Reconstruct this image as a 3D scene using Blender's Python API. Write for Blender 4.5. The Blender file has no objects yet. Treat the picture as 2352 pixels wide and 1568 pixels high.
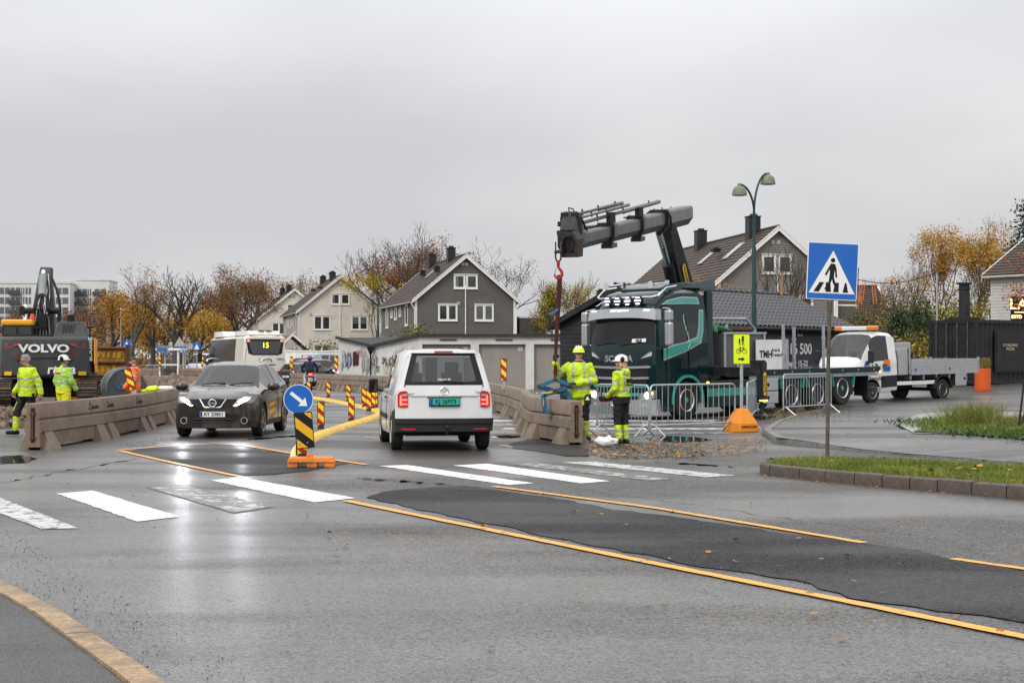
import bpy, bmesh, math, random
import numpy as np
from mathutils import Vector, Matrix, noise as mnoise
R = math.radians
PI = math.pi
random.seed(7)
scene = bpy.context.scene
col = scene.collection

# ---------------------------------------------------------------- camera, sky, sun, exposure
F = 3500.0            # focal length in pixels of a 2352 px wide picture
CX, HY, CAMZ = 1176.0, 824.0, 1.64
cam_d = bpy.data.cameras.new('camera')
cam = bpy.data.objects.new('camera', cam_d)
col.objects.link(cam)
cam.location = (0, 0, CAMZ)
cam.rotation_euler = (R(90), 0, 0)
cam_d.sensor_width = 36
cam_d.lens = F / 2352 * 36
cam_d.shift_y = 40 / 2352
cam_d.clip_end = 6000
scene.camera = cam

world = bpy.data.worlds.new('World')
scene.world = world
world.use_nodes = True
wn, wl = world.node_tree.nodes, world.node_tree.links
wn.clear()
w_out = wn.new('ShaderNodeOutputWorld')
w_bg = wn.new('ShaderNodeBackground')
w_sky = wn.new('ShaderNodeTexSky')
w_sky.sky_type = 'NISHITA'
w_sky.sun_disc = False
w_sky.sun_elevation = R(32)
w_sky.sun_rotation = R(-150)
w_sky.air_density = 1.6
w_sky.dust_density = 4.0
# overcast: a grey cloud deck with soft rolls covers nearly all of the clear sky
w_tc = wn.new('ShaderNodeTexCoord')
w_map = wn.new('ShaderNodeMapping')
w_map.inputs['Scale'].default_value = (1.0, 1.0, 2.6)
w_map.inputs['Location'].default_value = (3.1, 1.7, .35)
wl.new(w_tc.outputs['Generated'], w_map.inputs[0])
w_n = wn.new('ShaderNodeTexNoise')
w_n.inputs['Scale'].default_value = 2.1
w_n.inputs['Detail'].default_value = 5
w_n.inputs['Roughness'].default_value = 0.42
wl.new(w_map.outputs[0], w_n.inputs['Vector'])
w_r = wn.new('ShaderNodeValToRGB')
w_r.color_ramp.elements[0].position = 0.33
w_r.color_ramp.elements[0].color = (5.9, 5.95, 6.2, 1)
w_r.color_ramp.elements[1].position = 0.62
w_r.color_ramp.elements[1].color = (8.0, 8.03, 8.15, 1)
wl.new(w_n.outputs['Fac'], w_r.inputs[0])
# an overcast sky brightens steadily towards the zenith
w_sep = wn.new('ShaderNodeSeparateXYZ')
wl.new(w_tc.outputs['Generated'], w_sep.inputs[0])
w_mr = wn.new('ShaderNodeMapRange')
w_mr.inputs['From Min'].default_value = 0.14
w_mr.inputs['From Max'].default_value = 1.0
w_mr.inputs['To Min'].default_value = 1.0
w_mr.inputs['To Max'].default_value = 2.6
wl.new(w_sep.outputs['Z'], w_mr.inputs['Value'])
w_vm = wn.new('ShaderNodeVectorMath'); w_vm.operation = 'SCALE'
wl.new(w_r.outputs[0], w_vm.inputs[0]); wl.new(w_mr.outputs[0], w_vm.inputs['Scale'])
w_mix = wn.new('ShaderNodeMix'); w_mix.data_type = 'RGBA'
w_mix.inputs[0].default_value = 0.93
wl.new(w_sky.outputs[0], w_mix.inputs[6]); wl.new(w_vm.outputs[0], w_mix.inputs[7])
w_bg.inputs['Strength'].default_value = 0.1
wl.new(w_mix.outputs[2], w_bg.inputs['Color'])
wl.new(w_bg.outputs[0], w_out.inputs['Surface'])

sun_d = bpy.data.lights.new('sun', 'SUN')
sun = bpy.data.objects.new('sun', sun_d)
col.objects.link(sun)
sun_d.energy = 1.3
sun_d.angle = R(18)
sun_d.color = (1.0, 0.96, 0.9)
sun_dir = Vector((-0.45, -0.62, 0.64)).normalized()     # behind the camera, to its left
sun.rotation_euler = sun_dir.to_track_quat('Z', 'Y').to_euler()
vs = scene.view_settings
vs.view_transform = 'Standard'; vs.look = 'None'; vs.gamma = 1.0; vs.exposure = 0.12
vs.use_curve_mapping = False

# ---------------------------------------------------------------- helpers
def sst(a, b, x):
 t = min(1, max(0, (x - a) / (b - a))); return t * t * (3 - 2 * t)
def lerp(a, b, t): return a + (b - a) * t
def interp(tab, x):
 if x <= tab[0][0]: return tab[0][1]
 for (x0, y0), (x1, y1) in zip(tab, tab[1:]):
  if x <= x1: return y0 + (y1 - y0) * (x - x0) / (x1 - x0) if x1 > x0 else y1
 return tab[-1][1]
def G(x, y):                                   # height of the ground: the side street climbs to the right
 t = (x - 4.75) * .7 + (y - 41.3) * .71
 t = min(max(t, 0), 40)
 return (.016 * t + .0008 * max(0, t - 10) ** 2) * sst(2, 8, x) if t < 26 else (.416 + .205 + .012 * (t - 26)) * sst(2, 8, x)
def gp(px, py, z=0.0):                         # picture point on a level at height z -> plan position
 y = F * (CAMZ - z) / (py - HY); return ((px - CX) / F * y, y)
def at(px, py, y): return Vector(((px - CX) / F * y, y, CAMZ + (HY - py) / F * y))

MATS = {}
def M(name, c, rough=.5, metal=0., var=.10, scale=2.0, bump=0., bscale=40., coat=0., spec=.3, emit=0., rvar=.12, detail=4, c2=None, dirt=None):
 if name in MATS: return MATS[name]
 m = bpy.data.materials.new(name); m.use_nodes = True
 n, l = m.node_tree.nodes, m.node_tree.links
 p = n['Principled BSDF']
 p.inputs['Metallic'].default_value = metal
 p.inputs['Specular IOR Level'].default_value = spec
 if coat:
  p.inputs['Coat Weight'].default_value = coat; p.inputs['Coat Roughness'].default_value = .06
 if emit:
  p.inputs['Emission Color'].default_value = (*c, 1); p.inputs['Emission Strength'].default_value = emit
 g = n.new('ShaderNodeNewGeometry')
 t = n.new('ShaderNodeTexNoise'); t.inputs['Scale'].default_value = scale; t.inputs['Detail'].default_value = detail
 t.inputs['Roughness'].default_value = .6
 l.new(g.outputs['Position'], t.inputs['Vector'])
 r = n.new('ShaderNodeValToRGB')
 e = r.color_ramp.elements
 e[0].position = .3; e[1].position = .7
 e[0].color = (*[x * (1 - var) for x in c], 1)
 e[1].color = (*[min(1, x * (1 + var)) for x in c], 1) if c2 is None else (*c2, 1)
 l.new(t.outputs['Fac'], r.inputs[0])
 out = r.outputs[0]
 if dirt:                                   # (colour, amount, scale): blotches of grime or wear
  t3 = n.new('ShaderNodeTexNoise'); t3.inputs['Scale'].default_value = dirt[2]; t3.inputs['Detail'].default_value = 6
  t3.inputs['Roughness'].default_value = .68
  l.new(g.outputs['Position'], t3.inputs['Vector'])
  mr3 = n.new('ShaderNodeMapRange'); mr3.inputs[1].default_value = .46; mr3.inputs[2].default_value = .66
  mr3.inputs[3].default_value = 0; mr3.inputs[4].default_value = dirt[1]
  l.new(t3.outputs['Fac'], mr3.inputs[0])
  mx = n.new('ShaderNodeMix'); mx.data_type = 'RGBA'
  l.new(mr3.outputs[0], mx.inputs[0]); l.new(out, mx.inputs[6]); mx.inputs[7].default_value = (*dirt[0], 1)
  out = mx.outputs[2]
 l.new(out, p.inputs['Base Color'])
 mr = n.new('ShaderNodeMapRange'); mr.inputs[3].default_value = max(.02, rough - rvar); mr.inputs[4].default_value = min(1, rough + rvar)
 l.new(t.outputs['Fac'], mr.inputs[0]); l.new(mr.outputs[0], p.inputs['Roughness'])
 if bump:
  t2 = n.new('ShaderNodeTexNoise'); t2.inputs['Scale'].default_value = bscale; t2.inputs['Detail'].default_value = 5
  l.new(g.outputs['Position'], t2.inputs['Vector'])
  b = n.new('ShaderNodeBump'); b.inputs['Strength'].default_value = bump; b.inputs['Distance'].default_value = .02
  l.new(t2.outputs['Fac'], b.inputs['Height']); l.new(b.outputs[0], p.inputs['Normal'])
 MATS[name] = m
 return m

def glass(name, tint=(.10, .12, .12), refl=1.5, rough=.02, op=.0, opc=(.02, .022, .025)):
 if name in MATS: return MATS[name]
 m = bpy.data.materials.new(name); m.use_nodes = True
 n, l = m.node_tree.nodes, m.node_tree.links
 n.clear()
 o = n.new('ShaderNodeOutputMaterial')
 tr = n.new('ShaderNodeBsdfTransparent'); tr.inputs[0].default_value = (*tint, 1)
 df = n.new('ShaderNodeBsdfDiffuse'); df.inputs[0].default_value = (*opc, 1)
 m1 = n.new('ShaderNodeMixShader'); m1.inputs[0].default_value = op
 l.new(tr.outputs[0], m1.inputs[1]); l.new(df.outputs[0], m1.inputs[2])
 gl = n.new('ShaderNodeBsdfGlossy'); gl.inputs['Roughness'].default_value = rough
 lw = n.new('ShaderNodeLayerWeight'); lw.inputs[0].default_value = .5
 pw = n.new('ShaderNodeMath'); pw.operation = 'POWER'; pw.inputs[1].default_value = 4.5; l.new(lw.outputs['Facing'], pw.inputs[0])
 f0 = ((refl - 1) / (refl + 1)) ** 2
 fr = n.new('ShaderNodeMath'); fr.operation = 'MULTIPLY_ADD'; fr.inputs[1].default_value = 1 - f0; fr.inputs[2].default_value = f0 * 1.7; l.new(pw.outputs[0], fr.inputs[0])
 m2 = n.new('ShaderNodeMixShader')
 l.new(fr.outputs[0], m2.inputs[0]); l.new(m1.outputs[0], m2.inputs[1]); l.new(gl.outputs[0], m2.inputs[2])
 l.new(m2.outputs[0], o.inputs[0])
 MATS[name] = m
 return m

class MB:
 """collects shapes; obj() links them as ONE mesh object"""
 def __init__(s): s.v, s.f, s.m = [], [], []
 def add(s, vs, fs, m=0, X=None):
  o = len(s.v)
  s.v += [tuple(X @ Vector(v)) if X else tuple(v) for v in vs]
  s.f += [tuple(i + o for i in f) for f in fs]; s.m += [m] * len(fs)
  return s
 def box(s, c, d, m=0, X=None, top=(1, 1), sh=(0, 0)):
  x, y, z = d[0] / 2, d[1] / 2, d[2] / 2
  vs = []
  for k, (tx, ty), (ox, oy) in ((-z, (1, 1), (0, 0)), (z, top, sh)):
   for a, b in ((-1, -1), (1, -1), (1, 1), (-1, 1)):
    vs.append((c[0] + a * x * tx + ox, c[1] + b * y * ty + oy, c[2] + k))
  return s.add(vs, [(3, 2, 1, 0), (4, 5, 6, 7), (0, 1, 5, 4), (1, 2, 6, 5), (2, 3, 7, 6), (3, 0, 4, 7)], m, X)
 def bar(s, p0, p1, w, h, m=0, up=(0, 0, 1), w2=None, h2=None):
  p0, p1 = Vector(p0), Vector(p1); d = (p1 - p0).normalized()
  u = Vector(up)
  if abs(d.dot(u)) > .98: u = Vector((0, 1, 0))
  a = d.cross(u).normalized(); b = a.cross(d).normalized()
  w2 = w if w2 is None else w2; h2 = h if h2 is None else h2
  vs = []
  for p, ww, hh in ((p0, w, h), (p1, w2, h2)):
   for i, j in ((-1, -1), (1, -1), (1, 1), (-1, 1)): vs.append(p + a * i * ww / 2 + b * j * hh / 2)
  return s.add(vs, [(3, 2, 1, 0), (4, 5, 6, 7), (0, 1, 5, 4), (1, 2, 6, 5), (2, 3, 7, 6), (3, 0, 4, 7)], m)
 def loft(s, rings, m=0, cap=True, close=True):
  n = len(rings[0]); o = len(s.v)
  for r in rings: s.v += [tuple(p) for p in r]
  k = n if close else n - 1
  for i in range(len(rings) - 1):
   for j in range(k):
    a, b = o + i * n + j, o + i * n + (j + 1) % n
    s.f.append((a, b, b + n, a + n)); s.m.append(m)
  if cap:
   s.f.append(tuple(range(o + n - 1, o - 1, -1))); s.m.append(m)
   e = o + (len(rings) - 1) * n
   s.f.append(tuple(range(e, e + n))); s.m.append(m)
  return s
 def tube(s, pts, r, n=8, m=0, cap=True, flat=None):
  pts = [Vector(p) for p in pts]
  rs = r if isinstance(r, (list, tuple)) else [r] * len(pts)
  rings = []; ref = None
  for i, p in enumerate(pts):
   d = (pts[min(i + 1, len(pts) - 1)] - pts[max(i - 1, 0)])
   d = d.normalized() if d.length > 1e-9 else Vector((0, 0, 1))
   if ref is None:
    ref = Vector((0, 0, 1)) if abs(d.z) < .9 else Vector((1, 0, 0))
   a = (ref - d * ref.dot(d))
   a = a.normalized() if a.length > 1e-6 else d.orthogonal().normalized()
   ref = a; b = d.cross(a)
   fl = 1 if flat is None else flat
   rings.append([p + (a * math.cos(2 * PI * k / n) + b * fl * math.sin(2 * PI * k / n)) * rs[i] for k in range(n)])
  return s.loft(rings, m, cap)
 def cyl(s, p0, p1, r0, r1=None, n=16, m=0): return s.tube([p0, p1], [r0, r0 if r1 is None else r1], n, m)
 def lathe(s, prof, c=(0, 0, 0), axis='z', n=24, m=0, cap=True, arc=2 * PI):
  rings = []
  for r, h in prof:
   ring = []
   for k in range(n):
    a = arc * k / n
    p = (r * math.cos(a), r * math.sin(a), h)
    if axis == 'y': p = (p[0], p[2], p[1])
    if axis == 'x': p = (p[2], p[0], p[1])
    ring.append((c[0] + p[0], c[1] + p[1], c[2] + p[2]))
   rings.append(ring)
  return s.loft(rings, m, cap)
 def ell(s, c, r, n=12, k=8, m=0, X=None, z0=-1., z1=1.):
  rings = []
  for i in range(k + 1):
   t = math.asin(z0) + (math.asin(z1) - math.asin(z0)) * i / k
   q = max(math.cos(t), 1e-3)
   rings.append([Vector((c[0] + r[0] * q * math.cos(2 * PI * j / n), c[1] + r[1] * q * math.sin(2 * PI * j / n), c[2] + r[2] * math.sin(t))) for j in range(n)])
  if X: rings = [[X @ p for p in g] for g in rings]
  return s.loft(rings, m)
 def prism(s, poly, o, u, v, w, m=0):        # polygon in the plane (o; u, v), pushed by the vector w
  o, u, v, w = Vector(o), Vector(u), Vector(v), Vector(w)
  a = [o + u * p[0] + v * p[1] for p in poly]; n = len(a)
  k = len(s.v)
  s.v += [tuple(p) for p in a] + [tuple(p + w) for p in a]
  s.f += [tuple(range(k + n - 1, k - 1, -1)), tuple(range(k + n, k + 2 * n))]
  s.f += [(k + i, k + (i + 1) % n, k + n + (i + 1) % n, k + n + i) for i in range(n)]
  s.m += [m] * (n + 2)
  return s
 def xz(s, poly, y0, y1, m=0): return s.prism(poly, (0, y0, 0), (1, 0, 0), (0, 0, 1), (0, y1 - y0, 0), m)
 def yz(s, poly, x0, x1, m=0): return s.prism(poly, (x0, 0, 0), (0, 1, 0), (0, 0, 1), (x1 - x0, 0, 0), m)
 def xy(s, poly, z0, z1, m=0): return s.prism(poly, (0, 0, z0), (1, 0, 0), (0, 1, 0), (0, 0, z1 - z0), m)

def mesh_of(name, mb, mats, smooth=35):
 me = bpy.data.meshes.new(name)
 me.from_pydata(mb.v, [], mb.f)
 for m in (mats if isinstance(mats, (list, tuple)) else [mats]): me.materials.append(m)
 if len(me.materials) > 1: me.polygons.foreach_set('material_index', mb.m)
 bm = bmesh.new(); bm.from_mesh(me); bmesh.ops.recalc_face_normals(bm, faces=bm.faces); bm.to_mesh(me); bm.free()
 if smooth:
  me.polygons.foreach_set('use_smooth', [True] * len(me.polygons))
  me.set_sharp_from_angle(angle=R(smooth))
 me.update()
 return me
def link(name, me, parent=None):
 o = bpy.data.objects.new(name, me); col.objects.link(o)
 if parent: o.parent = parent
 return o
def obj(name, mb, mats, parent=None, smooth=35, bev=0, sub=0):
 o = link(name, mesh_of(name, mb, mats, smooth), parent)
 if bev:
  b = o.modifiers.new('bevel', 'BEVEL'); b.width = bev; b.segments = 2; b.limit_method = 'ANGLE'; b.angle_limit = R(35)
 if sub:
  q = o.modifiers.new('subsurf', 'SUBSURF'); q.levels = sub; q.render_levels = sub
 return o
def tag(o, label, cat, group=None):
 o['label'] = label; o['category'] = cat
 if group: o['group'] = group
 return o
def struct(o): o['kind'] = 'structure'; return o
def stuff(o): o['kind'] = 'stuff'; return o
def thing(name, label, cat, loc=(0, 0, 0), rz=0, group=None, pitch=0):
 o = bpy.data.objects.new(name, None); col.objects.link(o); o.empty_display_size = .2
 o.location = loc; o.rotation_euler = (0, pitch, rz)
 return tag(o, label, cat, group)
def dup(root, loc=None, rz=None, label=None, group=None, parent=None):
 c = root.copy(); col.objects.link(c)
 if parent: c.parent = parent
 if loc is not None: c.location = loc
 if rz is not None: c.rotation_euler.z = rz
 if label: c['label'] = label
 if group: c['group'] = group
 for ch in root.children: dup(ch, parent=c)
 return c
def textmesh(name, s, size, mat, parent, o, u, v, bold=0., depth=.004, ax='CENTER', ay='CENTER', sx=1., shear=0., space=1.):
 """flat lettering: s written at o, reading along u, upright along v"""
 cu = bpy.data.curves.new('letters', 'FONT'); cu.body = s; cu.size = size; cu.align_x = ax; cu.align_y = ay
 cu.extrude = depth; cu.offset = bold; cu.shear = shear; cu.space_character = space; cu.resolution_u = 3
 t = bpy.data.objects.new('letters', cu)
 col.objects.link(t)
 bpy.context.view_layer.update()
 me = bpy.data.meshes.new_from_object(t.evaluated_get(bpy.context.evaluated_depsgraph_get()))
 u, v = Vector(u).normalized(), Vector(v).normalized(); w = u.cross(v)
 X = Matrix(((u.x * sx, v.x, w.x, o[0]), (u.y * sx, v.y, w.y, o[1]), (u.z * sx, v.z, w.z, o[2]), (0, 0, 0, 1)))
 me.transform(X); me.materials.clear(); me.materials.append(mat); me.name = name
 bpy.data.objects.remove(t); bpy.data.curves.remove(cu)
 return link(name, me, parent)
def rrect(w, h, r, n=4, c=(0, 0)):              # rounded rectangle, counter-clockwise
 p = []
 for sx, sy, a0 in ((1, 1, 0), (-1, 1, 90), (-1, -1, 180), (1, -1, 270)):
  for k in range(n + 1):
   a = R(a0 + 90 * k / n); p.append((c[0] + sx * (w / 2 - r) + r * math.cos(a), c[1] + sy * (h / 2 - r) + r * math.sin(a)))
 return p
def circ(r, n=24, c=(0, 0), ry=None): return [(c[0] + r * math.cos(2 * PI * k / n), c[1] + (ry or r) * math.sin(2 * PI * k / n)) for k in range(n)]

# ---------------------------------------------------------------- common materials
m_black = M('black_plastic', (.018, .018, .02), .5, var=.2)
m_rubber = M('tyre_rubber', (.022, .022, .023), .75, var=.25, scale=9, bump=.3, bscale=60)
m_dark = M('underbody', (.012, .012, .013), .8)
m_chrome = M('chrome', (.75, .76, .78), .14, 1.0, var=.05)
m_alu = M('aluminium', (.55, .56, .57), .35, 1.0, var=.08, scale=6)
m_galv = M('galvanised_steel', (.46, .48, .5), .42, .85, var=.15, scale=12)
m_white = M('white_paint', (.78, .78, .76), .45, var=.05, dirt=((.5, .49, .45), .35, 1.5))
m_whitetrim = M('white_window_trim', (.76, .75, .72), .5, var=.04)
m_red = M('red_plastic', (.42, .012, .015), .25, coat=.5)
m_redlit = M('red_lamp_lit', (1, .06, .04), .3, emit=6)
m_whitelit = M('white_lamp_lit', (1, .95, .98), .3, emit=14)
m_amberlit = M('amber_lamp_lit', (1, .42, .05), .3, emit=6)
m_lens = M('clear_lens', (.55, .56, .58), .12, .6, coat=1)
g_car = glass('car_glass', (.74, .78, .76), 1.5)
g_dark = glass('dark_glass', (.035, .04, .04), 1.55)
g_win = glass('window_glass', (.72, .75, .76), 1.5, .03)
m_seat = M('seat_fabric', (.03, .03, .033), .9)
m_inner = M('car_interior', (.05, .05, .052), .8)
m_plate_w = M('number_plate_white', (.72, .73, .72), .4, var=.03)
m_ink = M('black_ink', (.01, .01, .012), .5)
m_blueink = M('blue_print', (.01, .05, .30), .45)
# ================================================================ the ground, the road and the pavements
def asphalt(name, c, wet, speck=.5, scale=1.0, agg=90, base_r=.42, spec=.5):
 m = bpy.data.materials.new(name); m.use_nodes = True
 n, l = m.node_tree.nodes, m.node_tree.links; p = n['Principled BSDF']
 g = n.new('ShaderNodeNewGeometry')
 def noise(sc, det=4, ro=.6):
  t = n.new('ShaderNodeTexNoise'); t.inputs['Scale'].default_value = sc; t.inputs['Detail'].default_value = det; t.inputs['Roughness'].default_value = ro
  l.new(g.outputs['Position'], t.inputs['Vector']); return t.outputs['Fac']
 def rng(src, a, b, c0, c1):
  r = n.new('ShaderNodeMapRange'); r.inputs[1].default_value = a; r.inputs[2].default_value = b; r.inputs[3].default_value = c0; r.inputs[4].default_value = c1
  l.new(src, r.inputs[0]); return r.outputs[0]
 def math2(op, a, b):
  q = n.new('ShaderNodeMath'); q.operation = op
  for i, v in enumerate((a, b)):
   if isinstance(v, (int, float)): q.inputs[i].default_value = v
   else: l.new(v, q.inputs[i])
  return q.outputs[0]
 vor = n.new('ShaderNodeTexVoronoi'); vor.inputs['Scale'].default_value = agg; l.new(g.outputs['Position'], vor.inputs['Vector'])
 sepc = n.new('ShaderNodeSeparateColor'); l.new(vor.outputs['Color'], sepc.inputs[0])
 stone = rng(sepc.outputs[0], 0, 1, max(.15, 1 - speck), 1 + speck)
 blot = rng(noise(.55 * scale, 7, .68), .3, .7, .62, 1.32)
 fine = rng(noise(9 * scale, 5), .3, .7, .85, 1.12)
 k = math2('MULTIPLY', math2('MULTIPLY', stone, blot), fine)
 hue = n.new('ShaderNodeMix'); hue.data_type = 'RGBA'; hue.inputs[6].default_value = (c[0] * 1.10, c[1] * 1.0, c[2] * .86, 1); hue.inputs[7].default_value = (c[0] * .94, c[1] * .98, c[2] * 1.08, 1)
 l.new(rng(math2('ADD', noise(.4, 5), math2('MULTIPLY', sepc.outputs[1], .35)), .5, .85, 0, 1), hue.inputs[0])
 vm = n.new('ShaderNodeVectorMath'); vm.operation = 'SCALE'; l.new(hue.outputs[2], vm.inputs[0])
 l.new(k, vm.inputs['Scale']); l.new(vm.outputs[0], p.inputs['Base Color'])
 # wet film: broad damp areas gloss up, the worn tops between stones stay rougher
 st = n.new('ShaderNodeMapping'); st.inputs['Rotation'].default_value = (0, 0, R(-28)); st.inputs['Scale'].default_value = (.35, 1.0, 1)
 l.new(g.outputs['Position'], st.inputs[0])
 tw = n.new('ShaderNodeTexNoise'); tw.inputs['Scale'].default_value = .32 * scale; tw.inputs['Detail'].default_value = 5; l.new(st.outputs[0], tw.inputs['Vector'])
 damp = rng(tw.outputs['Fac'], .44, .58, 0, 1)
 l.new(math2('ADD', math2('MULTIPLY', damp, -.20 * wet), math2('MULTIPLY', rng(noise(60, 2), .3, .7, -.05, .05), 1)), (q := n.new('ShaderNodeMath')).inputs[0])
 q.operation = 'ADD'; q.inputs[1].default_value = base_r; q.use_clamp = True
 l.new(q.outputs[0], p.inputs['Roughness'])
 l.new(rng(sepc.outputs[2], 0, 1, spec * .15, spec * 1.9), p.inputs['Specular IOR Level'])
 p.inputs['Coat Weight'].default_value = 0
 l.new(math2('MULTIPLY', damp, .55 * wet), p.inputs['Coat Weight'])
 p.inputs['Coat Roughness'].default_value = .30
 b = n.new('ShaderNodeBump'); b.inputs['Strength'].default_value = .8; b.inputs['Distance'].default_value = .010
 hgt = math2('ADD', vor.outputs['Distance'], noise(25, 4))
 l.new(hgt, b.inputs['Height']); l.new(b.outputs[0], p.inputs['Normal'])
 return m
m_asph = asphalt('wet_asphalt', (.066, .064, .061), 1.0, 1.0, base_r=.52, agg=62, spec=.40)
m_patch = asphalt('fresh_asphalt', (.019, .018, .019), .35, 1.0, 1.6, base_r=.66, spec=.2, agg=60)
m_walk = asphalt('pavement_asphalt', (.066, .064, .063), 1.0, .5, 1.3, 100, .42)
m_walkd = asphalt('dark_pavement_asphalt', (.028, .028, .030), .5, .4, 1.5, 110, .55)
m_earth = M('earth', (.075, .055, .038), .9, var=.35, scale=3, bump=.8, bscale=9)
m_granite = M('granite_kerb', (.36, .25, .15), .6, var=.35, scale=30, bump=.5, bscale=60, dirt=((.10, .085, .07), .6, 3))
m_kerbg = M('grey_kerb', (.17, .165, .155), .5, var=.3, scale=28, bump=.5, bscale=50, dirt=((.07, .07, .05), .5, 4))
m_kerbb = M('brown_kerb', (.085, .062, .05), .5, var=.3, scale=22, bump=.5, bscale=50, dirt=((.04, .035, .028), .5, 5))

def worn(name, c, edge=.52, rough=.4):          # road paint, rubbed through in places
 m = bpy.data.materials.new(name); m.use_nodes = True
 n, l = m.node_tree.nodes, m.node_tree.links; p = n['Principled BSDF']
 g = n.new('ShaderNodeNewGeometry')
 t = n.new('ShaderNodeTexNoise'); t.inputs['Scale'].default_value = 5; t.inputs['Detail'].default_value = 9; t.inputs['Roughness'].default_value = .78
 l.new(g.outputs['Position'], t.inputs['Vector'])
 r = n.new('ShaderNodeValToRGB'); r.color_ramp.elements[0].position = edge; r.color_ramp.elements[1].position = edge + .05
 r.color_ramp.elements[0].color = (*c, 1); r.color_ramp.elements[1].color = (.085, .085, .085, 1)
 l.new(t.outputs['Fac'], r.inputs[0]); l.new(r.outputs[0], p.inputs['Base Color'])
 p.inputs['Roughness'].default_value = rough
 v = n.new('ShaderNodeTexVoronoi'); v.inputs['Scale'].default_value = 90; l.new(g.outputs['Position'], v.inputs['Vector'])
 b = n.new('ShaderNodeBump'); b.inputs['Strength'].default_value = .35; b.inputs['Distance'].default_value = .005
 l.new(v.outputs['Distance'], b.inputs['Height']); l.new(b.outputs[0], p.inputs['Normal'])
 return m
m_line_w = worn('white_road_paint', (.74, .74, .72), .575)
m_line_w2 = worn('faded_white_road_paint', (.55, .55, .54), .50)
m_line_w3 = worn('nearly_gone_road_paint', (.52, .52, .51), .43)
m_line_y = worn('yellow_road_paint', (.86, .36, .025), .57)

def drape(name, poly, dz, mat, parent=None, z=None, cell=2.0):
 bm = bmesh.new()
 bm.faces.new([bm.verts.new((x, y, 0)) for x, y in poly])
 xs = [p[0] for p in poly]; ys = [p[1] for p in poly]
 if z is None and max(xs) > 2 and max(ys) > 36:
  for lo, hi, ax in ((max(min(xs), 2), min(max(xs), 60), 0), (max(min(ys), 30), min(max(ys), 100), 1)):
   k = math.ceil(lo / cell) * cell
   while k < hi:
    co = [0, 0, 0]; no = [0, 0, 0]; co[ax] = k; no[ax] = 1
    bmesh.ops.bisect_plane(bm, geom=bm.verts[:] + bm.edges[:] + bm.faces[:], plane_co=co, plane_no=no)
    k += cell
 for v in bm.verts: v.co.z = dz + (G(v.co.x, v.co.y) if z is None else z)
 bmesh.ops.triangulate(bm, faces=bm.faces[:])
 for f in bm.faces:
  if f.normal.z < 0: f.normal_flip()
 me = bpy.data.meshes.new(name); bm.to_mesh(me); bm.free(); me.materials.append(mat)
 return link(name, me, parent)
def rough_edge(pts, amp=.05, step=.25, seed=1):   # a ragged outline through the given plan points
 rnd = random.Random(seed); out = []
 for i, (a, b) in enumerate(zip(pts, pts[1:] + pts[:1])):
  L = math.hypot(b[0] - a[0], b[1] - a[1]); n = max(1, int(L / step))
  nx, ny = -(b[1] - a[1]) / L, (b[0] - a[0]) / L
  for k in range(n):
   t = k / n; d = rnd.uniform(-amp, amp)
   out.append((lerp(a[0], b[0], t) + nx * d, lerp(a[1], b[1], t) + ny * d))
 return out
def pix(pts, z=0.): return [gp(x, y, z) for x, y in pts]

ground = struct(drape('ground', [(-3000, -60), (3000, -60), (3000, 4000), (-3000, 4000)], -.06, m_earth))
road = struct(drape('road', [(-40, -12), (42, -12), (42, 92), (-8, 130), (-75, 190), (-90, 190), (-40, 60)], 0, m_asph))

# dark repair strips in the asphalt
pt = [(836, 1143), (880, 1130), (930, 1123), (1069, 1116), (1140, 1126), (1300, 1149), (1415, 1171), (1560, 1190), (1773, 1221), (1985, 1249), (2120, 1266), (2186, 1286), (2352, 1314), (2700, 1375),
 (2900, 1545), (2600, 1475), (2352, 1430), (2156, 1404), (1965, 1374), (1860, 1342), (1773, 1326), (1600, 1302), (1511, 1282), (1343, 1248), (1236, 1230), (1180, 1212), (1105, 1200), (990, 1176), (905, 1158)]
struct(drape('asphalt_patch', rough_edge(pix(pt), .05, .2, 3), .008, m_patch))
pt = [(292, 1036), (360, 1026), (490, 1019), (560, 1026), (650, 1041), (720, 1052), (800, 1064), (700, 1082), (630, 1090), (560, 1092), (470, 1078), (380, 1060)]
struct(drape('asphalt_patch', rough_edge(pix(pt), .04, .25, 4), .008, m_patch))
pt = [(1172, 1020), (1225, 1006), (1300, 1012), (1345, 1030), (1350, 1048), (1300, 1048), (1230, 1036), (1180, 1030)]
struct(drape('asphalt_patch', rough_edge(pix(pt), .04, .2, 5), .010, m_patch))

def stripe(pts, mat, name='crosswalk_stripe', dz=.006, seed=None):
 p = pix(pts)
 if seed: p = rough_edge(p, .012, .1, seed)
 return drape(name, p, dz, mat, road)
stripe([(130, 1134), (214, 1127), (413, 1187), (315, 1198)], m_line_w, seed=11)
stripe([(338, 1120), (415, 1113), (628, 1164), (538, 1178)], m_line_w3, seed=12)
stripe([(484, 1103), (556, 1097), (816, 1144), (722, 1154)], m_line_w, seed=13)
stripe([(-100, 1140), (-20, 1136), (180, 1213), (95, 1216)], m_line_w2, seed=14)
stripe([(872, 1070), (935, 1068), (1226, 1110), (1168, 1114)], m_line_w, seed=15)
stripe([(1040, 1069), (1120, 1065), (1402, 1105), (1335, 1110)], m_line_w, seed=16)
stripe([(1165, 1065), (1225, 1062), (1545, 1101), (1490, 1104)], m_line_w3, seed=17)
stripe([(1290, 1062), (1360, 1060), (1690, 1092), (1620, 1096)], m_line_w2, seed=18)
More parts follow.
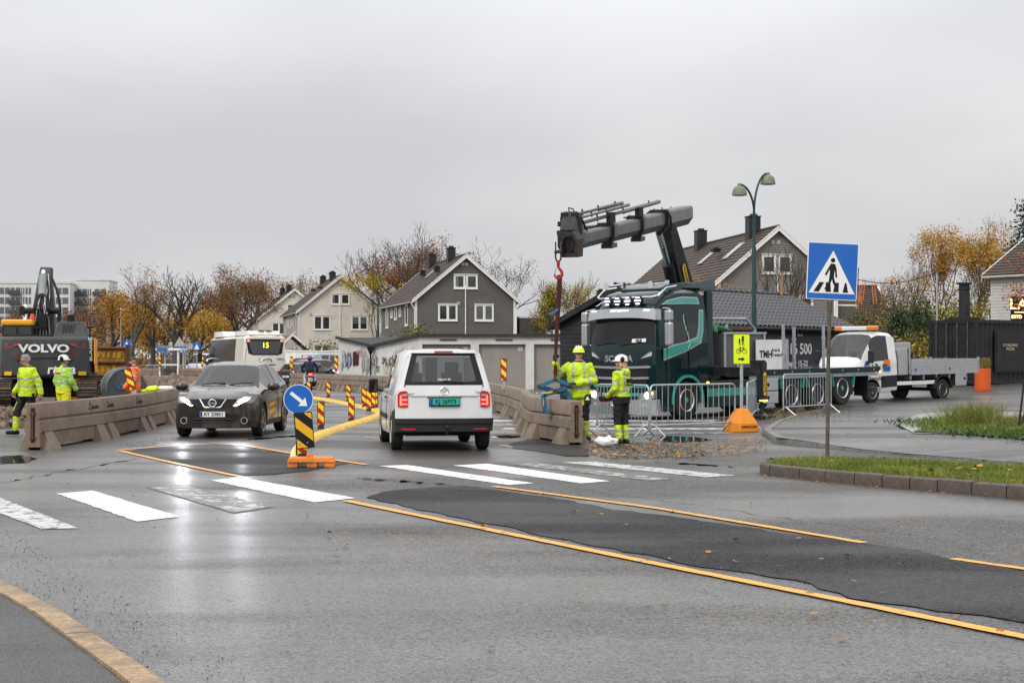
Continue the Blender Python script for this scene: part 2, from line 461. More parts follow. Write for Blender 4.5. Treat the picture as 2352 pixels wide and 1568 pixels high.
for i, (y0, y1, xa, xb) in enumerate(((957, 960.5, 1120, 1700), (964, 968.5, 1120, 1640), (973, 978, 1120, 1665), (982.5, 987, 1150, 1690), (992, 996.5, 1200, 1680), (1001, 1005, 1125, 1215))):
 stripe([(xa, y1), (xb, y1), (xb + 10, y0), (xa + 10, y0)], m_line_w2 if i % 2 else m_line_w3, seed=20 + i)
def line(pts, w, mat, dz=.012, name='lane_line'):
 p = [Vector(q) for q in pix(pts)]; L, Rr = [], []
 for i in range(len(p)):
  d = (p[min(i + 1, len(p) - 1)] - p[max(i - 1, 0)]).normalized(); nn = Vector((-d.y, d.x)) * w / 2
  L.append(tuple(p[i] + nn)); Rr.append(tuple(p[i] - nn))
 return drape(name, rough_edge(L + Rr[::-1], .006, .15, 9), dz, mat, road)
line([(795, 1151), (1105, 1214), (1511, 1297), (1941, 1382), (2352, 1465), (2800, 1556)], .115, m_line_y)
line([(1135, 1118), (1500, 1167), (1985, 1248)], .10, m_line_y)
line([(2190, 1285), (2352, 1308), (2560, 1340)], .10, m_line_y)
line([(275, 1036), (390, 1062), (540, 1093)], .10, m_line_y)
line([(275, 1034), (380, 1025), (500, 1019), (560, 1023), (660, 1040), (842, 1068)], .10, m_line_y)
for a in ([(730, 985), (830, 990)], [(745, 973), (810, 976)], [(1020, 1012), (1090, 1022)], [(1150, 1022), (1235, 1035)], [(735, 955), (760, 955)], [(640, 975), (720, 978)], [(1390, 1040), (1440, 1046)]):
 line(a, .10, m_line_w2, .006)
line([(866, 1007), (838, 1005)], .12, m_line_y)
rc = random.Random(31)                          # cracks and joints in the old surface
for a, b, w in (((830, 1100), (1130, 1120), .02), ((560, 1010), (700, 1000), .02), ((1300, 1120), (2100, 1230), .010), ((0, 1110), (330, 1050), .014), ((1500, 1060), (1720, 1075), .014)):
 P_ = [(lerp(a[0], b[0], k / 24) + rc.uniform(-9, 9), lerp(a[1], b[1], k / 24) + rc.uniform(-2.5, 2.5)) for k in range(25)]
 line(P_, w, m_patch, .004 if w < .02 else .014, 'asphalt_crack')

# ---- pavement on the right with its kerb stones
KZ = .12
front = [(5.48, 33.4), (5.22, 30.9), (5.12, 29.6), (5.36, 28.75), (5.71, 28.0), (6.15, 26.9), (6.69, 25.7), (7.9, 23.5), (10.5, 19.0), (13, 14)]
back = [gp(1755, 984, KZ), gp(1778, 969, KZ), gp(1825, 952, KZ), gp(1873, 941, KZ), gp(1973.6, 930, KZ), gp(2113, 922.5, KZ), gp(2352, 914, KZ), (34, 58), (38, 40)]
DROP = [(12, .35), (25, .35), (27.3, .45), (28.6, .95), (40, 1)]
inner = [front[0]] + [(x + .75, y + .55) for x, y in front[1:]]
pav = struct(drape('pavement', inner[::-1] + back + [(38, 14)], KZ - .004, m_walk, z=0))
mb = MB(); mb.add([(x, y, (KZ + .012) * interp(DROP, y) - .006) for x, y in front] + [(x, y, KZ - .004) for x, y in inner], [(i, i + 1, len(front) + i + 1, len(front) + i) for i in range(len(front) - 1)])
obj('pavement_slope', mb, m_walk, pav, 0)
kerb = struct(link('kerb', None)); kerb2 = struct(link('kerb', None))
def kerb_run(pts, w, h, mat, parent, L=.9, z0=0., inside=1, seed=0, follow=False, drop=None):
 rnd = random.Random(seed)
 P = [Vector(p) for p in pts]; cum = [0]
 for a, b in zip(P, P[1:]): cum.append(cum[-1] + (b - a).length)
 def pos(s):
  for i in range(len(P) - 1):
   if s <= cum[i + 1] or i == len(P) - 2:
    d = P[i + 1] - P[i]; return P[i] + d * ((s - cum[i]) / d.length)
 s = 0
 while s < cum[-1] - .1:
  e = min(s + L * rnd.uniform(.75, 1.2), cum[-1])
  a, b = pos(s + .008), pos(e - .008); d = (b - a).normalized(); nn = Vector((-d.y, d.x)) * inside * w
  mb = MB(); q = rnd.uniform(-.006, .006); hs = []
  for p in (a, b):
   base = G(p.x, p.y) if follow else 0
   hh = h if drop is None else h * interp(drop, p.y)
   hs.append((base - .05, base + z0 + hh + q))
  r = .022
  sec = lambda p, lo, hi: [(p.x, p.y, lo), (p.x, p.y, hi - r), (p.x + nn.x / w * r * .5, p.y + nn.y / w * r * .5, hi - r * .25), (p.x + nn.x / w * r * 1.4, p.y + nn.y / w * r * 1.4, hi), (p.x + nn.x, p.y + nn.y, hi), (p.x + nn.x, p.y + nn.y, lo)]
  mb.loft([sec(a, *hs[0]), sec(b, *hs[1])])
  obj('kerb_stone', mb, mat, parent, 50)
  s = e
kerb_run(back[1::-1] + front, .17, KZ + .012, m_kerbg, kerb, 1.0, inside=1, seed=5, drop=DROP)
kerb_run([back[1], back[2], back[3], back[4], back[5], back[6], (34, 58)], .14, KZ + .012, m_kerbg, kerb, 1.3, inside=-1, seed=6)

# ---- grass strip in front of it
gfront = [(3.49, 21.6), (3.71, 21.3), (4.21, 20.25), (4.75, 19.5), (5.37, 18.7), (5.98, 17.8), (8.5, 14.0), (10.5, 11)]
gback = [gp(1761, 1057, .13), gp(1815, 1053, .13), gp(1895, 1051.5, .13), gp(2057, 1054.3, .13), gp(2352, 1070.4, .13), (10.5, 16.5), (12.5, 13)]
gfi = [(x + .13, y + .10) for x, y in gfront]
kerb_run([gback[0]] + gfront, .15, .155, m_kerbb, kerb2, .55, inside=1, seed=8)
m_turf = M('turf_soil', (.055, .075, .018), .9, var=.4, scale=6, bump=.6, bscale=25)
lawn_poly = gfi[::-1] + [gback[0]] + gback[1:]
lawn = struct(drape('lawn', lawn_poly, .12, m_turf, z=0))

# ---- corner pavement at the lower left, with a granite edge
ko = pix([(-120, 1290), (0, 1338), (60, 1368), (120, 1400), (190, 1445), (260, 1500), (330, 1545), (375, 1570), (520, 1690)])
ki = pix([(-120, 1318), (0, 1362), (60, 1398), (120, 1438), (190, 1493), (250, 1540), (285, 1570), (380, 1690)], .03)
lp = struct(drape('pavement', ki + [(-2, 4), (-14, 4), (-14, ki[0][1])], .03, m_walkd, z=0))
kerb3 = struct(link('kerb', None))
kerb_run(ko, .17, .045, m_granite, kerb3, 1.1, inside=-1, seed=12)

# bare dug-over soil behind the barrier on the left
struct(drape('dug_soil', rough_edge([(-60, 34), (-12.2, 34), (-11.2, 38), (-10.4, 46), (-11, 60), (-16, 75), (-60, 75)], .3, .8, 8), .012, m_earth, z=0))
# light slabs around the planting on the pavement
m_slab = M('pale_paving', (.27, .26, .245), .32, var=.12, scale=5, bump=.2)
slabs = struct(drape('paving', [gp(x, y, KZ) for x, y in ((2068, 978), (2075, 962), (2110, 952), (2170, 946), (2260, 942), (2352, 940), (2500, 938), (2500, 1015), (2352, 1008), (2210, 998), (2100, 996))], KZ + .012, m_slab, z=0))
# ================================================================ buildings
m_grey = M('grey_board', (.12, .11, .097), .62, var=.12, scale=1.2, dirt=((.13, .125, .115), .35, .8))
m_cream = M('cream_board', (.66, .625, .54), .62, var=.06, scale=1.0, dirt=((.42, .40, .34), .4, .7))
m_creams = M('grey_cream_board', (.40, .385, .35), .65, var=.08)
m_pale = M('pale_board', (.46, .45, .42), .6, var=.06)
m_tile = M('brown_roof_tile', (.050, .032, .025), .65, var=.3, scale=2.5, dirt=((.06, .065, .035), .4, 1.3))
m_ktile = M('anthracite_tile', (.045, .046, .052), .33, var=.18, scale=8)
m_flue = M('chimney_sheet', (.02, .021, .024), .45, var=.15)
m_curt = M('curtain', (.55, .54, .50), .9, var=.15, scale=8)
m_int = M('dark_window_backing', (.022, .021, .02), .9)  # near-black board behind the glass; its colour stands in for the unlit room
m_lampsh = M('window_lamp', (.75, .62, .4), .7)
m_plantin = M('windowsill_plant', (.05, .09, .03), .8)

def window(parent, o, u, nrm, w, h, panes=2, curt=0, name='window', trim=.09):
 """o = lower left corner on the wall, u along the wall, nrm out of it"""
 o, u, nrm = Vector(o), Vector(u).normalized(), Vector(nrm).normalized(); z = Vector((0, 0, 1))
 mb = MB()
 def bx(a0, a1, b0, b1, d0, d1, m=0):
  mb.prism([(a0, b0), (a1, b0), (a1, b1), (a0, b1)], o + nrm * d0, u, z, nrm * (d1 - d0), m)
 bx(-trim, 0, -trim, h + trim, 0, .055); bx(w, w + trim, -trim, h + trim, 0, .055)
 bx(0, w, h, h + trim, 0, .053); bx(0, w, -trim, 0, 0, .053)
 for k in range(1, panes):
  bx(w * k / panes - .045, w * k / panes + .045, 0, h, 0, .050)
 bx(0, w, 0, h, .002, .006, 1)
 win = obj(name, mb, [m_whitetrim, m_int], parent, 0)
 mb = MB(); mb.prism([(-trim - .03, -trim - .03), (w + trim + .03, -trim - .03), (w + trim + .03, -trim), (-trim - .03, -trim)], o, u, z, nrm * .09)
 obj('sill', mb, m_whitetrim, win, 0); mb = MB()
 mb.prism([(-trim - .04, h + trim), (w + trim + .04, h + trim), (w + trim + .04, h + trim + .04), (-trim - .04, h + trim + .04)], o, u, z, nrm * .10)
 obj('drip_board', mb, m_whitetrim, win, 0)
 for k in range(panes):
  a0 = w * k / panes + (.045 if k else 0); a1 = w * (k + 1) / panes - (.045 if k < panes - 1 else 0)
  if panes == 1: a0, a1 = 0, w
  q = MB(); f = .055
  for b in ((a0, a0 + f, 0, h), (a1 - f, a1, 0, h), (a0 + f, a1 - f, 0, f), (a0 + f, a1 - f, h - f, h)):
   q.prism([(b[0], b[2]), (b[1], b[2]), (b[1], b[3]), (b[0], b[3])], o + nrm * .02, u, z, nrm * .022, 0)
  obj('sash', q, m_whitetrim, win, 0)
  q = MB(); q.prism([(a0 + f, f), (a1 - f, f), (a1 - f, h - f), (a0 + f, h - f)], o + nrm * .028, u, z, nrm * .004)
  obj('pane', q, g_win, win, 0)
 if curt:
  for k in range(panes):
   a0, a1 = w * k / panes + .06, w * (k + 1) / panes - .06
   if curt == 1: rects = [(a0, a1, h * .45, h)]
   elif curt == 2: rects = [(a0, a0 + (a1 - a0) * .35, 0, h)] if k == 0 else [(a1 - (a1 - a0) * .35, a1, 0, h)]
   else: rects = [(a0, a1, .05, h)]
   for r in rects:
    q = MB(); n = 9; pts = []
    for i in range(n + 1): pts.append((lerp(r[0], r[1], i / n), .010 + .006 * (i % 2)))
    vs = [o + u * a + nrm * d + z * r[2] for a, d in pts] + [o + u * a + nrm * d + z * r[3] for a, d in pts]
    q.add(vs, [(i, i + 1, i + n + 2, i + n + 1) for i in range(n)])
    obj('curtain', q, m_curt, win, 0)
 return win

def house(label, X, Y, rz, hw, L, ze, zr, z0, wallm, sidem, wins, sidewins, chim, roofwin=(), group=None, board=.16, rightside=False, vents=(), ext=None):
 h = thing('house', label, 'house', (X, Y, z0), rz, group)
 ze -= z0; zr -= z0
 mb = MB(); mb.xz([(-hw, 0), (hw, 0), (hw, ze), (0, zr), (-hw, ze)], .03, L)
 obj('wall', mb, wallm, h, 0)
 # boarding, every board a lapped strip of its own thickness
 fb, sb = MB(), MB()
 k = 0
 while k * board < zr - .05:
  a, b = k * board, min((k + 1) * board, zr); k += 1
  def half(z): return hw if z <= ze else hw * (zr - z) / (zr - ze)
  wa, wb = half(a), half(b)
  fb.add([(-wa, -.012, a), (wa, -.012, a), (wb, .026, b), (-wb, .026, b), (-wa, .03, a), (wa, .03, a)], [(0, 1, 2, 3), (0, 4, 5, 1)])
  if b <= ze + .01:
   for s in ((-1, 1) if rightside else (-1,)):
    x0, x1 = s * (hw + .03), s * (hw + .006)
    sb.add([(x0, 0, a), (x0, L, a), (x1, L, b), (x1, 0, b), (s * hw, 0, a), (s * hw, L, a)], [(0, 1, 2, 3), (0, 4, 5, 1)])
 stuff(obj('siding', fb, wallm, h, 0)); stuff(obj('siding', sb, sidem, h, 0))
 for s in (-1, 1):
  mb = MB(); mb.xy([(s * (hw - .12), -.045), (s * (hw + .05), -.045), (s * (hw + .05), .14), (s * (hw + .0), .14), (s * (hw + .0), .005), (s * (hw - .12), .005)], 0, ze); obj('corner_board', mb, m_whitetrim, h, 0)
 # roof: two slopes with lapped courses, ridge, white verge boards
 sl = math.hypot(hw, zr - ze); ux, uz = hw / sl, (zr - ze) / sl; ov, vg = .38, .30
 rf = MB()
 for s in (-1, 1):
  c = [(0, zr + .12), (s * (hw + ov * ux), ze - ov * uz + .12), (s * (hw + ov * ux), ze - ov * uz), (0, zr)]
  rf.xz(c, -vg + .04, L + vg)
 roof = obj('roof', rf, m_tile, h, 0)
 tc = MB(); n = int((sl + ov) / .34)
 for s in (-1, 1):
  for i in range(n):
   d0, d1 = (sl + ov) * i / n, (sl + ov) * (i + 1) / n + .02
   nx, nz = uz * s, ux
   P = lambda d, e: (s * d * ux + nx * e, zr + .12 - d * uz + nz * e)
   c = [P(d0, .0), P(d0, .018), P(d1, .055), P(d1, .0)]
   ny = 14 if s < 0 else 1
   tc.xz(c, -vg + .06, L + vg)
 stuff(obj('tile_courses', tc, m_tile, roof, 0))
 mb = MB(); mb.tube([(0, -vg + .02, zr + .16), (0, L + vg, zr + .16)], .11, 8); obj('ridge', mb, m_tile, roof)
 for s in (-1, 1):
  mb = MB(); dn = .24
  mb.xz([(0, zr + .18), (s * (hw + ov * ux + .02), ze - ov * uz + .16), (s * (hw + ov * ux + .02), ze - ov * uz + .16 - dn), (0, zr + .18 - dn * 1.25)], -vg - .02, -vg + .035)
  mb.xz([(0, zr + .22), (s * (hw + ov * ux + .03), ze - ov * uz + .2), (s * (hw + ov * ux + .03), ze - ov * uz + .15), (0, zr + .17)], -vg - .05, -vg + .06)
  obj('verge_board', mb, m_whitetrim, roof, 0)
  mb = MB(); mb.xz([(0, zr + .2), (s * (hw + ov * ux), ze - ov * uz + .17), (s * (hw + ov * ux), ze - ov * uz), (0, zr)], L + vg, L + vg + .05)
  obj('verge_board', mb, m_whitetrim, roof, 0)
  gx, gz = s * (hw + ov * ux + .05), ze - ov * uz + .02
  mb = MB(); mb.tube([(gx, -vg, gz), (gx, L + vg, gz)], .065, 8); obj('gutter', mb, m_creams, roof)
  mb = MB(); mb.tube([(gx, -.1, gz), (gx, -.1, gz - .12), (s * (hw + .08), -.1, gz - .5), (s * (hw + .08), -.1, .2)], .045, 8); obj('downpipe', mb, m_whitetrim, h)
 for (x, y, w, d, zt) in chim:
  mb = MB(); mb.box((x, y, (zr - 1.0 + zt - z0) / 2), (w, d, zt - z0 - zr + 1.0)); mb.box((x, y, zt - z0 + .03), (w + .1, d + .1, .06)); mb.tube([(x - w * .3, y - d * .2, zt - z0 + .12), (x + w * .3, y - d * .2, zt - z0 + .12)], .09, 8)
  obj('chimney', mb, m_flue, roof, 0)
 for (d, y, w, hh) in roofwin:           # roof windows on the slope turned to the street
  mb = MB(); P = lambda q, e: (-q * ux - uz * e, zr + .12 - q * uz + ux * e)
  mb.xz([P(d, .05), P(d + hh, .08), P(d + hh, .14), P(d, .12)], y, y + w)
  obj('roof_window', mb, [m_galv], roof, 0)
  mb = MB(); mb.xz([P(d + .1, .12), P(d + hh - .1, .135), P(d + hh - .1, .15), P(d + .1, .135)], y + .08, y + w - .08); obj('pane', mb, m_alu, roof, 0)
 for (x, zz, w, hh, pn, cu) in wins: window(h, (x, 0, zz - z0), (1, 0, 0), (0, -1, 0), w, hh, pn, cu)
 for (y, zz, w, hh) in sidewins: window(h, (-hw - .03, y + w, zz - z0), (0, -1, 0), (-1, 0, 0), w, hh, 1, 0)
 for (x, zz) in vents:
  mb = MB(); mb.box((x, -.02, zz - z0), (.24, .05, .24)); mb.box((x, -.05, zz - z0), (.17, .03, .05)); obj('vent', mb, m_creams, h, 0)
 return h

ATT = [(-.84, 7.05, .72, .92, 1, 2), (.12, 7.05, .72, .92, 1, 0)]
UP = [(-2.05, 4.6, 1.32, 1.12, 2, 0), (.78, 4.6, 1.32, 1.12, 2, 3)]
LOW = [(-2.05, 1.75, 1.32, 1.15, 2, 2), (.78, 1.75, 1.32, 1.15, 2, 2)]
SIDE = [(3.2, 4.3, .95, 1.5), (6.3, 5.1, .6, .9), (8.3, 4.9, .9, 1.05), (10.4, 5.1, .6, .9), (12.6, 4.3, .95, 1.5), (8.1, 2.2, .9, 1.1), (3.4, 1.6, .9, 1.1), (12.4, 1.6, .9, 1.1)]
CH = [(-.2, 4.6, .6, .75, 10.35), (-.2, 12.6, .6, .75, 10.35), (-1.6, 3.3, .42, .42, 8.75), (-1.6, 9.3, .42, .42, 8.75)]
VN = [(-2.55, 5.8), (2.5, 5.8), (-.3, 8.75), (.1, 8.75)]
def pipe(h, z1, x=-.02):
 mb = MB(); mb.tube([(x, -.07, 0), (x, -.07, z1)], .045, 8)
 for z in (1, 2.4, 3.8, 5.2): mb.box((x, -.06, z), (.14, .06, .05))
 obj('downpipe', mb, m_whitetrim, h)
g1 = house('dark grey boarded house with white trim behind the garages', -3.53, 116, R(13.9), 3.87, 16.3, 6.15, 9.42, .2, m_grey, m_grey, ATT + UP + LOW, SIDE, CH, [(1.0, 6.5, .8, 1.3)], 'timber houses along the street', vents=[(-.55, 5.85), (-.22, 8.85), (.08, 8.85)])
pipe(g1, 7.0)
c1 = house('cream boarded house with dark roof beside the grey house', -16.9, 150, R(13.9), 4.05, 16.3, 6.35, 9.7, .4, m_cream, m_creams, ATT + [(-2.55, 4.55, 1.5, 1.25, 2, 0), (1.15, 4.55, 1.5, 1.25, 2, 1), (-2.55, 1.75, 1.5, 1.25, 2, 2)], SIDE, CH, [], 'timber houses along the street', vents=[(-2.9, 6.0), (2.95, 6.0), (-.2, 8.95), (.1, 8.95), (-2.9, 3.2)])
pipe(c1, 7.2)
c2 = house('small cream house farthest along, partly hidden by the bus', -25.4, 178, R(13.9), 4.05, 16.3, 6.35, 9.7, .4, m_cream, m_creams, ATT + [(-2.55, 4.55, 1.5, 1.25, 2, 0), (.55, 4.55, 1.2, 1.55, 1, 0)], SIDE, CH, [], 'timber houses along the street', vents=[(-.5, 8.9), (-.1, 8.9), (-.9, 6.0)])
m_grey2 = M('lighter_grey_board', (.20, .185, .16), .62, var=.1, scale=1.2)
g2 = house('large grey boarded house with mossy brown roof behind the kiosk', 16.2, 93, R(10.5), 3.75, 23, 6.35, 9.55, .6, m_grey2, m_grey2, [(-.92, 6.9, .74, 1.0, 1, 0), (.1, 6.9, .74, 1.0, 1, 0), (-2.0, 4.2, 1.35, 1.15, 2, 3), (.85, 4.2, 1.35, 1.15, 2, 0)], [], [(-.3, 3.6, .75, .8, 10.6), (-.3, 14.5, .7, .8, 10.6), (-1.9, 6.2, .5, .5, 8.7), (-1.9, 14.2, .5, .5, 8.7)], [(1.2, 3.2, .9, 1.6), (1.2, 8.4, .9, 1.6)], 'timber houses along the street', board=.14, vents=[(-.3, 8.75), (.06, 8.75)])
pipe(g2, 6.4)
# a grey annex with vertical boards beside each grey house
def annex(label, X, Y, rz, w, d, h, z0):
 a = thing('annex', label, 'annex', (X, Y, z0), rz)
 mb = MB(); mb.box((0, d / 2, h / 2), (w, d, h)); obj('wall', mb, m_grey, a, 0)
 n = int(w / .16)
 for i in range(n):
  mb = MB(); mb.box((-w / 2 + (i + .5) * w / n, -.015, h / 2), (w / n - .035, .03, h - .02)); obj('board', mb, m_grey, a, 0)
 mb = MB(); mb.box((0, d / 2, h + .05), (w + .1, d + .1, .1)); obj('roof', mb, m_whitetrim, a, 0)
annex('low grey annex with vertical boards against the grey house', 1.6, 118, R(13.9), 2.1, 6, 4.6, .2)
annex('grey boarded bay beyond the crossing sign', at(1930, 0, 94).x, 94, R(10.5), 2.0, 4, 4.2, .7)
house('distant brown-roofed house behind the yellow birch', 7.9, 140, R(-14), 4.0, 12, 5.0, 7.3, .2, m_creams, m_creams, [], [], [(-.3, 3, .7, .7, 8.0)])
house('low house with a long dark roof behind the bare bushes', 27.5, 116, R(95), 4.6, 15, 4.2, 7.0, 1.0, m_grey, m_creams, [], [], [])
cr = house('pale house with a dark roof behind the black container', 35.5, 74.4, R(36.9), 4.5, 11, 6.1, 8.6, 1.0, m_pale, m_pale, [], [], [], group='timber houses along the street')
# the small red-roofed shed seen beside the bus
sh = thing('shed', 'small shed with a red tiled roof between bus and cream house', 'shed', (at(672, 0, 128).x, 128, .2), R(14))
mb = MB(); mb.box((0, 2, 1.1), (3, 4, 2.2)); obj('wall', mb, m_whitetrim, sh, 0)
m_redtile = M('red_tile', (.19, .055, .04), .6, var=.25, scale=5)
mb = MB()
for i in range(9):
 a, b = i / 9, (i + 1.1) / 9
 for s in (-1, 1):
  mb.xz([(s * 1.7 * a, 3.5 - 1.5 * a), (s * 1.7 * b, 3.53 - 1.5 * b), (s * 1.7 * b, 3.43 - 1.5 * b), (s * 1.7 * a, 3.4 - 1.5 * a)], -.2, 4.2)
obj('roof', mb, m_redtile, sh, 0)
mb = MB()
for s in (-1, 1): mb.xz([(0, 3.58), (s * 1.78, 2.0), (s * 1.78, 1.82), (0, 3.36)], -.28, -.2)
obj('verge_board', mb, m_whitetrim, sh, 0)
wl_ = thing('garden_wall', 'long white rendered garden wall behind the parked cars', 'wall', (0, 0, 0))
mb = MB(); a, b = at(655, 0, 118), at(790, 0, 112)
mb.bar((a.x, a.y, 1.1), (b.x, b.y, 1.1), .25, 2.2); mb.bar((a.x, a.y, 2.23), (b.x, b.y, 2.23), .35, .07)
obj('wall', mb, m_white, wl_, 0)

# ---------------------------------------------------------------- garages
gar = thing('garage_block', 'long white garage block with graffiti and a butterfly roof', 'garage', (0, 0, 0))
m_gwall = M('white_render', (.60, .60, .57), .7, var=.07, scale=2, bump=.15, bscale=30, dirt=((.36, .35, .30), .5, .7))
m_felt = M('roof_felt', (.035, .036, .038), .75, var=.3, scale=3)
m_gdoor = M('garage_door', (.31, .285, .255), .6, var=.05, dirt=((.25, .23, .2), .4, 1.2))
FR, VA, BK = Vector((-4.9, 81.5, 0)), Vector((-7.75, 86.0, 0)), Vector((-10.25, 90.0, 0))
RX = 4.6; ZE, ZV = 2.86, 2.33
mb = MB()   # skewed end wall, one prism following the V of the roof
mb.add([FR, VA, BK, FR + Vector((0, 0, ZE)), VA + Vector((0, 0, ZV)), BK + Vector((0, 0, ZE))], [(0, 1, 4, 3), (1, 2, 5, 4)])
mb.add([(FR.x, 81.5, 2.42), (RX, 81.5, 2.42), (RX, 81.5, ZE), (FR.x, 81.5, ZE)], [(0, 1, 2, 3)])
doors = [(970, 1081), (1100, 1207), (1226.7, 1333)]
xs = [FR.x]
for a, b in doors: xs += [(a - CX) / F * 81.5, (b - CX) / F * 81.5]
xs.append(RX)
for i in range(0, len(xs), 2):
 a, b = xs[i], xs[i + 1]
 if b - a > .02: mb.add([(a, 81.5, 0), (b, 81.5, 0), (b, 81.5, 2.42), (a, 81.5, 2.42), (a, 81.8, 0), (b, 81.8, 0), (b, 81.8, 2.42), (a, 81.8, 2.42)], [(0, 1, 2, 3), (1, 5, 6, 2), (0, 3, 7, 4)])
mb.add([(BK.x, 90, 0), (RX, 90, 0), (RX, 90, ZE), (BK.x, 90, ZE), (RX, 81.5, 0), (RX, 81.5, ZE)], [(0, 1, 2, 3), (1, 4, 5, 2)])
gw = obj('wall', mb, m_gwall, gar, 0)
for i in (1, 3, 5):
 a, b = xs[i], xs[i + 1]; n = 22; q = MB()
 q.box(((a + b) / 2, 81.76, 1.21), (b - a, .04, 2.42))
 for k in range(n): q.box((a + (k + .5) * (b - a) / n, 81.735, 1.2), ((b - a) / n - .018, .03, 2.36))
 d = obj('garage_door', q, m_gdoor, gar, 0)
 q = MB(); q.box(((a + b) / 2, 81.70, .95), (.12, .05, .05)); obj('handle', q, m_black, d, 0)
 q = MB(); q.box((b - .28, 81.71, 2.18), (.2, .02, .2)); obj('number_sign', q, m_whitetrim, d, 0)
 textmesh('door_number', str(7 - i // 2), .19, m_ink, d, (b - .28, 81.695, 2.18), (1, 0, 0), (0, 0, 1), .004)
 q = MB(); q.box(((a + b) / 2 + .1, 81.47, 2.66), (.9, .05, .085)); obj('vent', q, M('brown_vent', (.09, .06, .05), .7), gar, 0)
q = MB(); t = .16
def edge(p, zp, r, zq, lift=.0):
 p, r = Vector(p), Vector(r); q.bar((p.x, p.y, zp + lift), (r.x, r.y, zq + lift), .14, t)
out = Vector((-.12, -.06, 0))
edge(FR + out, ZE + .04, VA + out, ZV + .04); edge(VA + out, ZV + .04, BK + out, ZE + .04)
edge((FR.x - .1, 81.4, 0), ZE + .04, (RX, 81.4, 0), ZE + .04)
obj('fascia', q, m_felt, gar, 0)
q = MB()
V2 = Vector((RX, 86.0, 0)); u3 = Vector((0, 0, 1))
q.add([FR + u3 * (ZE + .05), Vector((RX, 81.5, ZE + .05)), V2 + u3 * (ZV + .05), VA + u3 * (ZV + .05), BK + u3 * (ZE + .05), Vector((RX, 90, ZE + .05))], [(0, 1, 2, 3), (3, 2, 5, 4)])
obj('roof', q, m_felt, gar, 0)
q = MB(); c = VA + Vector((-.22, -.12, ZV)); q.lathe([(.22, 0), (.2, -.1), (.06, -.42), (.05, -.5)], tuple(c), n=10); q.cyl(c + Vector((0, 0, -.5)), (c.x, c.y, .1), .05); obj('rain_hopper', q, m_black, gar)
# sprayed tags on the end wall
eu = (VA - FR).normalized(); en = Vector((eu.y, -eu.x, 0)); en = en if en.y < 0 else -en
def tag_paint(cx, cz, w, h, seed, colr, n=16, thick=.035, name='graffiti', wall='end'):
 rnd = random.Random(seed); q = MB(); n = int(n * 1.5); thick *= .62
 for s in range(n):
  a0 = rnd.uniform(0, 6); x0 = -w / 2 + w * (s + .5) / n + rnd.uniform(-.06, .06); rx, rz = w / n * rnd.uniform(.5, 1.1), h * rnd.uniform(.2, .5)
  pts = []
  for k in range(9):
   a = a0 + k * rnd.uniform(.35, .75); pts.append((x0 + rx * math.cos(a), h * .5 * rnd.uniform(-.15, .15) + rz * math.sin(a)))
  for (ax, az), (bx, bz) in zip(pts, pts[1:]):
   d = Vector((bx - ax, bz - az)); L = d.length or 1; nn = Vector((-d.y, d.x)) / L * thick / 2; e = d / L * thick * .3
   P = lambda px_, pz_: Vector((0, 0, cz + pz_)) + (FR if wall == 'end' else FR) + eu * (cx + px_) + en * (.006 + .0004 * (s % 5))
   q.add([P(ax - e.x + nn.x, az - e.y + nn.y), P(bx + e.x + nn.x, bz + e.y + nn.y), P(bx + e.x - nn.x, bz + e.y - nn.y), P(ax - e.x - nn.x, az - e.y - nn.y)], [(0, 1, 2, 3)])
 o = obj(name, q, colr, gw, 0); return o
p_blue = M('spray_blue', (.04, .05, .20), .6); p_blk = M('spray_black', (.02, .018, .02), .6); p_mar = M('spray_maroon', (.10, .02, .025), .6)
p_pink = M('spray_pink', (.55, .18, .26), .6); p_green = M('spray_green', (.12, .30, .10), .6); p_grey = M('spray_grey', (.22, .22, .23), .6); p_yel = M('spray_olive', (.28, .30, .05), .6); p_teal = M('spray_teal', (.05, .30, .26), .6)
for a in ((8.9, 1.55, 1.3, 1.5, 1, p_blue, 7, .06), (7.7, 1.65, .7, .8, 2, p_mar, 12, .13), (7.05, 1.95, .9, .7, 3, p_pink, 6, .04), (6.4, 1.25, 1.0, 1.7, 4, p_grey, 7, .045),
  (5.9, 1.1, .6, .6, 14, p_grey, 5, .04), (5.35, 1.45, .9, .8, 5, p_blk, 7, .045), (5.0, 1.05, .5, .7, 15, p_blk, 4, .045), (3.7, 1.5, 1.5, .75, 6, p_mar, 8, .07), (3.6, 1.0, 1.2, 1.0, 7, p_yel, 7, .045), (2.5, 1.85, .9, .7, 8, p_blue, 5, .035),
  (2.3, 1.4, 1.0, 1.5, 9, p_green, 8, .05), (1.75, 1.35, .9, .7, 10, p_mar, 7, .08), (2.4, .9, 1.2, .5, 11, p_teal, 6, .05), (.8, 2.1, .3, .4, 12, p_grey, 4, .03), (.75, 1.6, .3, .3, 13, p_grey, 4, .03)):
 tag_paint(*a)
mossy = M('algae', (.16, .17, .07), .9, var=.4, scale=6)

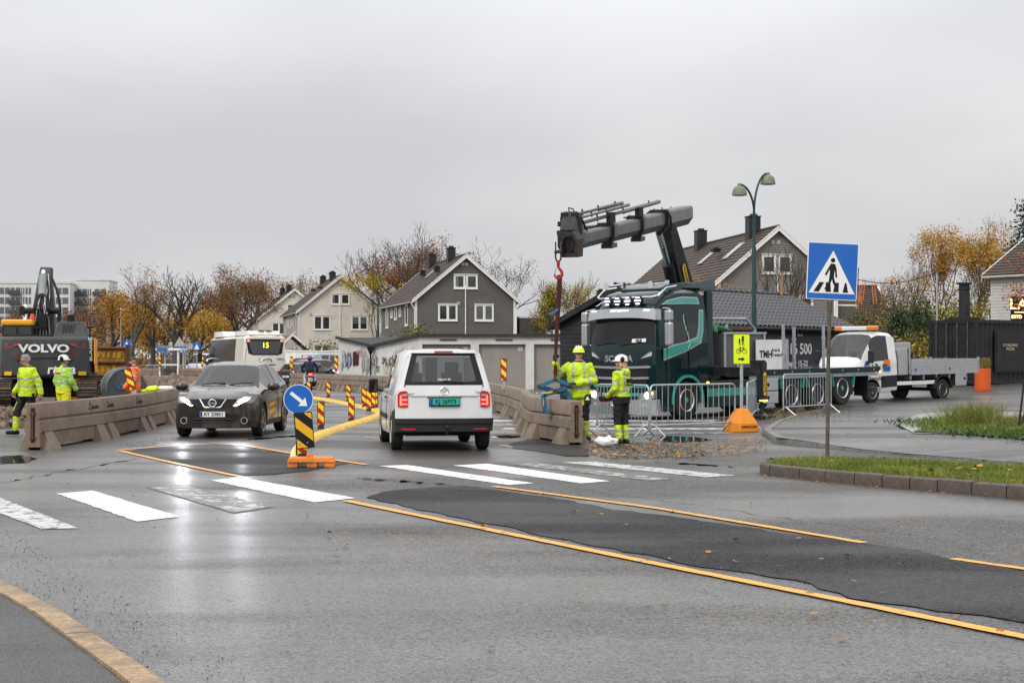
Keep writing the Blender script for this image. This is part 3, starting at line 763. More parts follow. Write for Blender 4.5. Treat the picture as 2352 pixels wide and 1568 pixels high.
# ---------------------------------------------------------------- black kiosk with an anthracite tiled roof
kio = thing('kiosk', 'black boarded takeaway kiosk with an anthracite tile roof', 'kiosk', (6.3, 56.7, .25), math.atan2(.73, .68))
m_kwall = M('black_board', (.016, .016, .018), .55, var=.2, dirt=((.03, .03, .032), .4, 2))
m_kpan = M('slate_sign_panel', (.045, .05, .06), .5, var=.08)
KL, KW, KE, KR = 11.7, 6.0, 2.75, 4.05
mb = MB(); mb.yz([(0, -.6), (KW, -.6), (KW, KE), (KW / 2, KR), (0, KE)], .03, KL - .03); obj('wall', mb, m_kwall, kio, 0)
k = -3
while k * .17 < KR - .1:                  # lapped boards on the gable
 a, b = k * .17, (k + 1) * .17; k += 1
 hf = lambda z: KW / 2 if z < KE else KW / 2 * max(0, (KR - z) / (KR - KE))
 wa, wb = hf(a), hf(b)
 q = MB(); q.add([(0, KW / 2 - wa, a), (0, KW / 2 + wa, a), (.024, KW / 2 + wb, b), (.024, KW / 2 - wb, b), (.03, KW / 2 - wa, a), (.03, KW / 2 + wa, a)], [(0, 1, 2, 3), (0, 4, 5, 1)])
 obj('board', q, m_kwall, kio, 0)
q = MB(); q.box((7.6, -.02, 1.35), (5.4, .04, 2.0)); pan = obj('sign_panel', q, m_kpan, kio, 0)
textmesh('lettering', '414 16 500', .62, m_white, pan, (7.55, -.045, 1.78), (1, 0, 0), (0, 0, 1), .012)
textmesh('opening_hours', 'Alle dager 15-22', .33, m_white, pan, (7.55, -.045, 1.2), (1, 0, 0), (0, 0, 1), .004)
q = MB(); q.box((8.05, -.03, 2.5), (.36, .06, .36)); q.lathe([(.12, 0), (.12, -.04)], (8.05, -.05, 2.5), 'y', 16, 1); obj('vent', q, [m_alu, m_ink], kio)
sl = math.hypot(KW / 2, KR - KE); ux, uz = (KW / 2) / sl, (KR - KE) / sl; ov = .45
q = MB()
for s in (-1, 1): q.yz([(KW / 2, KR + .1), (KW / 2 + s * (KW / 2 + ov * ux), KE - ov * uz + .1), (KW / 2 + s * (KW / 2 + ov * ux), KE - ov * uz - .02), (KW / 2, KR - .02)], -.2, KL + .2)
kroof = obj('roof', q, m_black, kio, 0)
q = MB(); q.yz([(KW / 2, KR + .2), (-ov * ux - .05, KE - ov * uz + .17), (-ov * ux - .05, KE - ov * uz - .05), (KW / 2, KR - .06)], KL + .2, KL + .27)
obj('verge_board', q, M('brown_verge', (.16, .085, .055), .6, var=.2), kroof, 0)
q = MB(); q.yz([(KW / 2, KR + .2), (-ov * ux - .05, KE - ov * uz + .17), (-ov * ux - .05, KE - ov * uz - .05), (KW / 2, KR - .06), (KW + ov * ux + .05, KE - ov * uz - .05), (KW + ov * ux + .05, KE - ov * uz + .17)], -.27, -.2)
obj('verge_board', q, m_kwall, kroof, 0)
tw, rows = .30, 10; cl = (sl + ov) / rows
tm = MB(); prof = [(0, .012), (.06, .0), (.12, .008), (.17, .05), (.22, .062), (.27, .045), (.31, .012)]
vs_ = [(a, 0, b + .02) for a, b in prof] + [(a, cl + .05, b + .045) for a, b in prof] + [(a, cl + .05, b + .01) for a, b in prof]
n_ = len(prof); tm.add(vs_, [(i, i + 1, n_ + i + 1, n_ + i) for i in range(n_ - 1)] + [(n_ + i, n_ + i + 1, 2 * n_ + i + 1, 2 * n_ + i) for i in range(n_ - 1)])
tile_me = mesh_of('roof_tile', tm, m_ktile, 50)
rest = MB(); ncol = int((KL + .4) / tw); rr = random.Random(4)
for c in range(ncol):
 for r in range(rows):
  # local slope frame: x along the ridge, y down the slope
  o_ = Vector((-.2 + c * tw, KW / 2 - r * cl * ux, KR + .1 - r * cl * uz))
  X = Matrix(((1, 0, 0, o_.x), (0, -ux, -uz, o_.y), (0, -uz, ux, o_.z), (0, 0, 0, 1)))
  if c >= ncol - 29:
   t_ = link('roof_tile', tile_me, kroof); t_.matrix_local = X @ Matrix.Rotation(rr.uniform(-.006, .006), 4, 'Y')
  else: rest.add(tm.v, tm.f, 0, X)
stuff(obj('tiles', rest, m_ktile, kroof, 50))
q = MB(); q.tube([(-.2, KW / 2, KR + .17), (KL + .2, KW / 2, KR + .17)], .1, 8)
for i in range(30): q.tube([(-.2 + i * .4, KW / 2, KR + .18), (-.2 + i * .4 + .05, KW / 2, KR + .18)], .115, 8)
obj('ridge', q, m_ktile, kroof)
q = MB(); q.tube([(-.2, -ov * ux - .08, KE - ov * uz + .02), (KL + .2, -ov * ux - .08, KE - ov * uz + .02)], .07, 8); obj('gutter', q, m_black, kroof)
q = MB(); q.box((KL - .6, KW / 2 - .2, KR + .5), (.07, .07, 1.2)); q.box((KL - .6, KW / 2 - .2, KR + 1.0), (.3, .05, .07)); tag(obj('wooden_post', q, M('raw_wood', (.33, .2, .09), .8)), '', '')
wp = bpy.data.objects['wooden_post']; wp.parent = kio; del wp['label'], wp['category']

# ---------------------------------------------------------------- black container and what stands on it
m_cont = M('black_container_steel', (.018, .018, .02), .5, var=.2, dirt=((.035, .033, .03), .5, 2))
def container(name, label, X, Y, z, rz, L=6.06, W=2.44, H=2.6, mat=m_cont, group=None):
 c = thing(name, label, 'container', (X, Y, z), rz, group)      # corner at the origin, long side along +x, doors on the x=0 end
 mb = MB()
 for y0 in (0, W - .12):
  for zz in (.08, H - .06): mb.box((L / 2, y0 + .06, zz), (L, .12, .14))
 for x in (.07, L - .07):
  for y in (.07, W - .07): mb.box((x, y, H / 2), (.15, .15, H))
  for zz in (.08, H - .06): mb.box((x, W / 2, zz), (.14, W, .14))
 obj('frame', mb, mat, c, 0)
 mb = MB(); n = int((L - .3) / .28)
 for s, y in ((1, .03), (-1, W - .03)):
  pts = []
  for i in range(n):
   x0 = .15 + i * (L - .3) / n; q = (L - .3) / n
   pts += [(x0, y), (x0 + q * .3, y), (x0 + q * .5, y + s * .045), (x0 + q * .8, y + s * .045)]
  pts.append((L - .15, y))
  k = len(pts); mb.add([(a, b, .12) for a, b in pts] + [(a, b, H - .1) for a, b in pts], [(i, i + 1, k + i + 1, k + i) for i in range(k - 1)])
 mb.box((L / 2, W / 2, H - .03), (L - .1, W - .1, .04)); mb.box((L - .05, W / 2, H / 2), (.03, W - .2, H - .2))
 obj('side_panel', mb, mat, c, 0)
 for k in range(2):
  mb = MB(); y0 = .13 + k * (W - .26) / 2; w = (W - .26) / 2 - .02
  mb.box((.05, y0 + w / 2, H / 2), (.05, w, H - .3))
  for z0, z1 in ((.25, .9), (1.0, 1.65), (1.75, 2.4)):
   mb.box((.02, y0 + w / 2, z0), (.03, w - .1, .03)); mb.box((.02, y0 + w / 2, z1), (.03, w - .1, .03))
  d = obj('container_door', mb, mat, c, 0)
  for t in (.25, .75):
   q = MB(); q.cyl((-.02, y0 + w * t, .1), (-.02, y0 + w * t, H - .08), .02, n=8)
   for zz in (.3, 1.1, 1.7, 2.35): q.box((0, y0 + w * t, zz), (.06, .1, .05))
   obj('lock_rod', q, M('dull_rod', (.12, .12, .12), .5, .6), d)
 return c
cx_, cy_ = at(2241, 0, 61.6).x, 61.6
con = container('shipping_container', 'black shipping container with lock rods and a pizza stall board', cx_, cy_, .62, math.atan2(.55, .835))
q = MB(); q.box((3.1, -.06, 1.35), (4.0, .06, 1.75)); q.box((3.1, -.10, 1.35), (3.84, .02, 1.6)); bd = obj('sign_board', q, m_cont, con, 0)
m_gold = M('gold_print', (.55, .42, .25), .5)
textmesh('lettering', 'STENOVNS\nPIZZA', .15, m_gold, bd, (2.0, -.115, 1.5), (1, 0, 0), (0, 0, 1), .002, space=1.3)
textmesh('lettering', 'LA', .62, m_gold, bd, (3.35, -.115, 1.4), (1, 0, 0), (0, 0, 1), .004, space=1.1)
textmesh('lettering', 'THE', .15, m_gold, bd, (3.3, -.115, 1.85), (1, 0, 0), (0, 0, 1), .002, space=1.3)
textmesh('lettering', 'ESTD', .15, m_gold, bd, (3.25, -.115, .82), (1, 0, 0), (0, 0, 1), .002, space=1.2)
q = MB(); q.box((3.4, -.115, 1.03), (1.0, .01, .03)); obj('rule', q, m_gold, bd, 0)
q = MB(); q.cyl((1.1, 1.5, 2.5), (1.1, 1.5, 4.2), .24, .22); q.cyl((1.1, 1.5, 4.12), (1.1, 1.5, 4.2), .3, .3); q.cyl((1.1, 1.5, 3.9), (1.1, 1.5, 3.95), .26); q.box((1.1, 1.5, 2.68), (.9, .9, .16))
tag(obj('flue', q, m_cont), 'tall black flue pipe standing on the container roof', 'flue').matrix_world = con.matrix_basis.copy()
lit = M('lit_letters', (1, .72, .35), .4, emit=2.2)
sg = thing('roof_sign', 'black sign with lit letters above the pizza container', 'sign', (at(2326, 0, 64).x, 64.0, 0), R(6))
q = MB(); q.box((.8, 0, 3.75), (1.75, .1, 1.05)); obj('board', q, M('sign_black', (.008, .008, .009), .5), sg, 0)
textmesh('lettering', 'LA', .62, lit, sg, (.22, -.06, 3.92), (1, 0, 0), (0, 0, 1), .008, space=1.15)
textmesh('lettering', 'ESTD   TA', .2, lit, sg, (.36, -.06, 3.4), (1, 0, 0), (0, 0, 1), .003)
q = MB(); q.box((.5, -.06, 3.6), (.9, .01, .035)); obj('rule', q, lit, sg, 0)
q = MB(); q.cyl((.3, 0, 3.25), (.3, 0, 3.1), .05); q.box((.3, 0, 3.12), (.3, .2, .06)); q.cyl((1.3, 0, 3.25), (1.3, 0, 3.1), .05); obj('bracket', q, m_black, sg)

# ---------------------------------------------------------------- apartment block far to the left
ap = thing('apartment_block', 'distant white apartment block with dark balconies on the hill', 'building', (at(120, 0, 480).x, 480, 0), R(4))
m_apw = M('white_facade', (.62, .62, .61), .7, var=.05, scale=.3)
m_bal = M('dark_balcony', (.06, .065, .075), .5); m_apg = M('facade_window', (.10, .12, .14), .15, coat=.5)
def block(x0, x1, y, d, z1, name='wall'):
 q = MB(); q.box(((x0 + x1) / 2, y + d / 2, z1 / 2), (x1 - x0, d, z1)); q.box(((x0 + x1) / 2, y + d / 2, z1 + .15), (x1 - x0 + .4, d + .4, .3)); obj(name, q, m_apw, ap, 0)
k480 = 480 / F
px_ = lambda x: (x - 120) * k480
pz_ = lambda y: CAMZ + (824 - y) * k480
block(px_(-80), px_(160), 0, 14, pz_(651)); block(px_(100), px_(185), 16, 10, pz_(640)); block(px_(160), px_(238), 8, 14, pz_(641))
rr = random.Random(3)
for fl in range(6):
 zt = pz_(660) - fl * 3.05
 for (a, b, kind) in ((-70, -50, 0), (-45, -20, 1), (-10, 0, 0), (2, 24, 0), (26, 48, 1), (50, 57, 0), (60, 72, 0), (128, 156, 0), (163, 186, 1), (188, 196, 0), (204, 230, 1)):
  y = 0 if b <= 160 else 8
  q = MB(); q.box((px_((a + b) / 2), y - .05, zt - 1.1), (px_(b) - px_(a), .1, 2.0)); w = obj('window', q, m_apg, ap, 0)
  q = MB(); q.box((px_((a + b) / 2), y - .12, zt - 1.1), (.25, .06, 2.0)); obj('mullion', q, m_apw, w, 0)
  if kind:
   q = MB(); q.box((px_((a + b) / 2) , y - .9, zt - 2.2), (px_(b) - px_(a) + .8, 1.6, .2)); q.box((px_((a + b) / 2), y - 1.68, zt - 1.6), (px_(b) - px_(a) + .8, .08, 1.2)); obj('balcony', q, m_bal, ap, 0)
for x in (150, 170):
 q = MB(); q.cyl((px_(x), 18, pz_(640)), (px_(x), 18, pz_(636)), .8); obj('roof_vent', q, m_galv, ap)
# ================================================================ vehicles
def shell(parent, T, reg, warp, mats, step=.11, ncol=8):
 """car body as a lofted skin; reg(x, j, side) names the part each patch belongs to"""
 xf, xr = T['x']; xs = set()
 n = int((xf - xr) / step)
 for i in range(n + 1): xs.add(round(xf + (xr - xf) * i / n, 4))
 for (xw, rw, Ra) in T['arch']:
  for a in range(0, 181, 15):
   x = xw + Ra * math.cos(R(a)) * .999
   if xr < x < xf: xs.add(round(x, 4))
  xs.add(round(xw + Ra + .004, 4)); xs.add(round(xw - Ra - .004, 4))
 for k in T.get('cuts', ()): xs.add(k)
 xs = sorted((x for x in xs if xr <= x <= xf), reverse=True)
 rings = []
 for x in xs:
  w, wr, belt, top, zb = (interp(T[k], x) for k in ('w', 'wr', 'belt', 'top', 'zb'))
  zl = zb
  for (xw, rw, Ra) in T['arch']:
   if abs(x - xw) < Ra: zl = max(zl, rw + math.sqrt(Ra * Ra - (x - xw) ** 2))
  er = T.get('er', .075)
  P = [(0, zl), (.80 * w, zl), (.965 * w, zl + .02), (.995 * w, max(zb + .14, zl + .045)), (w, max(lerp(zb, belt, .55), zl + .06)), (.985 * w, max(belt - .10, zl + .07)), (T.get('bk', .955) * w, belt),
   (lerp(T.get('bk', .955) * w, wr, .07), lerp(belt, top - er, .07)), (wr, top - er), (wr - er * .85, top - er * .3), (wr * .5, top - .004), (0, top)]
  out = []
  for y, z in P:
   if out: z = max(z, out[-1][1] + .002)
   out.append((y, z))
  rings.append([[Vector(warp(Vector((x, s * y, z)))) for y, z in out] for s in (1, -1)])
 K = len(rings[0][0]); parts = {}
 def put(key, vs):
  if key is None: return
  parts.setdefault(key, MB()).add(vs, [(0, 1, 2, 3)])
 for i in range(len(xs) - 1):
  xm = (xs[i] + xs[i + 1]) / 2
  for si, s in enumerate((1, -1)):
   for j in range(K - 1):
    a, b = rings[i][si], rings[i + 1][si]
    put(reg(xm, j, s), [a[j], a[j + 1], b[j + 1], b[j]])
 for e, x in ((0, xs[0]), (-1, xs[-1])):
  w = lambda j, t: warp(Vector((x, 0, 0)))
  L, Rr = rings[e][0], rings[e][1]
  raw = [(v.y, v.z) for v in L]
  for j in range(K - 1):
   for c in range(ncol):
    q = []
    for jj, cc in ((j, c), (j, c + 1), (j + 1, c + 1), (j + 1, c)):
     t = cc / ncol * 2 - 1
     q.append(Vector(warp(Vector((x, t * raw[jj][0], raw[jj][1])))))
    put(reg(x, j, 0), q)
 objs = {}
 for key, mb in parts.items():
  me_ = mb
  nm, mt = key[0], key[1]
  o = obj(nm, me_, mats[mt], parent, 50)
  bm = bmesh.new(); bm.from_mesh(o.data); bmesh.ops.remove_doubles(bm, verts=bm.verts, dist=.0006); bmesh.ops.recalc_face_normals(bm, faces=bm.faces)
  bm.to_mesh(o.data); bm.free(); o.data.polygons.foreach_set('use_smooth', [True] * len(o.data.polygons)); o.data.set_sharp_from_angle(angle=R(42))
  objs.setdefault(nm, []).append(o)
 return objs

def wheel(parent, c, Rr, w, rim, side, style='spoke', rimm=None, n=10, hubm=None, parts=True):
 """side +1: outer face towards +y"""
 t = MB()
 t.lathe([(rim, -w * .42), (Rr * .90, -w * .5), (Rr * .985, -w * .42), (Rr, -w * .28), (Rr, w * .28), (Rr * .985, w * .42), (Rr * .90, w * .5), (rim, w * .42)], c, 'y', 28)
 wh = obj('wheel', t, m_rubber, parent, 40)
 if not parts: return wh
 rimm = rimm or m_alu
 y = lambda k: c[1] + side * w * k
 q = MB()
 if style == 'spoke':
  q.lathe([(rim * 1.03, y(.44) - c[1]), (rim * 1.0, y(.50) - c[1]), (rim * .92, y(.44) - c[1]), (rim * .90, y(.1) - c[1])], c, 'y', 28, 0, False)
  for k in range(n):
   a = 2 * PI * k / n
   q.bar((c[0] + .08 * math.cos(a), y(.36), c[2] + .08 * math.sin(a)), (c[0] + rim * .96 * math.cos(a), y(.43), c[2] + rim * .96 * math.sin(a)), .05, .03, 0, (0, 1, 0), rim * .20)
  q.lathe([(.075, y(.30) - c[1]), (.075, y(.43) - c[1]), (.03, y(.44) - c[1])], c, 'y', 14)
  bk = MB(); bk.lathe([(rim * .93, y(.08) - c[1]), (.02, y(.06) - c[1])], c, 'y', 20); obj('brake', bk, m_dark, wh)
 elif style == 'dish':                      # steel or alloy dish with round holes and nuts
  q.lathe([(rim * 1.04, y(.43) - c[1]), (rim * 1.0, y(.5) - c[1]), (rim * .93, y(.45) - c[1]), (rim * .86, y(.2) - c[1]), (rim * .62, y(.24) - c[1]), (rim * .45, y(.22) - c[1]), (rim * .2, y(.22) - c[1]), (.01, y(.22) - c[1])], c, 'y', 28, 0, False)
  hb = MB(); hb.lathe([(rim * .36, y(.2) - c[1]), (rim * .33, y(.36) - c[1]), (rim * .22, y(.44) - c[1]), (.01, y(.45) - c[1])], c, 'y', 16)
  obj('hub', hb, hubm or rimm, wh)
  for k in range(10):
   a = 2 * PI * k / 10
   b = MB(); b.lathe([(.02, y(.2) - c[1]), (.018, y(.33) - c[1]), (.006, y(.34) - c[1])], (c[0] + rim * .5 * math.cos(a), c[1], c[2] + rim * .5 * math.sin(a)), 'y', 6); obj('nut', b, m_dark, wh, 0)
   hh = MB(); hh.lathe([(rim * .075, y(.15) - c[1]), (rim * .075, y(.245) - c[1])], (c[0] + rim * .74 * math.cos(a + .3), c[1], c[2] + rim * .74 * math.sin(a + .3)), 'y', 8); obj('hand_hole', hh, m_dark, wh, 0)
 elif style == 'deep':                      # rear lorry wheel: deep bowl
  q.lathe([(rim * 1.04, y(.43) - c[1]), (rim * 1.0, y(.5) - c[1]), (rim * .95, y(.45) - c[1]), (rim * .88, y(-.05) - c[1]), (rim * .6, y(-.12) - c[1]), (.01, y(-.12) - c[1])], c, 'y', 28, 0, False)
  hb = MB(); hb.lathe([(rim * .42, y(-.1) - c[1]), (rim * .4, y(.28) - c[1]), (rim * .28, y(.36) - c[1]), (.01, y(.37) - c[1])], c, 'y', 16); obj('hub', hb, hubm or rimm, wh)
 obj('rim', q, rimm, wh, 40)
 return wh

def slab(parent, name, pts, surf, off, mat, th=.03, axis=1, bev=0):
 """a panel on the nose (axis=1) or tail (-1): pts (y, z) carried onto the surface x=surf(y, z), standing off by off"""
 mb = MB(); n = len(pts)
 a = [(surf(y, z) + axis * off, y, z) for y, z in pts]; b = [(surf(y, z) - axis * th, y, z) for y, z in pts]
 mb.add(a + b, [tuple(range(n)), tuple(range(2 * n - 1, n - 1, -1))] + [(i, (i + 1) % n, n + (i + 1) % n, n + i) for i in range(n)])
 return obj(name, mb, mat, parent, 0, bev)
def band(parent, name, top, bot, surf, off, mat, th=.03, axis=1):
 """a wide panel: top and bot are (y, z) lists of equal length"""
 mb = MB(); n = len(top)
 A = [[(surf(y, z) + axis * off, y, z) for y, z in r] for r in (top, bot)]; B_ = [[(surf(y, z) - axis * th, y, z) for y, z in r] for r in (top, bot)]
 vs = A[0] + A[1] + B_[0] + B_[1]; f = []
 for i in range(n - 1):
  f += [(i, i + 1, n + i + 1, n + i), (2 * n + i, 3 * n + i, 3 * n + i + 1, 2 * n + i + 1), (i, 2 * n + i, 2 * n + i + 1, i + 1), (n + i, n + i + 1, 3 * n + i + 1, 3 * n + i)]
 f += [(0, n, 3 * n, 2 * n), (n - 1, 3 * n - 1, 4 * n - 1, 2 * n - 1)]
 mb.add(vs, f); return obj(name, mb, mat, parent, 40)
def mirror(parent, c, sgn, mat, s=1.0):
 mb = MB(); mb.ell((c[0], c[1], c[2]), (.08 * s, .13 * s, .095 * s), 12, 8); mb.bar((c[0], c[1], c[2] - .03), (c[0] - .02, c[1] - sgn * .16 * s, c[2] - .09 * s), .06, .04)
 o = obj('mirror', mb, mat, parent)
 return o
def seats(parent, xs, zs, ww=.36, col_=None):
 for x in xs:
  for y in (-ww, ww):
   mb = MB(); mb.box((x, y, zs + .28), (.14, .46, .6), 0, None, (.7, .85), (-.08, 0)); mb.box((x - .1, y, zs + .68), (.09, .26, .2)); mb.box((x + .25, y, zs), (.5, .46, .16))
   obj('seat', mb, col_ or m_seat, parent, 30, .03)
 return
def basic_mats(paint): return dict(paint=paint, glass=g_car, dark=g_dark, black=m_black, under=m_dark)

def plate(parent, o, u, v, txt, bg, w=.52, h=.11, strip=True, name='number_plate'):
 o, u, v = Vector(o), Vector(u), Vector(v); n = u.cross(v)
 mb = MB(); mb.prism([(-w / 2, -h / 2), (w / 2, -h / 2), (w / 2, h / 2), (-w / 2, h / 2)], o, u, v, n * .012)
 p = obj(name, mb, bg, parent, 0)
 if strip:
  mb = MB(); mb.prism([(-w / 2 + .004, -h / 2 + .004), (-w / 2 + .05, -h / 2 + .004), (-w / 2 + .05, h / 2 - .004), (-w / 2 + .004, h / 2 - .004)], o + n * .012, u, v, n * .002)
  obj('country_strip', mb, m_blueink, p, 0)
 textmesh('lettering', txt, h * .95, m_ink, p, o + n * .014 + u * .022, u, v, .0025, .001, sx=w / .52 * .98)
 return p

# ---------------------------------------------------------------- brown crossover meeting the camera
def crossover():
 p = M('brown_metallic', (.040, .031, .026), .24, .3, var=.03, coat=1.0, rvar=.03)
 c = thing('car', 'brown metallic crossover with headlights on beside the barriers', 'car', (-6.15, 33.72, 0), R(-90) - .02)
 T = dict(x=(2.17, -2.19), arch=[(1.32, .345, .40), (-1.326, .345, .40)],
   top=[(-2.19, .88), (-2.12, 1.0), (-2.0, 1.14), (-1.72, 1.44), (-1.5, 1.52), (-1.1, 1.565), (-.5, 1.59), (-.05, 1.565), (.22, 1.50), (.98, 1.085), (1.25, 1.045), (1.7, .975), (2.02, .885), (2.12, .83), (2.17, .80)],
   belt=[(-2.19, .82), (-2.0, 1.06), (-1.6, 1.12), (-1, 1.06), (0, 1.02), (1.0, .985), (1.7, .90), (2.17, .72)],
   w=[(-2.19, .80), (-2.0, .875), (-1.6, .90), (1.5, .90), (1.85, .875), (2.05, .835), (2.17, .80)],
   wr=[(-2.19, .62), (-2, .66), (-1.6, .58), (-.6, .615), (.2, .60), (.95, .735), (1.7, .66), (2.17, .56)],
   zb=[(-2.19, .3), (-1.9, .22), (1.8, .19), (2.17, .20)], cuts=(.20, 1.0, -1.72, -2.0, .13, -.42, -.52, -1.22, -1.30))
 def warp(v):
  if v.x > 1.4: v.x -= sst(1.4, 2.17, v.x) * .36 * (min(1, abs(v.y) / .9)) ** 2.6
  if v.x < -1.5: v.x += sst(-1.5, -2.19, v.x) * .22 * (min(1, abs(v.y) / .9)) ** 2.6
  return v
 def reg(x, j, s):
  if j <= 1: return ('underbody', 'under')
  if .19 < x < 1.0 and j >= 8: return ('windscreen', 'glass')
  if -2.0 < x < -1.72 and j >= 8: return ('rear_window', 'dark')
  if s and j == 7 or (s and j == 6 and False):
   if -.42 < x < .75: return ('side_window', 'dark', s, 1)
   if -1.22 < x < -.52: return ('side_window', 'dark', s, 2)
   if -1.6 < x < -1.30: return ('side_window', 'dark', s, 3)
   if -1.6 < x < .75: return ('window_pillar', 'black', s)
  if s and j in (2,): return ('sill_cladding', 'black', s)
  return ('body', 'paint')
 shell(c, T, reg, warp, basic_mats(p))
 sf = lambda y, z: 2.17 - .36 * (abs(y) / .9) ** 2.6 + .015 - .10 * max(0, (.42 - z) / .25) ** 2 - (.25 * max(0, z - .78))
 mb = MB(); mb.box((0, 0, .45), (3.6, 1.3, .4)); obj('chassis', mb, m_dark, c, 0)
 mb = MB(); mb.box((.75, 0, .85), (.4, 1.35, .22)); mb.box((-.9, 0, .7), (.3, 1.3, .5)); obj('dashboard', mb, m_inner, c, 0, .03)
 seats(c, (-.1, -1.0), .55)
 mb = MB()
 mb.tube([(.45 + .14 * math.cos(a), .36 + .17 * math.sin(a), .98) for a in [k * PI / 8 for k in range(17)]], .013, 6); obj('steering_wheel', mb, m_black, c)
 # nose
 yy = [-.60 + .1 * i for i in range(13)]
 band(c, 'grille', [(y, .815 - .02 * abs(y)) for y in yy], [(y, .70 - .01 * abs(y)) if abs(y) > .32 else (y, .62) for y in yy], sf, .004, m_black)
 yy = [-.52 + .104 * i for i in range(11)]
 low = band(c, 'lower_grille', [(y, .52 - .03 * abs(y)) for y in yy], [(y, .27 + .14 * max(0, abs(y) - .36) / .16) for y in yy], sf, .006, m_black)
 for z in (.33, .40): band(c, 'grille_bar', [(y, z + .012) for y in yy[1:-1]], [(y, z - .012) for y in yy[1:-1]], sf, .018, M('dark_grey_plastic', (.05, .05, .052), .45))
 v = MB(); path = [(-.30, .815), (-.20, .645), (-.15, .62), (.15, .62), (.20, .645), (.30, .815)]
 rings = []
 for (a, b), nrm in zip(path, ((.04, .0), (.03, .02), (.0, .035), (0, .035), (-.03, .02), (-.04, 0))):
  x = sf(a, b) + .02
  rings.append([(x, a, b), (x + .015, a + nrm[0] * .5, b + nrm[1] * .5), (x, a + nrm[0], b + nrm[1]), (x - .04, a + nrm[0] * .5, b + nrm[1] * .5)])
 v.loft(rings); obj('chrome_trim', v, m_chrome, c)
 e = MB(); x = sf(0, .735) + .03; e.tube([(x, .075 * math.cos(a), .725 + .075 * math.sin(a)) for a in [k * PI / 10 for k in range(21)]], .011, 6); e.box((x, 0, .725), (.012, .19, .035)); obj('badge', e, m_chrome, c)
 textmesh('badge_lettering', 'NISSAN', .032, m_ink, c, (x + .008, 0, .725), (0, 1, 0), (0, 0, 1), .001, .001, sx=1.1)
 plate(c, (sf(0, .5) + .015, 0, .495), (0, 1, 0), (0, 0, 1), 'AY 23851', m_plate_w)
 for s in (-1, 1):
  h = slab(c, 'headlight', [(s * .40, .665), (s * .46, .655), (s * .60, .73), (s * .74, .80), (s * .76, .865), (s * .66, .845), (s * .50, .79)], sf, .012, m_lens)
  for (y, z, r_) in ((.64, .80, .042), (.55, .755, .030)):
   b = MB(); b.lathe([(r_, 0), (r_ * .8, .02), (.002, .024)], (sf(s * y, z) + .012, s * y, z), 'x', 14); obj('lamp', b, M('headlamp_lit', (.96, .95, 1), .3, emit=50), h)
  b = slab(h, 'running_light', [(s * .43, .668), (s * .47, .662), (s * .64, .755), (s * .63, .772)], sf, .016, m_whitelit)
  f = MB(); f.lathe([(.075, 0), (.07, .03), (.058, .03), (.055, .0)], (sf(s * .63, .36) + .005, s * .63, .36), 'x', 20); fo = obj('fog_lamp_ring', f, m_chrome, c)
  f = MB(); f.lathe([(.055, .0), (.05, .012), (.002, .016)], (sf(s * .63, .36) + .005, s * .63, .36), 'x', 16); obj('fog_lamp', f, m_dark, fo)
  mirror(c, (.70, s * 1.0, 1.05), s, p, 1.05)
  rl = MB(); rl.tube([(.05, s * .60, 1.575), (-.05, s * .61, 1.625), (-.6, s * .62, 1.655), (-1.2, s * .60, 1.63), (-1.4, s * .59, 1.57)], .018, 6); obj('roof_rail', rl, m_chrome, c)
  for xw in (1.32, -1.326):
   ar = MB(); rings = []
   for k in range(13):
    a = PI * k / 12; rr_ = .40
    q = lambda r, yy_: tuple(warp(Vector((xw + r * math.cos(a), s * yy_, .345 + r * math.sin(a)))))
    rings.append([q(.395, .80), q(.395, .915), q(.45, .905), q(.45, .80)])
   ar.loft(rings); obj('wheel_arch', ar, m_black, c)
   wheel(c, (xw, s * .79, .345), .345, .215, .235, s, 'spoke', M('dark_alloy', (.28, .26, .24), .35, .9), 5)
  hd = MB()
  for x in (-.35, -1.15): hd.box((x, s * .915, .90), (.20, .03, .03))
  for i, x in enumerate((-.35, -1.15)):
   hd = MB(); hd.box((x, s * .912, .90), (.20, .035, .03)); obj('door_handle', hd, p, c, 30, .008)
   gp_ = MB(); gp_.box((x - .12, s * .9015, .66), (.008, .006, .62)); obj('door_gap', gp_, m_ink, c, 0)
 for i, (y0, y1) in enumerate(((.1, .62), (-.5, .0))):
  wp_ = MB(); wp_.tube([(1.0, y0, 1.085), (.96, (y0 + y1) / 2, 1.12), (.93, y1, 1.13)], .011, 5); obj('wiper', wp_, m_black, c)
 mb = MB(); mb.box((.28, 0, 1.42), (.06, .22, .07)); obj('rear_view_mirror', mb, m_black, c, 0, .01)
 an = MB(); an.tube([(-1.2, 0, 1.57), (-1.45, 0, 1.9)], .006, 5); obj('antenna', an, m_black, c)
 for s in (-1, 1):                          # the low beams that shine on the wet road
  L_ = bpy.data.lights.new('low_beam', 'SPOT'); L_.energy = 60; L_.spot_size = R(70); L_.spot_blend = 1; L_.shadow_soft_size = .05; L_.color = (.93, .94, 1)
  lo = bpy.data.objects.new('low_beam', L_); col.objects.link(lo); lo.parent = c; lo.location = (2.25, s * .62, .80); lo.rotation_euler = (0, R(-84), 0)
 return c
crossover()

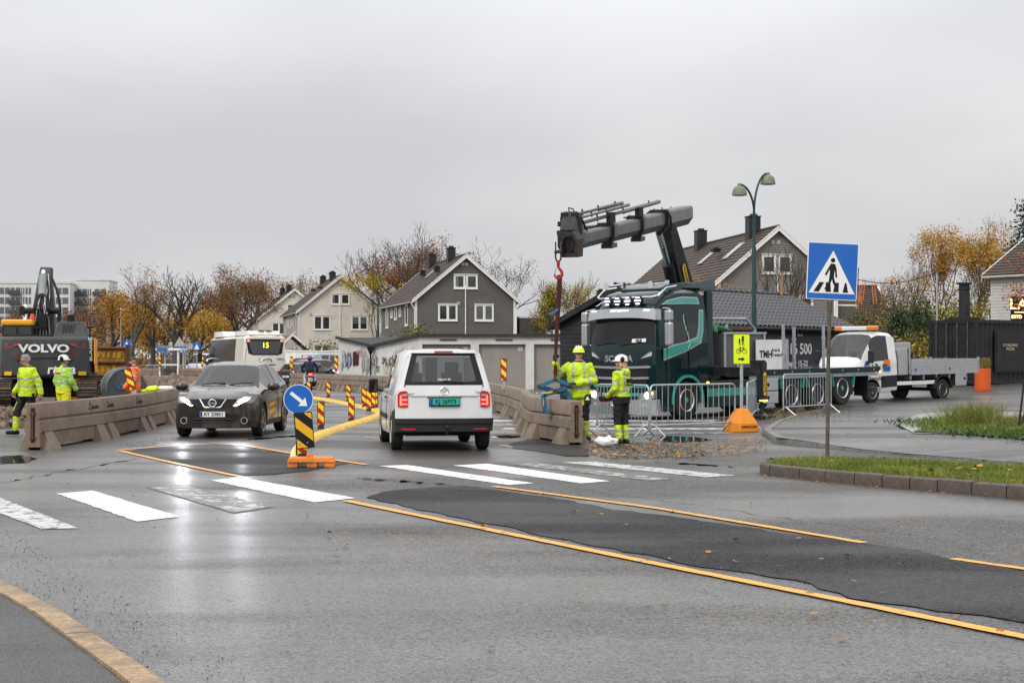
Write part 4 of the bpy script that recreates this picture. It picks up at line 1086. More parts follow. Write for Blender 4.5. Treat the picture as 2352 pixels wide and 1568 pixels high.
# ---------------------------------------------------------------- white panel van driving away
def panel_van():
 p = M('white_van_paint', (.72, .72, .73), .3, var=.03, coat=.8, dirt=((.50, .49, .47), .25, 1.6))
 c = thing('van', 'white compact panel van driving away past the yellow kerb', 'van', (-1.53, 29.05, 0), R(98.9))
 T = dict(x=(2.2, -2.16), arch=[(1.34, .325, .375), (-1.34, .325, .375)], er=.10,
   top=[(-2.16, 1.78), (-2.0, 1.815), (-1, 1.83), (.2, 1.81), (.55, 1.72), (1.22, 1.16), (1.4, 1.10), (1.95, .95), (2.12, .82), (2.2, .74)],
   belt=[(-2.16, 1.06), (1.1, 1.03), (1.5, 1.0), (2.2, .68)], w=[(-2.16, .865), (-1.8, .895), (1.6, .895), (1.95, .85), (2.2, .76)],
   wr=[(-2.16, .655), (-1.0, .685), (.4, .67), (1.2, .76), (2.2, .55)], zb=[(-2.16, .40), (-1.8, .27), (2.2, .22)], cuts=(.55, 1.22, .50, -.3, .98))
 def warp(v):
  if v.x > 1.4: v.x -= sst(1.4, 2.2, v.x) * .34 * (min(1, abs(v.y) / .9)) ** 2.6
  if v.x < -1.5:
   k = sst(-1.5, -2.16, v.x); v.x += k * (.20 * max(0, (v.z - 1.02) / .8) ** 1.4 + .10 * (min(1, abs(v.y) / .9)) ** 3.5)
  return v
 def reg(x, j, s):
  if j <= 1: return ('underbody', 'under')
  if .52 < x < 1.22 and j >= 8: return ('windscreen', 'glass')
  if s and j == 7:
   if -.3 < x < .98: return ('side_window', 'dark', s)
  if x < -1.72 and j in (2, 3) and s: return ('rear_bumper_side', 'black', s)
  if s == 0 and x < -2 and j == 7: return None
  return ('body', 'paint')
 shell(c, T, reg, warp, basic_mats(p))
 sf = lambda y, z: -2.16 + .20 * max(0, (z - 1.02) / .8) ** 1.4 + .10 * (min(1, abs(y) / .9)) ** 3.5
 mb = MB(); mb.box((0, 0, .42), (3.7, 1.3, .3)); mb.box((-1.34, 0, .33), (.12, 1.4, .12)); obj('chassis', mb, m_dark, c, 0)
 mb = MB(); mb.box((1.0, 0, .95), (.4, 1.4, .2)); obj('dashboard', mb, m_inner, c, 0)
 mb = MB(); mb.box((-.6, 0, .62), (2.8, 1.5, .1)); obj('load_floor', mb, m_inner, c, 0)
 seats(c, (.1,), .8, .38)
 mb = MB(); mb.box((-.1, .02, 1.3), (.05, .22, .95)); mb.box((-.1, 0, 1.72), (.05, 1.2, .1)); mb.box((-.1, 0, .85), (.05, 1.4, .4)); obj('bulkhead', mb, m_seat, c, 0)
 # tail: built around the light opening of the rear window
 yy = lambda a, n=9: [-a + 2 * a * i / (n - 1) for i in range(n)]
 W = lambda z: lerp(.69, .555, (z - 1.19) / .54)
 for nm, t_, b_ in (('window_surround', [(y, 1.735) for y in yy(.56)], [(y, 1.69) for y in yy(.57)]), ('window_surround', [(y, 1.235) for y in yy(.69)], [(y, 1.15) for y in yy(.71)])): band(c, nm, t_, b_, sf, .006, m_ink, .02, -1)
 for s in (-1, 1): slab(c, 'window_surround', [(s * .47, 1.70), (s * .57, 1.70), (s * .70, 1.22), (s * .585, 1.22)], sf, .004, m_ink, .02, -1)
 band(c, 'rear_window', [(y, 1.70) for y in yy(.50)], [(y, 1.225) for y in yy(.60)], sf, .000, glass('van_rear_glass', (.62, .66, .65), 1.5), .003, -1)
 band(c, 'tailgate_panel', [(y, 1.72) for y in yy(.64)], [(y, 1.70) for y in yy(.64)], sf, .0, p, .01, -1)
 for s in (-1, 1): slab(c, 'tailgate_panel', [(s * .56, 1.74), (s * .66, 1.74), (s * .84, 1.07), (s * .68, 1.07)], sf, .0, p, .02, -1)
 mb = MB(); mb.box((.75, .0, 1.56), (.04, .22, .06)); obj('interior_mirror', mb, m_ink, c, 0)
 textmesh('window_lettering', 'Albjerk Bil', .055, m_white, c, (sf(-.01, 1.27) - .02, .0, 1.275), (0, -1, 0), (0, 0, 1), .001, .001)
 slab(c, 'rear_wiper', [(.02, 1.235), (-.35, 1.215), (-.35, 1.23), (-.05, 1.262), (.03, 1.26)], sf, .028, m_ink, .0, -1)
 band(c, 'spoiler', [(y, 1.80) for y in yy(.56)], [(y, 1.745) for y in yy(.58)], sf, .05, p, .02, -1)
 slab(c, 'brake_light', rrect(.33, .032, .012, 2, (0, 1.765)), sf, .062, m_red, .0, -1)
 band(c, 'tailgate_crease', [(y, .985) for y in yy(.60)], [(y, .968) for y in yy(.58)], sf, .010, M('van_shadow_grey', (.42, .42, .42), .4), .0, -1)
 band(c, 'tailgate_panel', [(y, 1.175) for y in yy(.69)], [(y, .99) for y in yy(.63)], sf, .012, p, .01, -1)
 band(c, 'tailgate_handle', [(y, .972) for y in yy(.30)], [(y, .952) for y in yy(.30)], sf, .02, m_black, .0, -1)
 for s in (-1, 1):
  g_ = MB(); pts = [(s * .715, 1.75), (s * .72, 1.3), (s * .70, .58)]
  for (a, b), (d, e) in zip(pts, pts[1:]): g_.bar((sf(a, b) + .002, a * .93, b), (sf(d, e) + .002, d * .93, e), .012, .012)
  l_ = slab(c, 'tail_light', [(s * .645, .79), (s * .645, 1.06), (s * .70, 1.082), (s * .78, 1.065), (s * .82, 1.02), (s * .82, .80), (s * .76, .785)], sf, .022, m_red, .03, -1, .006)
  slab(l_, 'light_tube', [(s * .755, .82), (s * .755, 1.0), (s * .78, 1.0), (s * .785, .82)], sf, .026, m_redlit, .0, -1)
  for z in (.83, .905): slab(l_, 'light_tube', [(s * .66, z), (s * .66, z + .028), (s * .75, z + .028), (s * .75, z)], sf, .026, m_redlit, .0, -1)
  slab(l_, 'reverse_light', [(s * .66, .985), (s * .66, 1.02), (s * .74, 1.02), (s * .74, .985)], sf, .026, m_lens, .0, -1)
  slab(c, 'bumper_reflector', rrect(.25, .03, .01, 2, (s * .64, .405)), sf, .065, m_red, .0, -1)
  for xw in (1.34, -1.34):
   wheel(c, (xw, s * .785, .325), .325, .205, .20, s, 'dish', M('silver_wheel_cover', (.42, .38, .32), .45, .6))
 bz = [(y, .59) for y in yy(.885, 15)]; band(c, 'rear_bumper', bz, [(y, .36) for y in yy(.86, 15)], sf, .055, m_black, .12, -1)
 band(c, 'bumper_step', [(y, .535) for y in yy(.87, 15)], [(y, .505) for y in yy(.87, 15)], sf, .085, m_black, .05, -1)
 mb = MB(); mb.tube([(-2.05, -.04, .36), (-2.26, -.04, .33), (-2.28, -.04, .42)], .022, 8); mb.ell((-2.28, -.04, .44), (.032, .032, .032)); obj('tow_ball', mb, m_black, c)
 pb = MB(); pb.box((-2.185, 0, .87), (.02, .545, .135)); obj('plate_holder', pb, m_ink, c, 0)
 plate(c, (-2.196, 0, .885), (0, -1, 0), (0, 0, 1), 'KJ 26973', M('number_plate_green', (.02, .42, .33), .4, var=.03))
 b = MB(); x = sf(0, 1.08) - .02
 b.tube([(x, .066 * math.cos(a), 1.08 + .066 * math.sin(a)) for a in [k * PI / 10 for k in range(21)]], .008, 6)
 for pts in ([(-.045, .04), (-.022, -.045), (0, .005), (.022, -.045), (.045, .04)], [(-.02, .055), (0, .012), (.02, .055)]): b.tube([(x, y, 1.08 + z) for y, z in pts], .007, 5)
 obj('badge', b, m_chrome, c)
 textmesh('model_lettering', 'CADDY', .05, m_galv, c, (sf(.58, 1.03) - .012, .56, 1.02), (0, -1, 0), (0, 0, 1), .002, .002, sx=1.4)
 textmesh('engine_lettering', 'TDI', .045, m_galv, c, (sf(.58, 1.03) - .012, -.60, 1.045), (0, -1, 0), (0, 0, 1), .002, .002, sx=1.1)
 mb = MB(); mb.box((.95, 1.05, 1.12), (.13, .18, .28)); mb.bar((.95, .97, 1.04), (.95, .82, 1.02), .08, .06); mo = obj('mirror', mb, m_black, c, 30, .04)
 mb = MB(); mb.box((.882, 1.05, 1.12), (.004, .14, .23)); obj('mirror_glass', mb, g_dark, mo, 0)
 mb = MB(); mb.box((.95, -1.05, 1.12), (.13, .18, .28)); mb.bar((.95, -.97, 1.04), (.95, -.82, 1.02), .08, .06); obj('mirror', mb, m_black, c, 30, .04)
 mb = MB(); mb.box((.15, .905, .58), (1.5, .03, .09)); obj('side_moulding', mb, m_black, c, 0, .01)
 mb = MB(); mb.box((-.38, .908, .93), (.2, .035, .04)); obj('door_handle', mb, m_black, c, 0, .01)
 for x in (-.42, .95):
  mb = MB(); mb.box((x, .8965, .68), (.010, .006, .72)); obj('door_gap', mb, m_ink, c, 0)
 return c
panel_van()

# ---------------------------------------------------------------- generic far cars, parked
def small_car(label, X, Y, rz, paint, L=4.5, H=1.47, w=.90, wagon=True, group='cars parked behind the barriers', rack=False, z=0.):
 c = thing('car', label, 'car', (X, Y, z), rz, group); a, b = L / 2, -L / 2
 back = [(b, .9), (b + .12, 1.05), (b + .5, H - .12), (b + .8, H - .04)] if wagon else [(b, .85), (b + .15, .98), (b + .6, 1.05), (b + 1.3, H - .07)]
 T = dict(x=(a, b), arch=[(a - .85, .32, .37), (b + .85, .32, .37)], top=back + [(-.3, H), (.25, H - .07), (1.0, 1.0), (a - .35, .85), (a, .66)],
   belt=[(b, .80), (b + .5, 1.0), (1.0, .93), (a, .60)], w=[(b, .80), (b + .4, w), (a - .5, w), (a, .76)], wr=[(b, .6), (b + .6, .60), (.2, .62), (1.0, .74), (a, .55)], zb=[(b, .3), (b + .3, .2), (a, .2)], cuts=(b + .12, b + .5, .25, 1.0))
 def warp(v):
  if v.x > a - .8: v.x -= sst(a - .8, a, v.x) * .3 * (min(1, abs(v.y) / .9)) ** 2.6
  if v.x < b + .6: v.x += sst(b + .6, b, v.x) * .18 * (min(1, abs(v.y) / .9)) ** 2.6
  return v
 def reg(x, j, s):
  if j <= 1: return ('underbody', 'under')
  if .25 < x < 1.0 and j >= 8: return ('windscreen', 'glass')
  if b + .12 < x < b + (.5 if wagon else 1.3) and j >= 8 and (wagon or x > b + .6): return ('rear_window', 'dark')
  if s and j == 7 and b + .55 < x < .75:
   if abs(x + .25) < .05 or abs(x + 1.15) < .05: return ('window_pillar', 'black', s)
   return ('side_window', 'dark', s, int(x > -.25) + int(x > -1.15))
  return ('body', 'paint')
 shell(c, T, reg, warp, basic_mats(paint), .2)
 mb = MB(); mb.box((0, 0, .42), (L - .8, 1.3, .35)); obj('chassis', mb, m_dark, c, 0)
 sf = lambda y, z: b + .18 * (min(1, abs(y) / .9)) ** 2.6
 for s in (-1, 1):
  for xw in (a - .85, b + .85): wheel(c, (xw, s * .78, .32), .32, .2, .21, s, 'spoke', None, 5, parts=False)
  slab(c, 'tail_light', [(s * .56, .78), (s * .74, .76), (s * .76, .92), (s * .60, .94)], sf, .012, m_red, .02, -1)
  mirror(c, (.75, s * .98, 1.0), s, paint)
  if rack:
   for x in (-.9, .05): 
    q = MB(); q.bar((x, s * .02, H + .09), (x, s * .60, H + .09), .06, .03); q.box((x, s * .58, H + .03), (.06, .05, .14)); obj('roof_bar', q, m_black, c, 0)
 plate(c, (b - .012, 0, .62), (0, -1, 0), (0, 0, 1), 'EK 41', m_plate_w)
 return c
pz = lambda px, Y: (at(px, 0, Y).x, Y)
small_car('dark grey estate car parked closest behind the barriers', *pz(712, 90), R(58), M('dark_grey_paint', (.028, .028, .03), .3, .3, var=.05, coat=.8), 4.4, 1.46)
small_car('red estate car parked behind the dark grey one', *pz(739, 96), R(56), M('red_paint', (.32, .012, .015), .3, var=.05, coat=.8), 4.6, 1.52, z=.12)
small_car('black estate car with a roof rack parked behind the red one', *pz(728, 104), R(62), M('black_paint', (.014, .014, .016), .3, var=.05, coat=.8), 4.8, 1.58, rack=True, z=.22)
small_car('white car nose showing beside the grafitti wall'.replace('grafitti', 'graffiti'), *pz(790, 94.5), R(-100), M('white_car_paint', (.7, .7, .7), .3, var=.05, coat=.8), 4.2, 1.45)
small_car('silver car mostly hidden between red car and van', *pz(757, 101), R(70), M('silver_paint', (.4, .42, .44), .3, .6, var=.05, coat=.8), 4.3, 1.45)

def boxy_van(label, X, Y, rz, paint, H=1.95, L=5.0, printm=None, group=None, cat='van'):
 c = thing('van', label, cat, (X, Y, 0), rz, group); a, b = L / 2, -L / 2
 T = dict(x=(a, b), arch=[(a - .95, .34, .39), (b + .95, .34, .39)], er=.12, top=[(b, H - .06), (b + .2, H), (a - 2.0, H - .02), (a - 1.6, H - .12), (a - .85, 1.2), (a - .2, .98), (a, .78)],
   belt=[(b, 1.1), (a - .9, 1.08), (a, .7)], w=[(b, .9), (b + .3, .95), (a - .5, .95), (a, .8)], wr=[(b, .74), (a - 1.7, .76), (a - .85, .8), (a, .6)], zb=[(b, .32), (a, .24)], cuts=(a - 1.65, a - .85))
 def warp(v):
  if v.x > a - .7: v.x -= sst(a - .7, a, v.x) * .3 * (min(1, abs(v.y) / .9)) ** 2.6
  return v
 def reg(x, j, s):
  if j <= 1: return ('underbody', 'under')
  if a - 1.65 < x < a - .85 and j >= 8: return ('windscreen', 'glass')
  if s and j == 7:
   if a - 2.3 < x < a - 1.0: return ('side_window', 'dark', s, 1)
   if a - 3.5 < x < a - 2.45: return ('side_window', 'dark', s, 2)
  if printm and s and x < a - 2.6 and j in (3, 4, 5, 6, 7): return ('printed_panel', 'print', s)
  return ('body', 'paint')
 mm = basic_mats(paint); mm['print'] = printm or paint
 shell(c, T, reg, warp, mm, .2)
 mb = MB(); mb.box((0, 0, .45), (L - .8, 1.3, .35)); obj('chassis', mb, m_dark, c, 0)
 for s in (-1, 1):
  for xw in (a - .95, b + .95): wheel(c, (xw, s * .83, .34), .34, .21, .21, s, parts=False)
  mb = MB(); mb.box((a - 1.15, s * 1.06, 1.2), (.12, .2, .28)); mb.bar((a - 1.15, s * .98, 1.12), (a - 1.15, s * .85, 1.1), .06, .06); obj('mirror', mb, m_black, c, 0, .03)
  sf = lambda y, z: b
  slab(c, 'tail_light', [(s * .80, .8), (s * .88, .8), (s * .86, 1.15), (s * .79, 1.15)], sf, .012, m_red, .02, -1)
  q = MB(); q.tube([(b + .4, s * .7, H + .08), (a - 1.9, s * .7, H + .08)], .03, 6); obj('roof_rail', q, m_galv, c)
 return c
boxy_van('grey delivery van with pale blue print parked beside the graffiti wall', *pz(783, 98), R(-55), M('grey_van_paint', (.16, .18, .20), .35, .4, var=.05, coat=.6), 2.0, 4.6, M('ice_print', (.18, .36, .42), .4, var=.5, scale=5))
boxy_van('white van parked far off beside the bus shelter', *pz(466, 150), R(-100), M('far_white_paint', (.68, .68, .68), .35, var=.05), 2.2, 5.2)

# ---------------------------------------------------------------- the bus
def bus():
 p = M('cream_bus_paint', (.68, .64, .56), .3, var=.03, coat=.6, dirt=((.55, .51, .43), .3, .8))
 hd = math.atan2(.93, -.37)
 L = 12.2; rear = Vector((-14.3, 88.45, 0)); f = Vector((-.37, .93, 0)); c0 = rear + f * L / 2
 c = thing('bus', 'cream city bus showing route 15 on its rear window', 'bus', (c0.x, c0.y, 0), hd)
 a, b = L / 2, -L / 2
 T = dict(x=(a, b), arch=[(a - 2.7, .48, .56), (b + 3.3, .48, .56)], er=.22, bk=.99, top=[(b, 2.95), (b + .15, 3.06), (a - .5, 3.06), (a - .15, 2.9), (a, 2.6)], belt=[(b, 1.45), (a, 1.2)],
   w=[(b, 1.22), (b + .3, 1.275), (a - .4, 1.275), (a, 1.05)], wr=[(b, 1.16), (b + .4, 1.2), (a, 1.0)], zb=[(b, .5), (b + 1.5, .32), (a, .3)], cuts=(b + 1.2, b + 1.28))
 def warp(v):
  if v.x > a - .8: v.x -= sst(a - .8, a, v.x) * .4 * (min(1, abs(v.y) / 1.27)) ** 2.6
  if v.x < b + .5: v.x += sst(b + .5, b, v.x) * (.12 * (min(1, abs(v.y) / 1.27)) ** 3 + .10 * max(0, (v.z - 1.6) / 1.4))
  return v
 def reg(x, j, s):
  if j <= 1: return ('underbody', 'under')
  if s and j in (6, 7) and b + 2.6 < x < a - .3: return ('side_window', 'dark', s, int((x - b) / 1.9))
  if x > a - .5 and j >= 6: return ('windscreen', 'dark')
  return ('body', 'paint')
 mm = basic_mats(p); mm['dark'] = M('bus_side_glass', (.008, .009, .010), .06, spec=.12, var=.3); shell(c, T, reg, warp, mm, .3)
 sf = lambda y, z: b + .12 * (min(1, abs(y) / 1.27)) ** 3 + .10 * max(0, (z - 1.6) / 1.4)
 yy = lambda a_, n=9: [-a_ + 2 * a_ * i / (n - 1) for i in range(n)]
 m_bw = M('bus_rear_glass', (.035, .037, .04), .2, coat=1)
 band(c, 'rear_window_surround', [(y, 2.80) for y in yy(1.12)], [(y, 1.86) if abs(y) < .86 else (y, 1.95) for y in yy(.98)], sf, .012, m_ink, .0, -1)
 band(c, 'rear_window', [(y, 2.68) for y in yy(.98)], [(y, 1.93) for y in yy(.76)], sf, .018, m_bw, .0, -1)
 textmesh('route_number', '15', .42, M('amber_display', (.95, .8, .1), .4, emit=1.5), c, (sf(0, 2.45) - .035, 0.0, 2.42), (0, -1, 0), (0, 0, 1), .006)
 textmesh('maker_lettering', 'SCANIA', .2, M('bus_grey_print', (.40, .37, .33), .4), c, (sf(.25, 1.55) - .03, .05, 1.60), (0, -1, 0), (0, 0, 1), .004)
 textmesh('fleet_number', 'N3016', .17, m_ink, c, (sf(.95, 1.6) - .03, -.88, 1.62), (0, -1, 0), (0, 0, 1), .001)
 textmesh('advert_lettering', 'LINNEA', .29, M('advert_blue', (.03, .05, .22), .5), c, (sf(0, 1.1) - .03, -.02, 1.0), (0, -1, 0), (0, 0, 1), .008)
 band(c, 'engine_vent', [(y, 1.33) for y in yy(.62)], [(y, 1.27) for y in yy(.52)], sf, .012, m_ink, .0, -1)
 band(c, 'rear_bumper', [(y, .50) for y in yy(1.15)], [(y, .33) for y in yy(1.1)], sf, .05, p, .05, -1)
 for s in (-1, 1):
  slab(c, 'upper_light', rrect(.15, .12, .04, 3, (s * .98, 2.70)), sf, .03, m_redlit, .0, -1)
  t = slab(c, 'tail_light', [(s * 1.05, .52), (s * 1.15, .60), (s * 1.2, 1.0), (s * 1.13, 1.05), (s * 1.03, .8)], sf, .02, m_ink, .0, -1)
  for z in (.68, .84): slab(t, 'lamp', circ(.065, 12, (s * 1.11, z)), sf, .03, m_redlit, .0, -1)
  slab(c, 'reflector', rrect(.3, .06, .02, 2, (s * .85, .40)), sf, .06, m_red, .0, -1)
  for xw in (a - 2.7, b + 3.3): wheel(c, (xw, s * 1.1, .48), .48, .28, .29, s, 'dish')
 # roof housings
 mb = MB(); mb.loft([[(x, y * w_, z) for y, z in ((-1.0, 3.02), (-.95, 3.02 + h_), (.95, 3.02 + h_), (1.0, 3.02))] for x, w_, h_ in ((b + .2, .9, .05), (b + .7, 1, .26), (b + 4.0, 1, .28), (b + 4.5, .9, .1), (b + 4.7, .9, .05), (a - 4.4, .9, .05), (a - 4, 1, .34), (a - 1.5, 1, .34), (a - .8, .8, .05))])
 obj('roof_housing', mb, p, c, 30)
 for y in (-.35, .1):
  mb = MB(); mb.box((b + 1.2, y, 3.32), (1.4, .35, .05)); obj('roof_grille', mb, m_galv, c, 0)
 mb = MB(); mb.tube([(a - .3, 1.25, 2.5), (a + .35, 1.55, 2.4), (a + .35, 1.55, 2.0)], .03, 6); mb.box((a + .35, 1.55, 1.75), (.12, .26, .6)); obj('mirror', mb, m_black, c, 30)
 return c
bus()
# ================================================================ crane lorry, flatbed, excavator, motorcycle
def flat(parent, name, pts, y0, y1, mat, bev=0): mb = MB(); mb.xz(pts, y0, y1); return obj(name, mb, mat, parent, 0, bev)
def root_matrix(o): return Matrix.Translation(o.location) @ o.rotation_euler.to_matrix().to_4x4()
m_dgreen = M('bottle_green_paint', (.002, .018, .019), .16, .0, var=.1, coat=.35, spec=.22)
m_teal = M('teal_paint', (.02, .30, .25), .3, var=.06, coat=.8)
m_silver = M('silver_paint', (.50, .51, .52), .3, .6, var=.05, coat=.5)
m_crane = M('crane_black', (.020, .020, .022), .38, .1, var=.25, scale=3, dirt=((.055, .055, .058), .55, 2.5))
m_cranes = M('crane_grey_sheen', (.038, .039, .042), .32, .3, var=.25, scale=2, dirt=((.085, .085, .09), .6, 3))
def crane_lorry():
 c = thing('crane_lorry', 'dark green lorry with a raised black loading crane and teal stripes', 'truck', (3.88, 42.15, 0), math.atan2(-.71, -.70), pitch=.012)
 T = dict(x=(1.38, -.92), arch=[(0, .52, .60)], er=.14, bk=.995, top=[(-.92, 3.50), (-.5, 3.58), (.3, 3.55), (.85, 3.42), (1.15, 3.28), (1.38, 3.08)], belt=[(-.92, 2.05), (1.38, 1.95)],
   w=[(-.92, 1.25), (.9, 1.25), (1.38, 1.17)], wr=[(-.92, 1.14), (.8, 1.14), (1.38, 1.02)], zb=[(-.92, .85), (-.6, .85), (.61, .5), (.62, .22), (1.38, .22)], cuts=(.61, .62))
 cut = lambda y: .16 * (min(1, abs(y) / 1.25)) ** 3
 rake = lambda z: .24 * sst(1.7, 3.2, z) + .10 * sst(.6, .2, z)
 def warp(v):
  if v.x > .5: v.x -= sst(.5, 1.38, v.x) * (cut(v.y) + rake(v.z))
  return v
 def reg(x, j, s):
  if j <= 1: return ('underbody', 'under')
  return ('cab', 'paint')
 shell(c, T, reg, warp, basic_mats(m_dgreen), .12)
 sf = lambda y, z: 1.38 - cut(y) - rake(z)
 yy = lambda a, n=11: [-a + 2 * a * i / (n - 1) for i in range(n)]
 ws = M('lorry_windscreen', (.007, .008, .009), .05, var=.3, spec=.3, rvar=.02)
 band(c, 'windscreen', [(y, 2.78) for y in yy(1.02)], [(y, 2.06) for y in yy(1.10)], sf, .012, ws)
 for (y0, y1) in ((-.9, -.2), (.05, .75)):
  w_ = MB(); w_.tube([(sf(y0, 2.05) + .04, y0, 2.03), (sf(y1, 2.12) + .04, y1, 2.10)], .014, 5); obj('wiper', w_, m_black, c)
 slab(c, 'name_board', [(.42, 2.09), (.86, 2.11), (.86, 2.2), (.42, 2.19)], sf, .02, m_white, 0)
 textmesh('name_lettering', 'SILJE', .1, m_ink, c, (sf(.64, 2.15) + .03, .64, 2.145), (-.1, 1, .04), (0, 0, 1), .003, .001, shear=.2)
 # sun visor with marker lights
 vis = lambda y, z: sf(y, z) + .20
 v_ = band(c, 'sun_visor', [(y, 3.02 - .04 * (abs(y) / 1.2) ** 2) for y in yy(1.16)], [(y, 2.76 - .07 * (abs(y) / 1.2) ** 3) for y in yy(1.20)], vis, .03, m_silver, .20)
 for y in (-.95, -.2, .02, .24, .92): slab(v_, 'marker_light', rrect(.17, .022, .008, 2, (y, 2.955)), vis, .036, m_whitelit, 0)
 # roof bar with round lamps, horns
 q = MB(); q.tube([(.25, -1.06, 3.62), (.7, -1.08, 3.56), (1.02, -1.06, 3.34), (1.12, -.9, 3.30), (1.12, .9, 3.30), (1.02, 1.06, 3.34), (.7, 1.08, 3.56), (.25, 1.06, 3.62)], .032, 8); obj('light_bar', q, m_chrome, c)
 for y in (-.54, -.18, .18, .54):
  q = MB(); q.lathe([(.13, -.06), (.145, .0), (.13, .03)], (1.20, y, 3.215), 'x', 20); l_ = obj('roof_lamp', q, m_ink, c)
  q = MB(); q.lathe([(.118, .03), (.10, .04), (.002, .042)], (1.20, y, 3.215), 'x', 20); obj('lens', q, M('smoked_lens', (.10, .10, .16), .1, coat=1), l_)
  for k, (z, w_) in enumerate(((.0, .2), (.085, .12), (-.085, .12))):
   q = MB(); q.box((1.247, y, 3.215 + z), (.008, w_, .026)); obj('light_strip', q, M('roof_lamp_lit', (.86, .84, 1), .3, emit=4), l_, 0)
 for y in (-.85, .72):
  q = MB(); q.tube([(.15, y, 3.72), (.55, y, 3.68), (.75, y, 3.66)], .025, 8); q.tube([(.75, y, 3.66), (.86, y, 3.65), (.92, y, 3.65)], [.03, .06, .10], 12); q.box((.2, y, 3.70), (.08, .08, .16)); obj('air_horn', q, m_chrome, c)
 # air deflector on the roof
 q = MB(); q.loft([[(x, -w_, z0), (x, -w_ * .9, z1), (x, w_ * .9, z1), (x, w_, z0)] for x, w_, z0, z1 in ((.45, .75, 3.5, 3.56), (.2, .85, 3.5, 3.68), (-.4, .95, 3.5, 3.74), (-.95, 1.0, 3.5, 3.72))]); obj('roof_hatch', q, m_dgreen, c, 30, .02)
 for s in (-1, 1):
  q = MB(); q.add([(-.2, s * .95, 3.58), (-1.35, s * 1.2, 3.58), (-1.35, s * 1.12, 3.86), (-.35, s * .8, 3.62), (-.25, s * .85, 3.56), (-1.35, s * 1.08, 3.56)], [(0, 1, 2, 3), (4, 5, 2, 3), (0, 1, 5, 4)]); obj('air_deflector', q, m_dgreen, c, 30)
  q = MB(); q.box((-1.06, s * 1.15, 2.3), (.26, .14, 2.4)); obj('side_deflector', q, m_dgreen, c, 0, .03)
 # grille
 band(c, 'grille', [(y, 1.42) for y in yy(.98)], [(y, .78) for y in yy(.85)], sf, .008, m_ink)
 for z, w_, h_ in ((1.42, 1.02, .075), (1.13, .98, .075)): band(c, 'grille_bar', [(y, z + h_ / 2 - .10 * max(0, abs(y) - .5) * -1 * .3) for y in yy(w_)], [(y, z - h_ / 2 + .03 * abs(y)) for y in yy(w_)], sf, .045, m_silver)
 for z in (.93, .70): band(c, 'grille_bar', [(y, z + .05) for y in yy(.95)], [(y, z - .04) for y in yy(.95)], sf, .04, m_teal)
 for s in (-1, 1):
  slab(c, 'grille_vent', [(s * .58, 1.45), (s * 1.0, 1.50), (s * 1.04, 1.66), (s * .66, 1.60)], sf, .012, m_ink, 0)
  slab(c, 'upper_light', [(s * .72, 1.66), (s * 1.06, 1.74), (s * 1.06, 1.84), (s * .98, 1.84)], sf, .016, m_lens, 0)
  h = slab(c, 'headlight', [(s * .70, .56), (s * 1.12, .60), (s * 1.16, .82), (s * .95, .82), (s * .72, .70)], sf, .05, m_lens, .05)
  slab(h, 'lamp', circ(.075, 14, (s * .95, .68)), sf, .06, M('lorry_headlamp_lit', (.95, .93, 1), .3, emit=30), 0)
  slab(h, 'turn_signal', circ(.035, 10, (s * 1.08, .74)), sf, .06, m_amberlit, 0)
  slab(c, 'fog_light', rrect(.3, .10, .03, 3, (s * .85, .42)), sf, .06, m_lens, 0)
  slab(c, 'marker', circ(.04, 10, (s * 1.08, .27)), sf, .06, m_whitelit, 0)
 textmesh('maker_lettering', 'SCANIA', .23, m_silver, c, (sf(0, 1.66) + .02, 0, 1.655), (0, 1, 0), (0, 0, 1), .008, .006, sx=1.2)
 textmesh('power_lettering', 'R540', .10, m_white, c, (sf(.9, .6) + .06, -.82, .60), (0, 1, 0), (0, 0, 1), .003, .002)
 band(c, 'bumper', [(y, .58 - .06 * max(0, .8 - abs(y))) for y in yy(1.2)], [(y, .16) for y in yy(1.18)], sf, .05, m_silver, .1)
 band(c, 'bumper_intake', [(y, .33) for y in yy(.55)], [(y, .23) for y in yy(.6)], sf, .06, m_ink, 0)
 q = slab(c, 'front_board', rrect(.8, .20, .02, 2, (-.22, .69)), sf, .06, m_ink, 0)
 textmesh('board_lettering', 'TMH KRAN', .13, m_white, q, (sf(0, .69) + .065, -.22, .685), (0, 1, 0), (0, 0, 1), .002, .001)
 plate(c, (sf(0, .44) + .055, -.1, .44), (0, 1, 0), (0, 0, 1), 'TR 63417', m_plate_w)
 # near and far side: windows, stripes, mirrors, arches
 for s in (1, -1):
  Y = s * 1.25
  q = MB(); q.loft([[(.90, s * 1.245, 2.10), (.72, s * 1.165, 2.95), (.02, s * 1.155, 2.98), (.02, s * 1.255, 2.10)], [(.90, s * 1.24, 2.10), (.72, s * 1.15, 2.95), (.02, s * 1.14, 2.98), (.02, s * 1.24, 2.10)]]); obj('door_window', q, g_dark, c, 0)
  q = MB(); q.loft([[(-.06, s * 1.258, 2.12), (-.06, s * 1.158, 2.97), (-.55, s * 1.16, 2.95), (-.48, s * 1.23, 2.35), (-.30, s * 1.26, 2.12)], [(-.06, s * 1.24, 2.12), (-.06, s * 1.14, 2.97), (-.55, s * 1.14, 2.95), (-.48, s * 1.21, 2.35), (-.30, s * 1.24, 2.12)]]); obj('sleeper_window', q, g_dark, c, 0)
  e = lambda z: s * (1.253 if z < 2.05 else lerp(1.253, 1.155, (z - 2.05) / 1.0) + .012)
  def strip(name, pts, mat, o=.0):
   mb = MB(); n = len(pts); mb.add([(x, e(z) + s * o, z) for x, z in pts] + [(x, e(z) - s * .02, z) for x, z in pts], [tuple(range(n)), tuple(range(2 * n - 1, n - 1, -1))] + [(i, (i + 1) % n, n + (i + 1) % n, n + i) for i in range(n)]); return obj(name, mb, mat, c, 0)
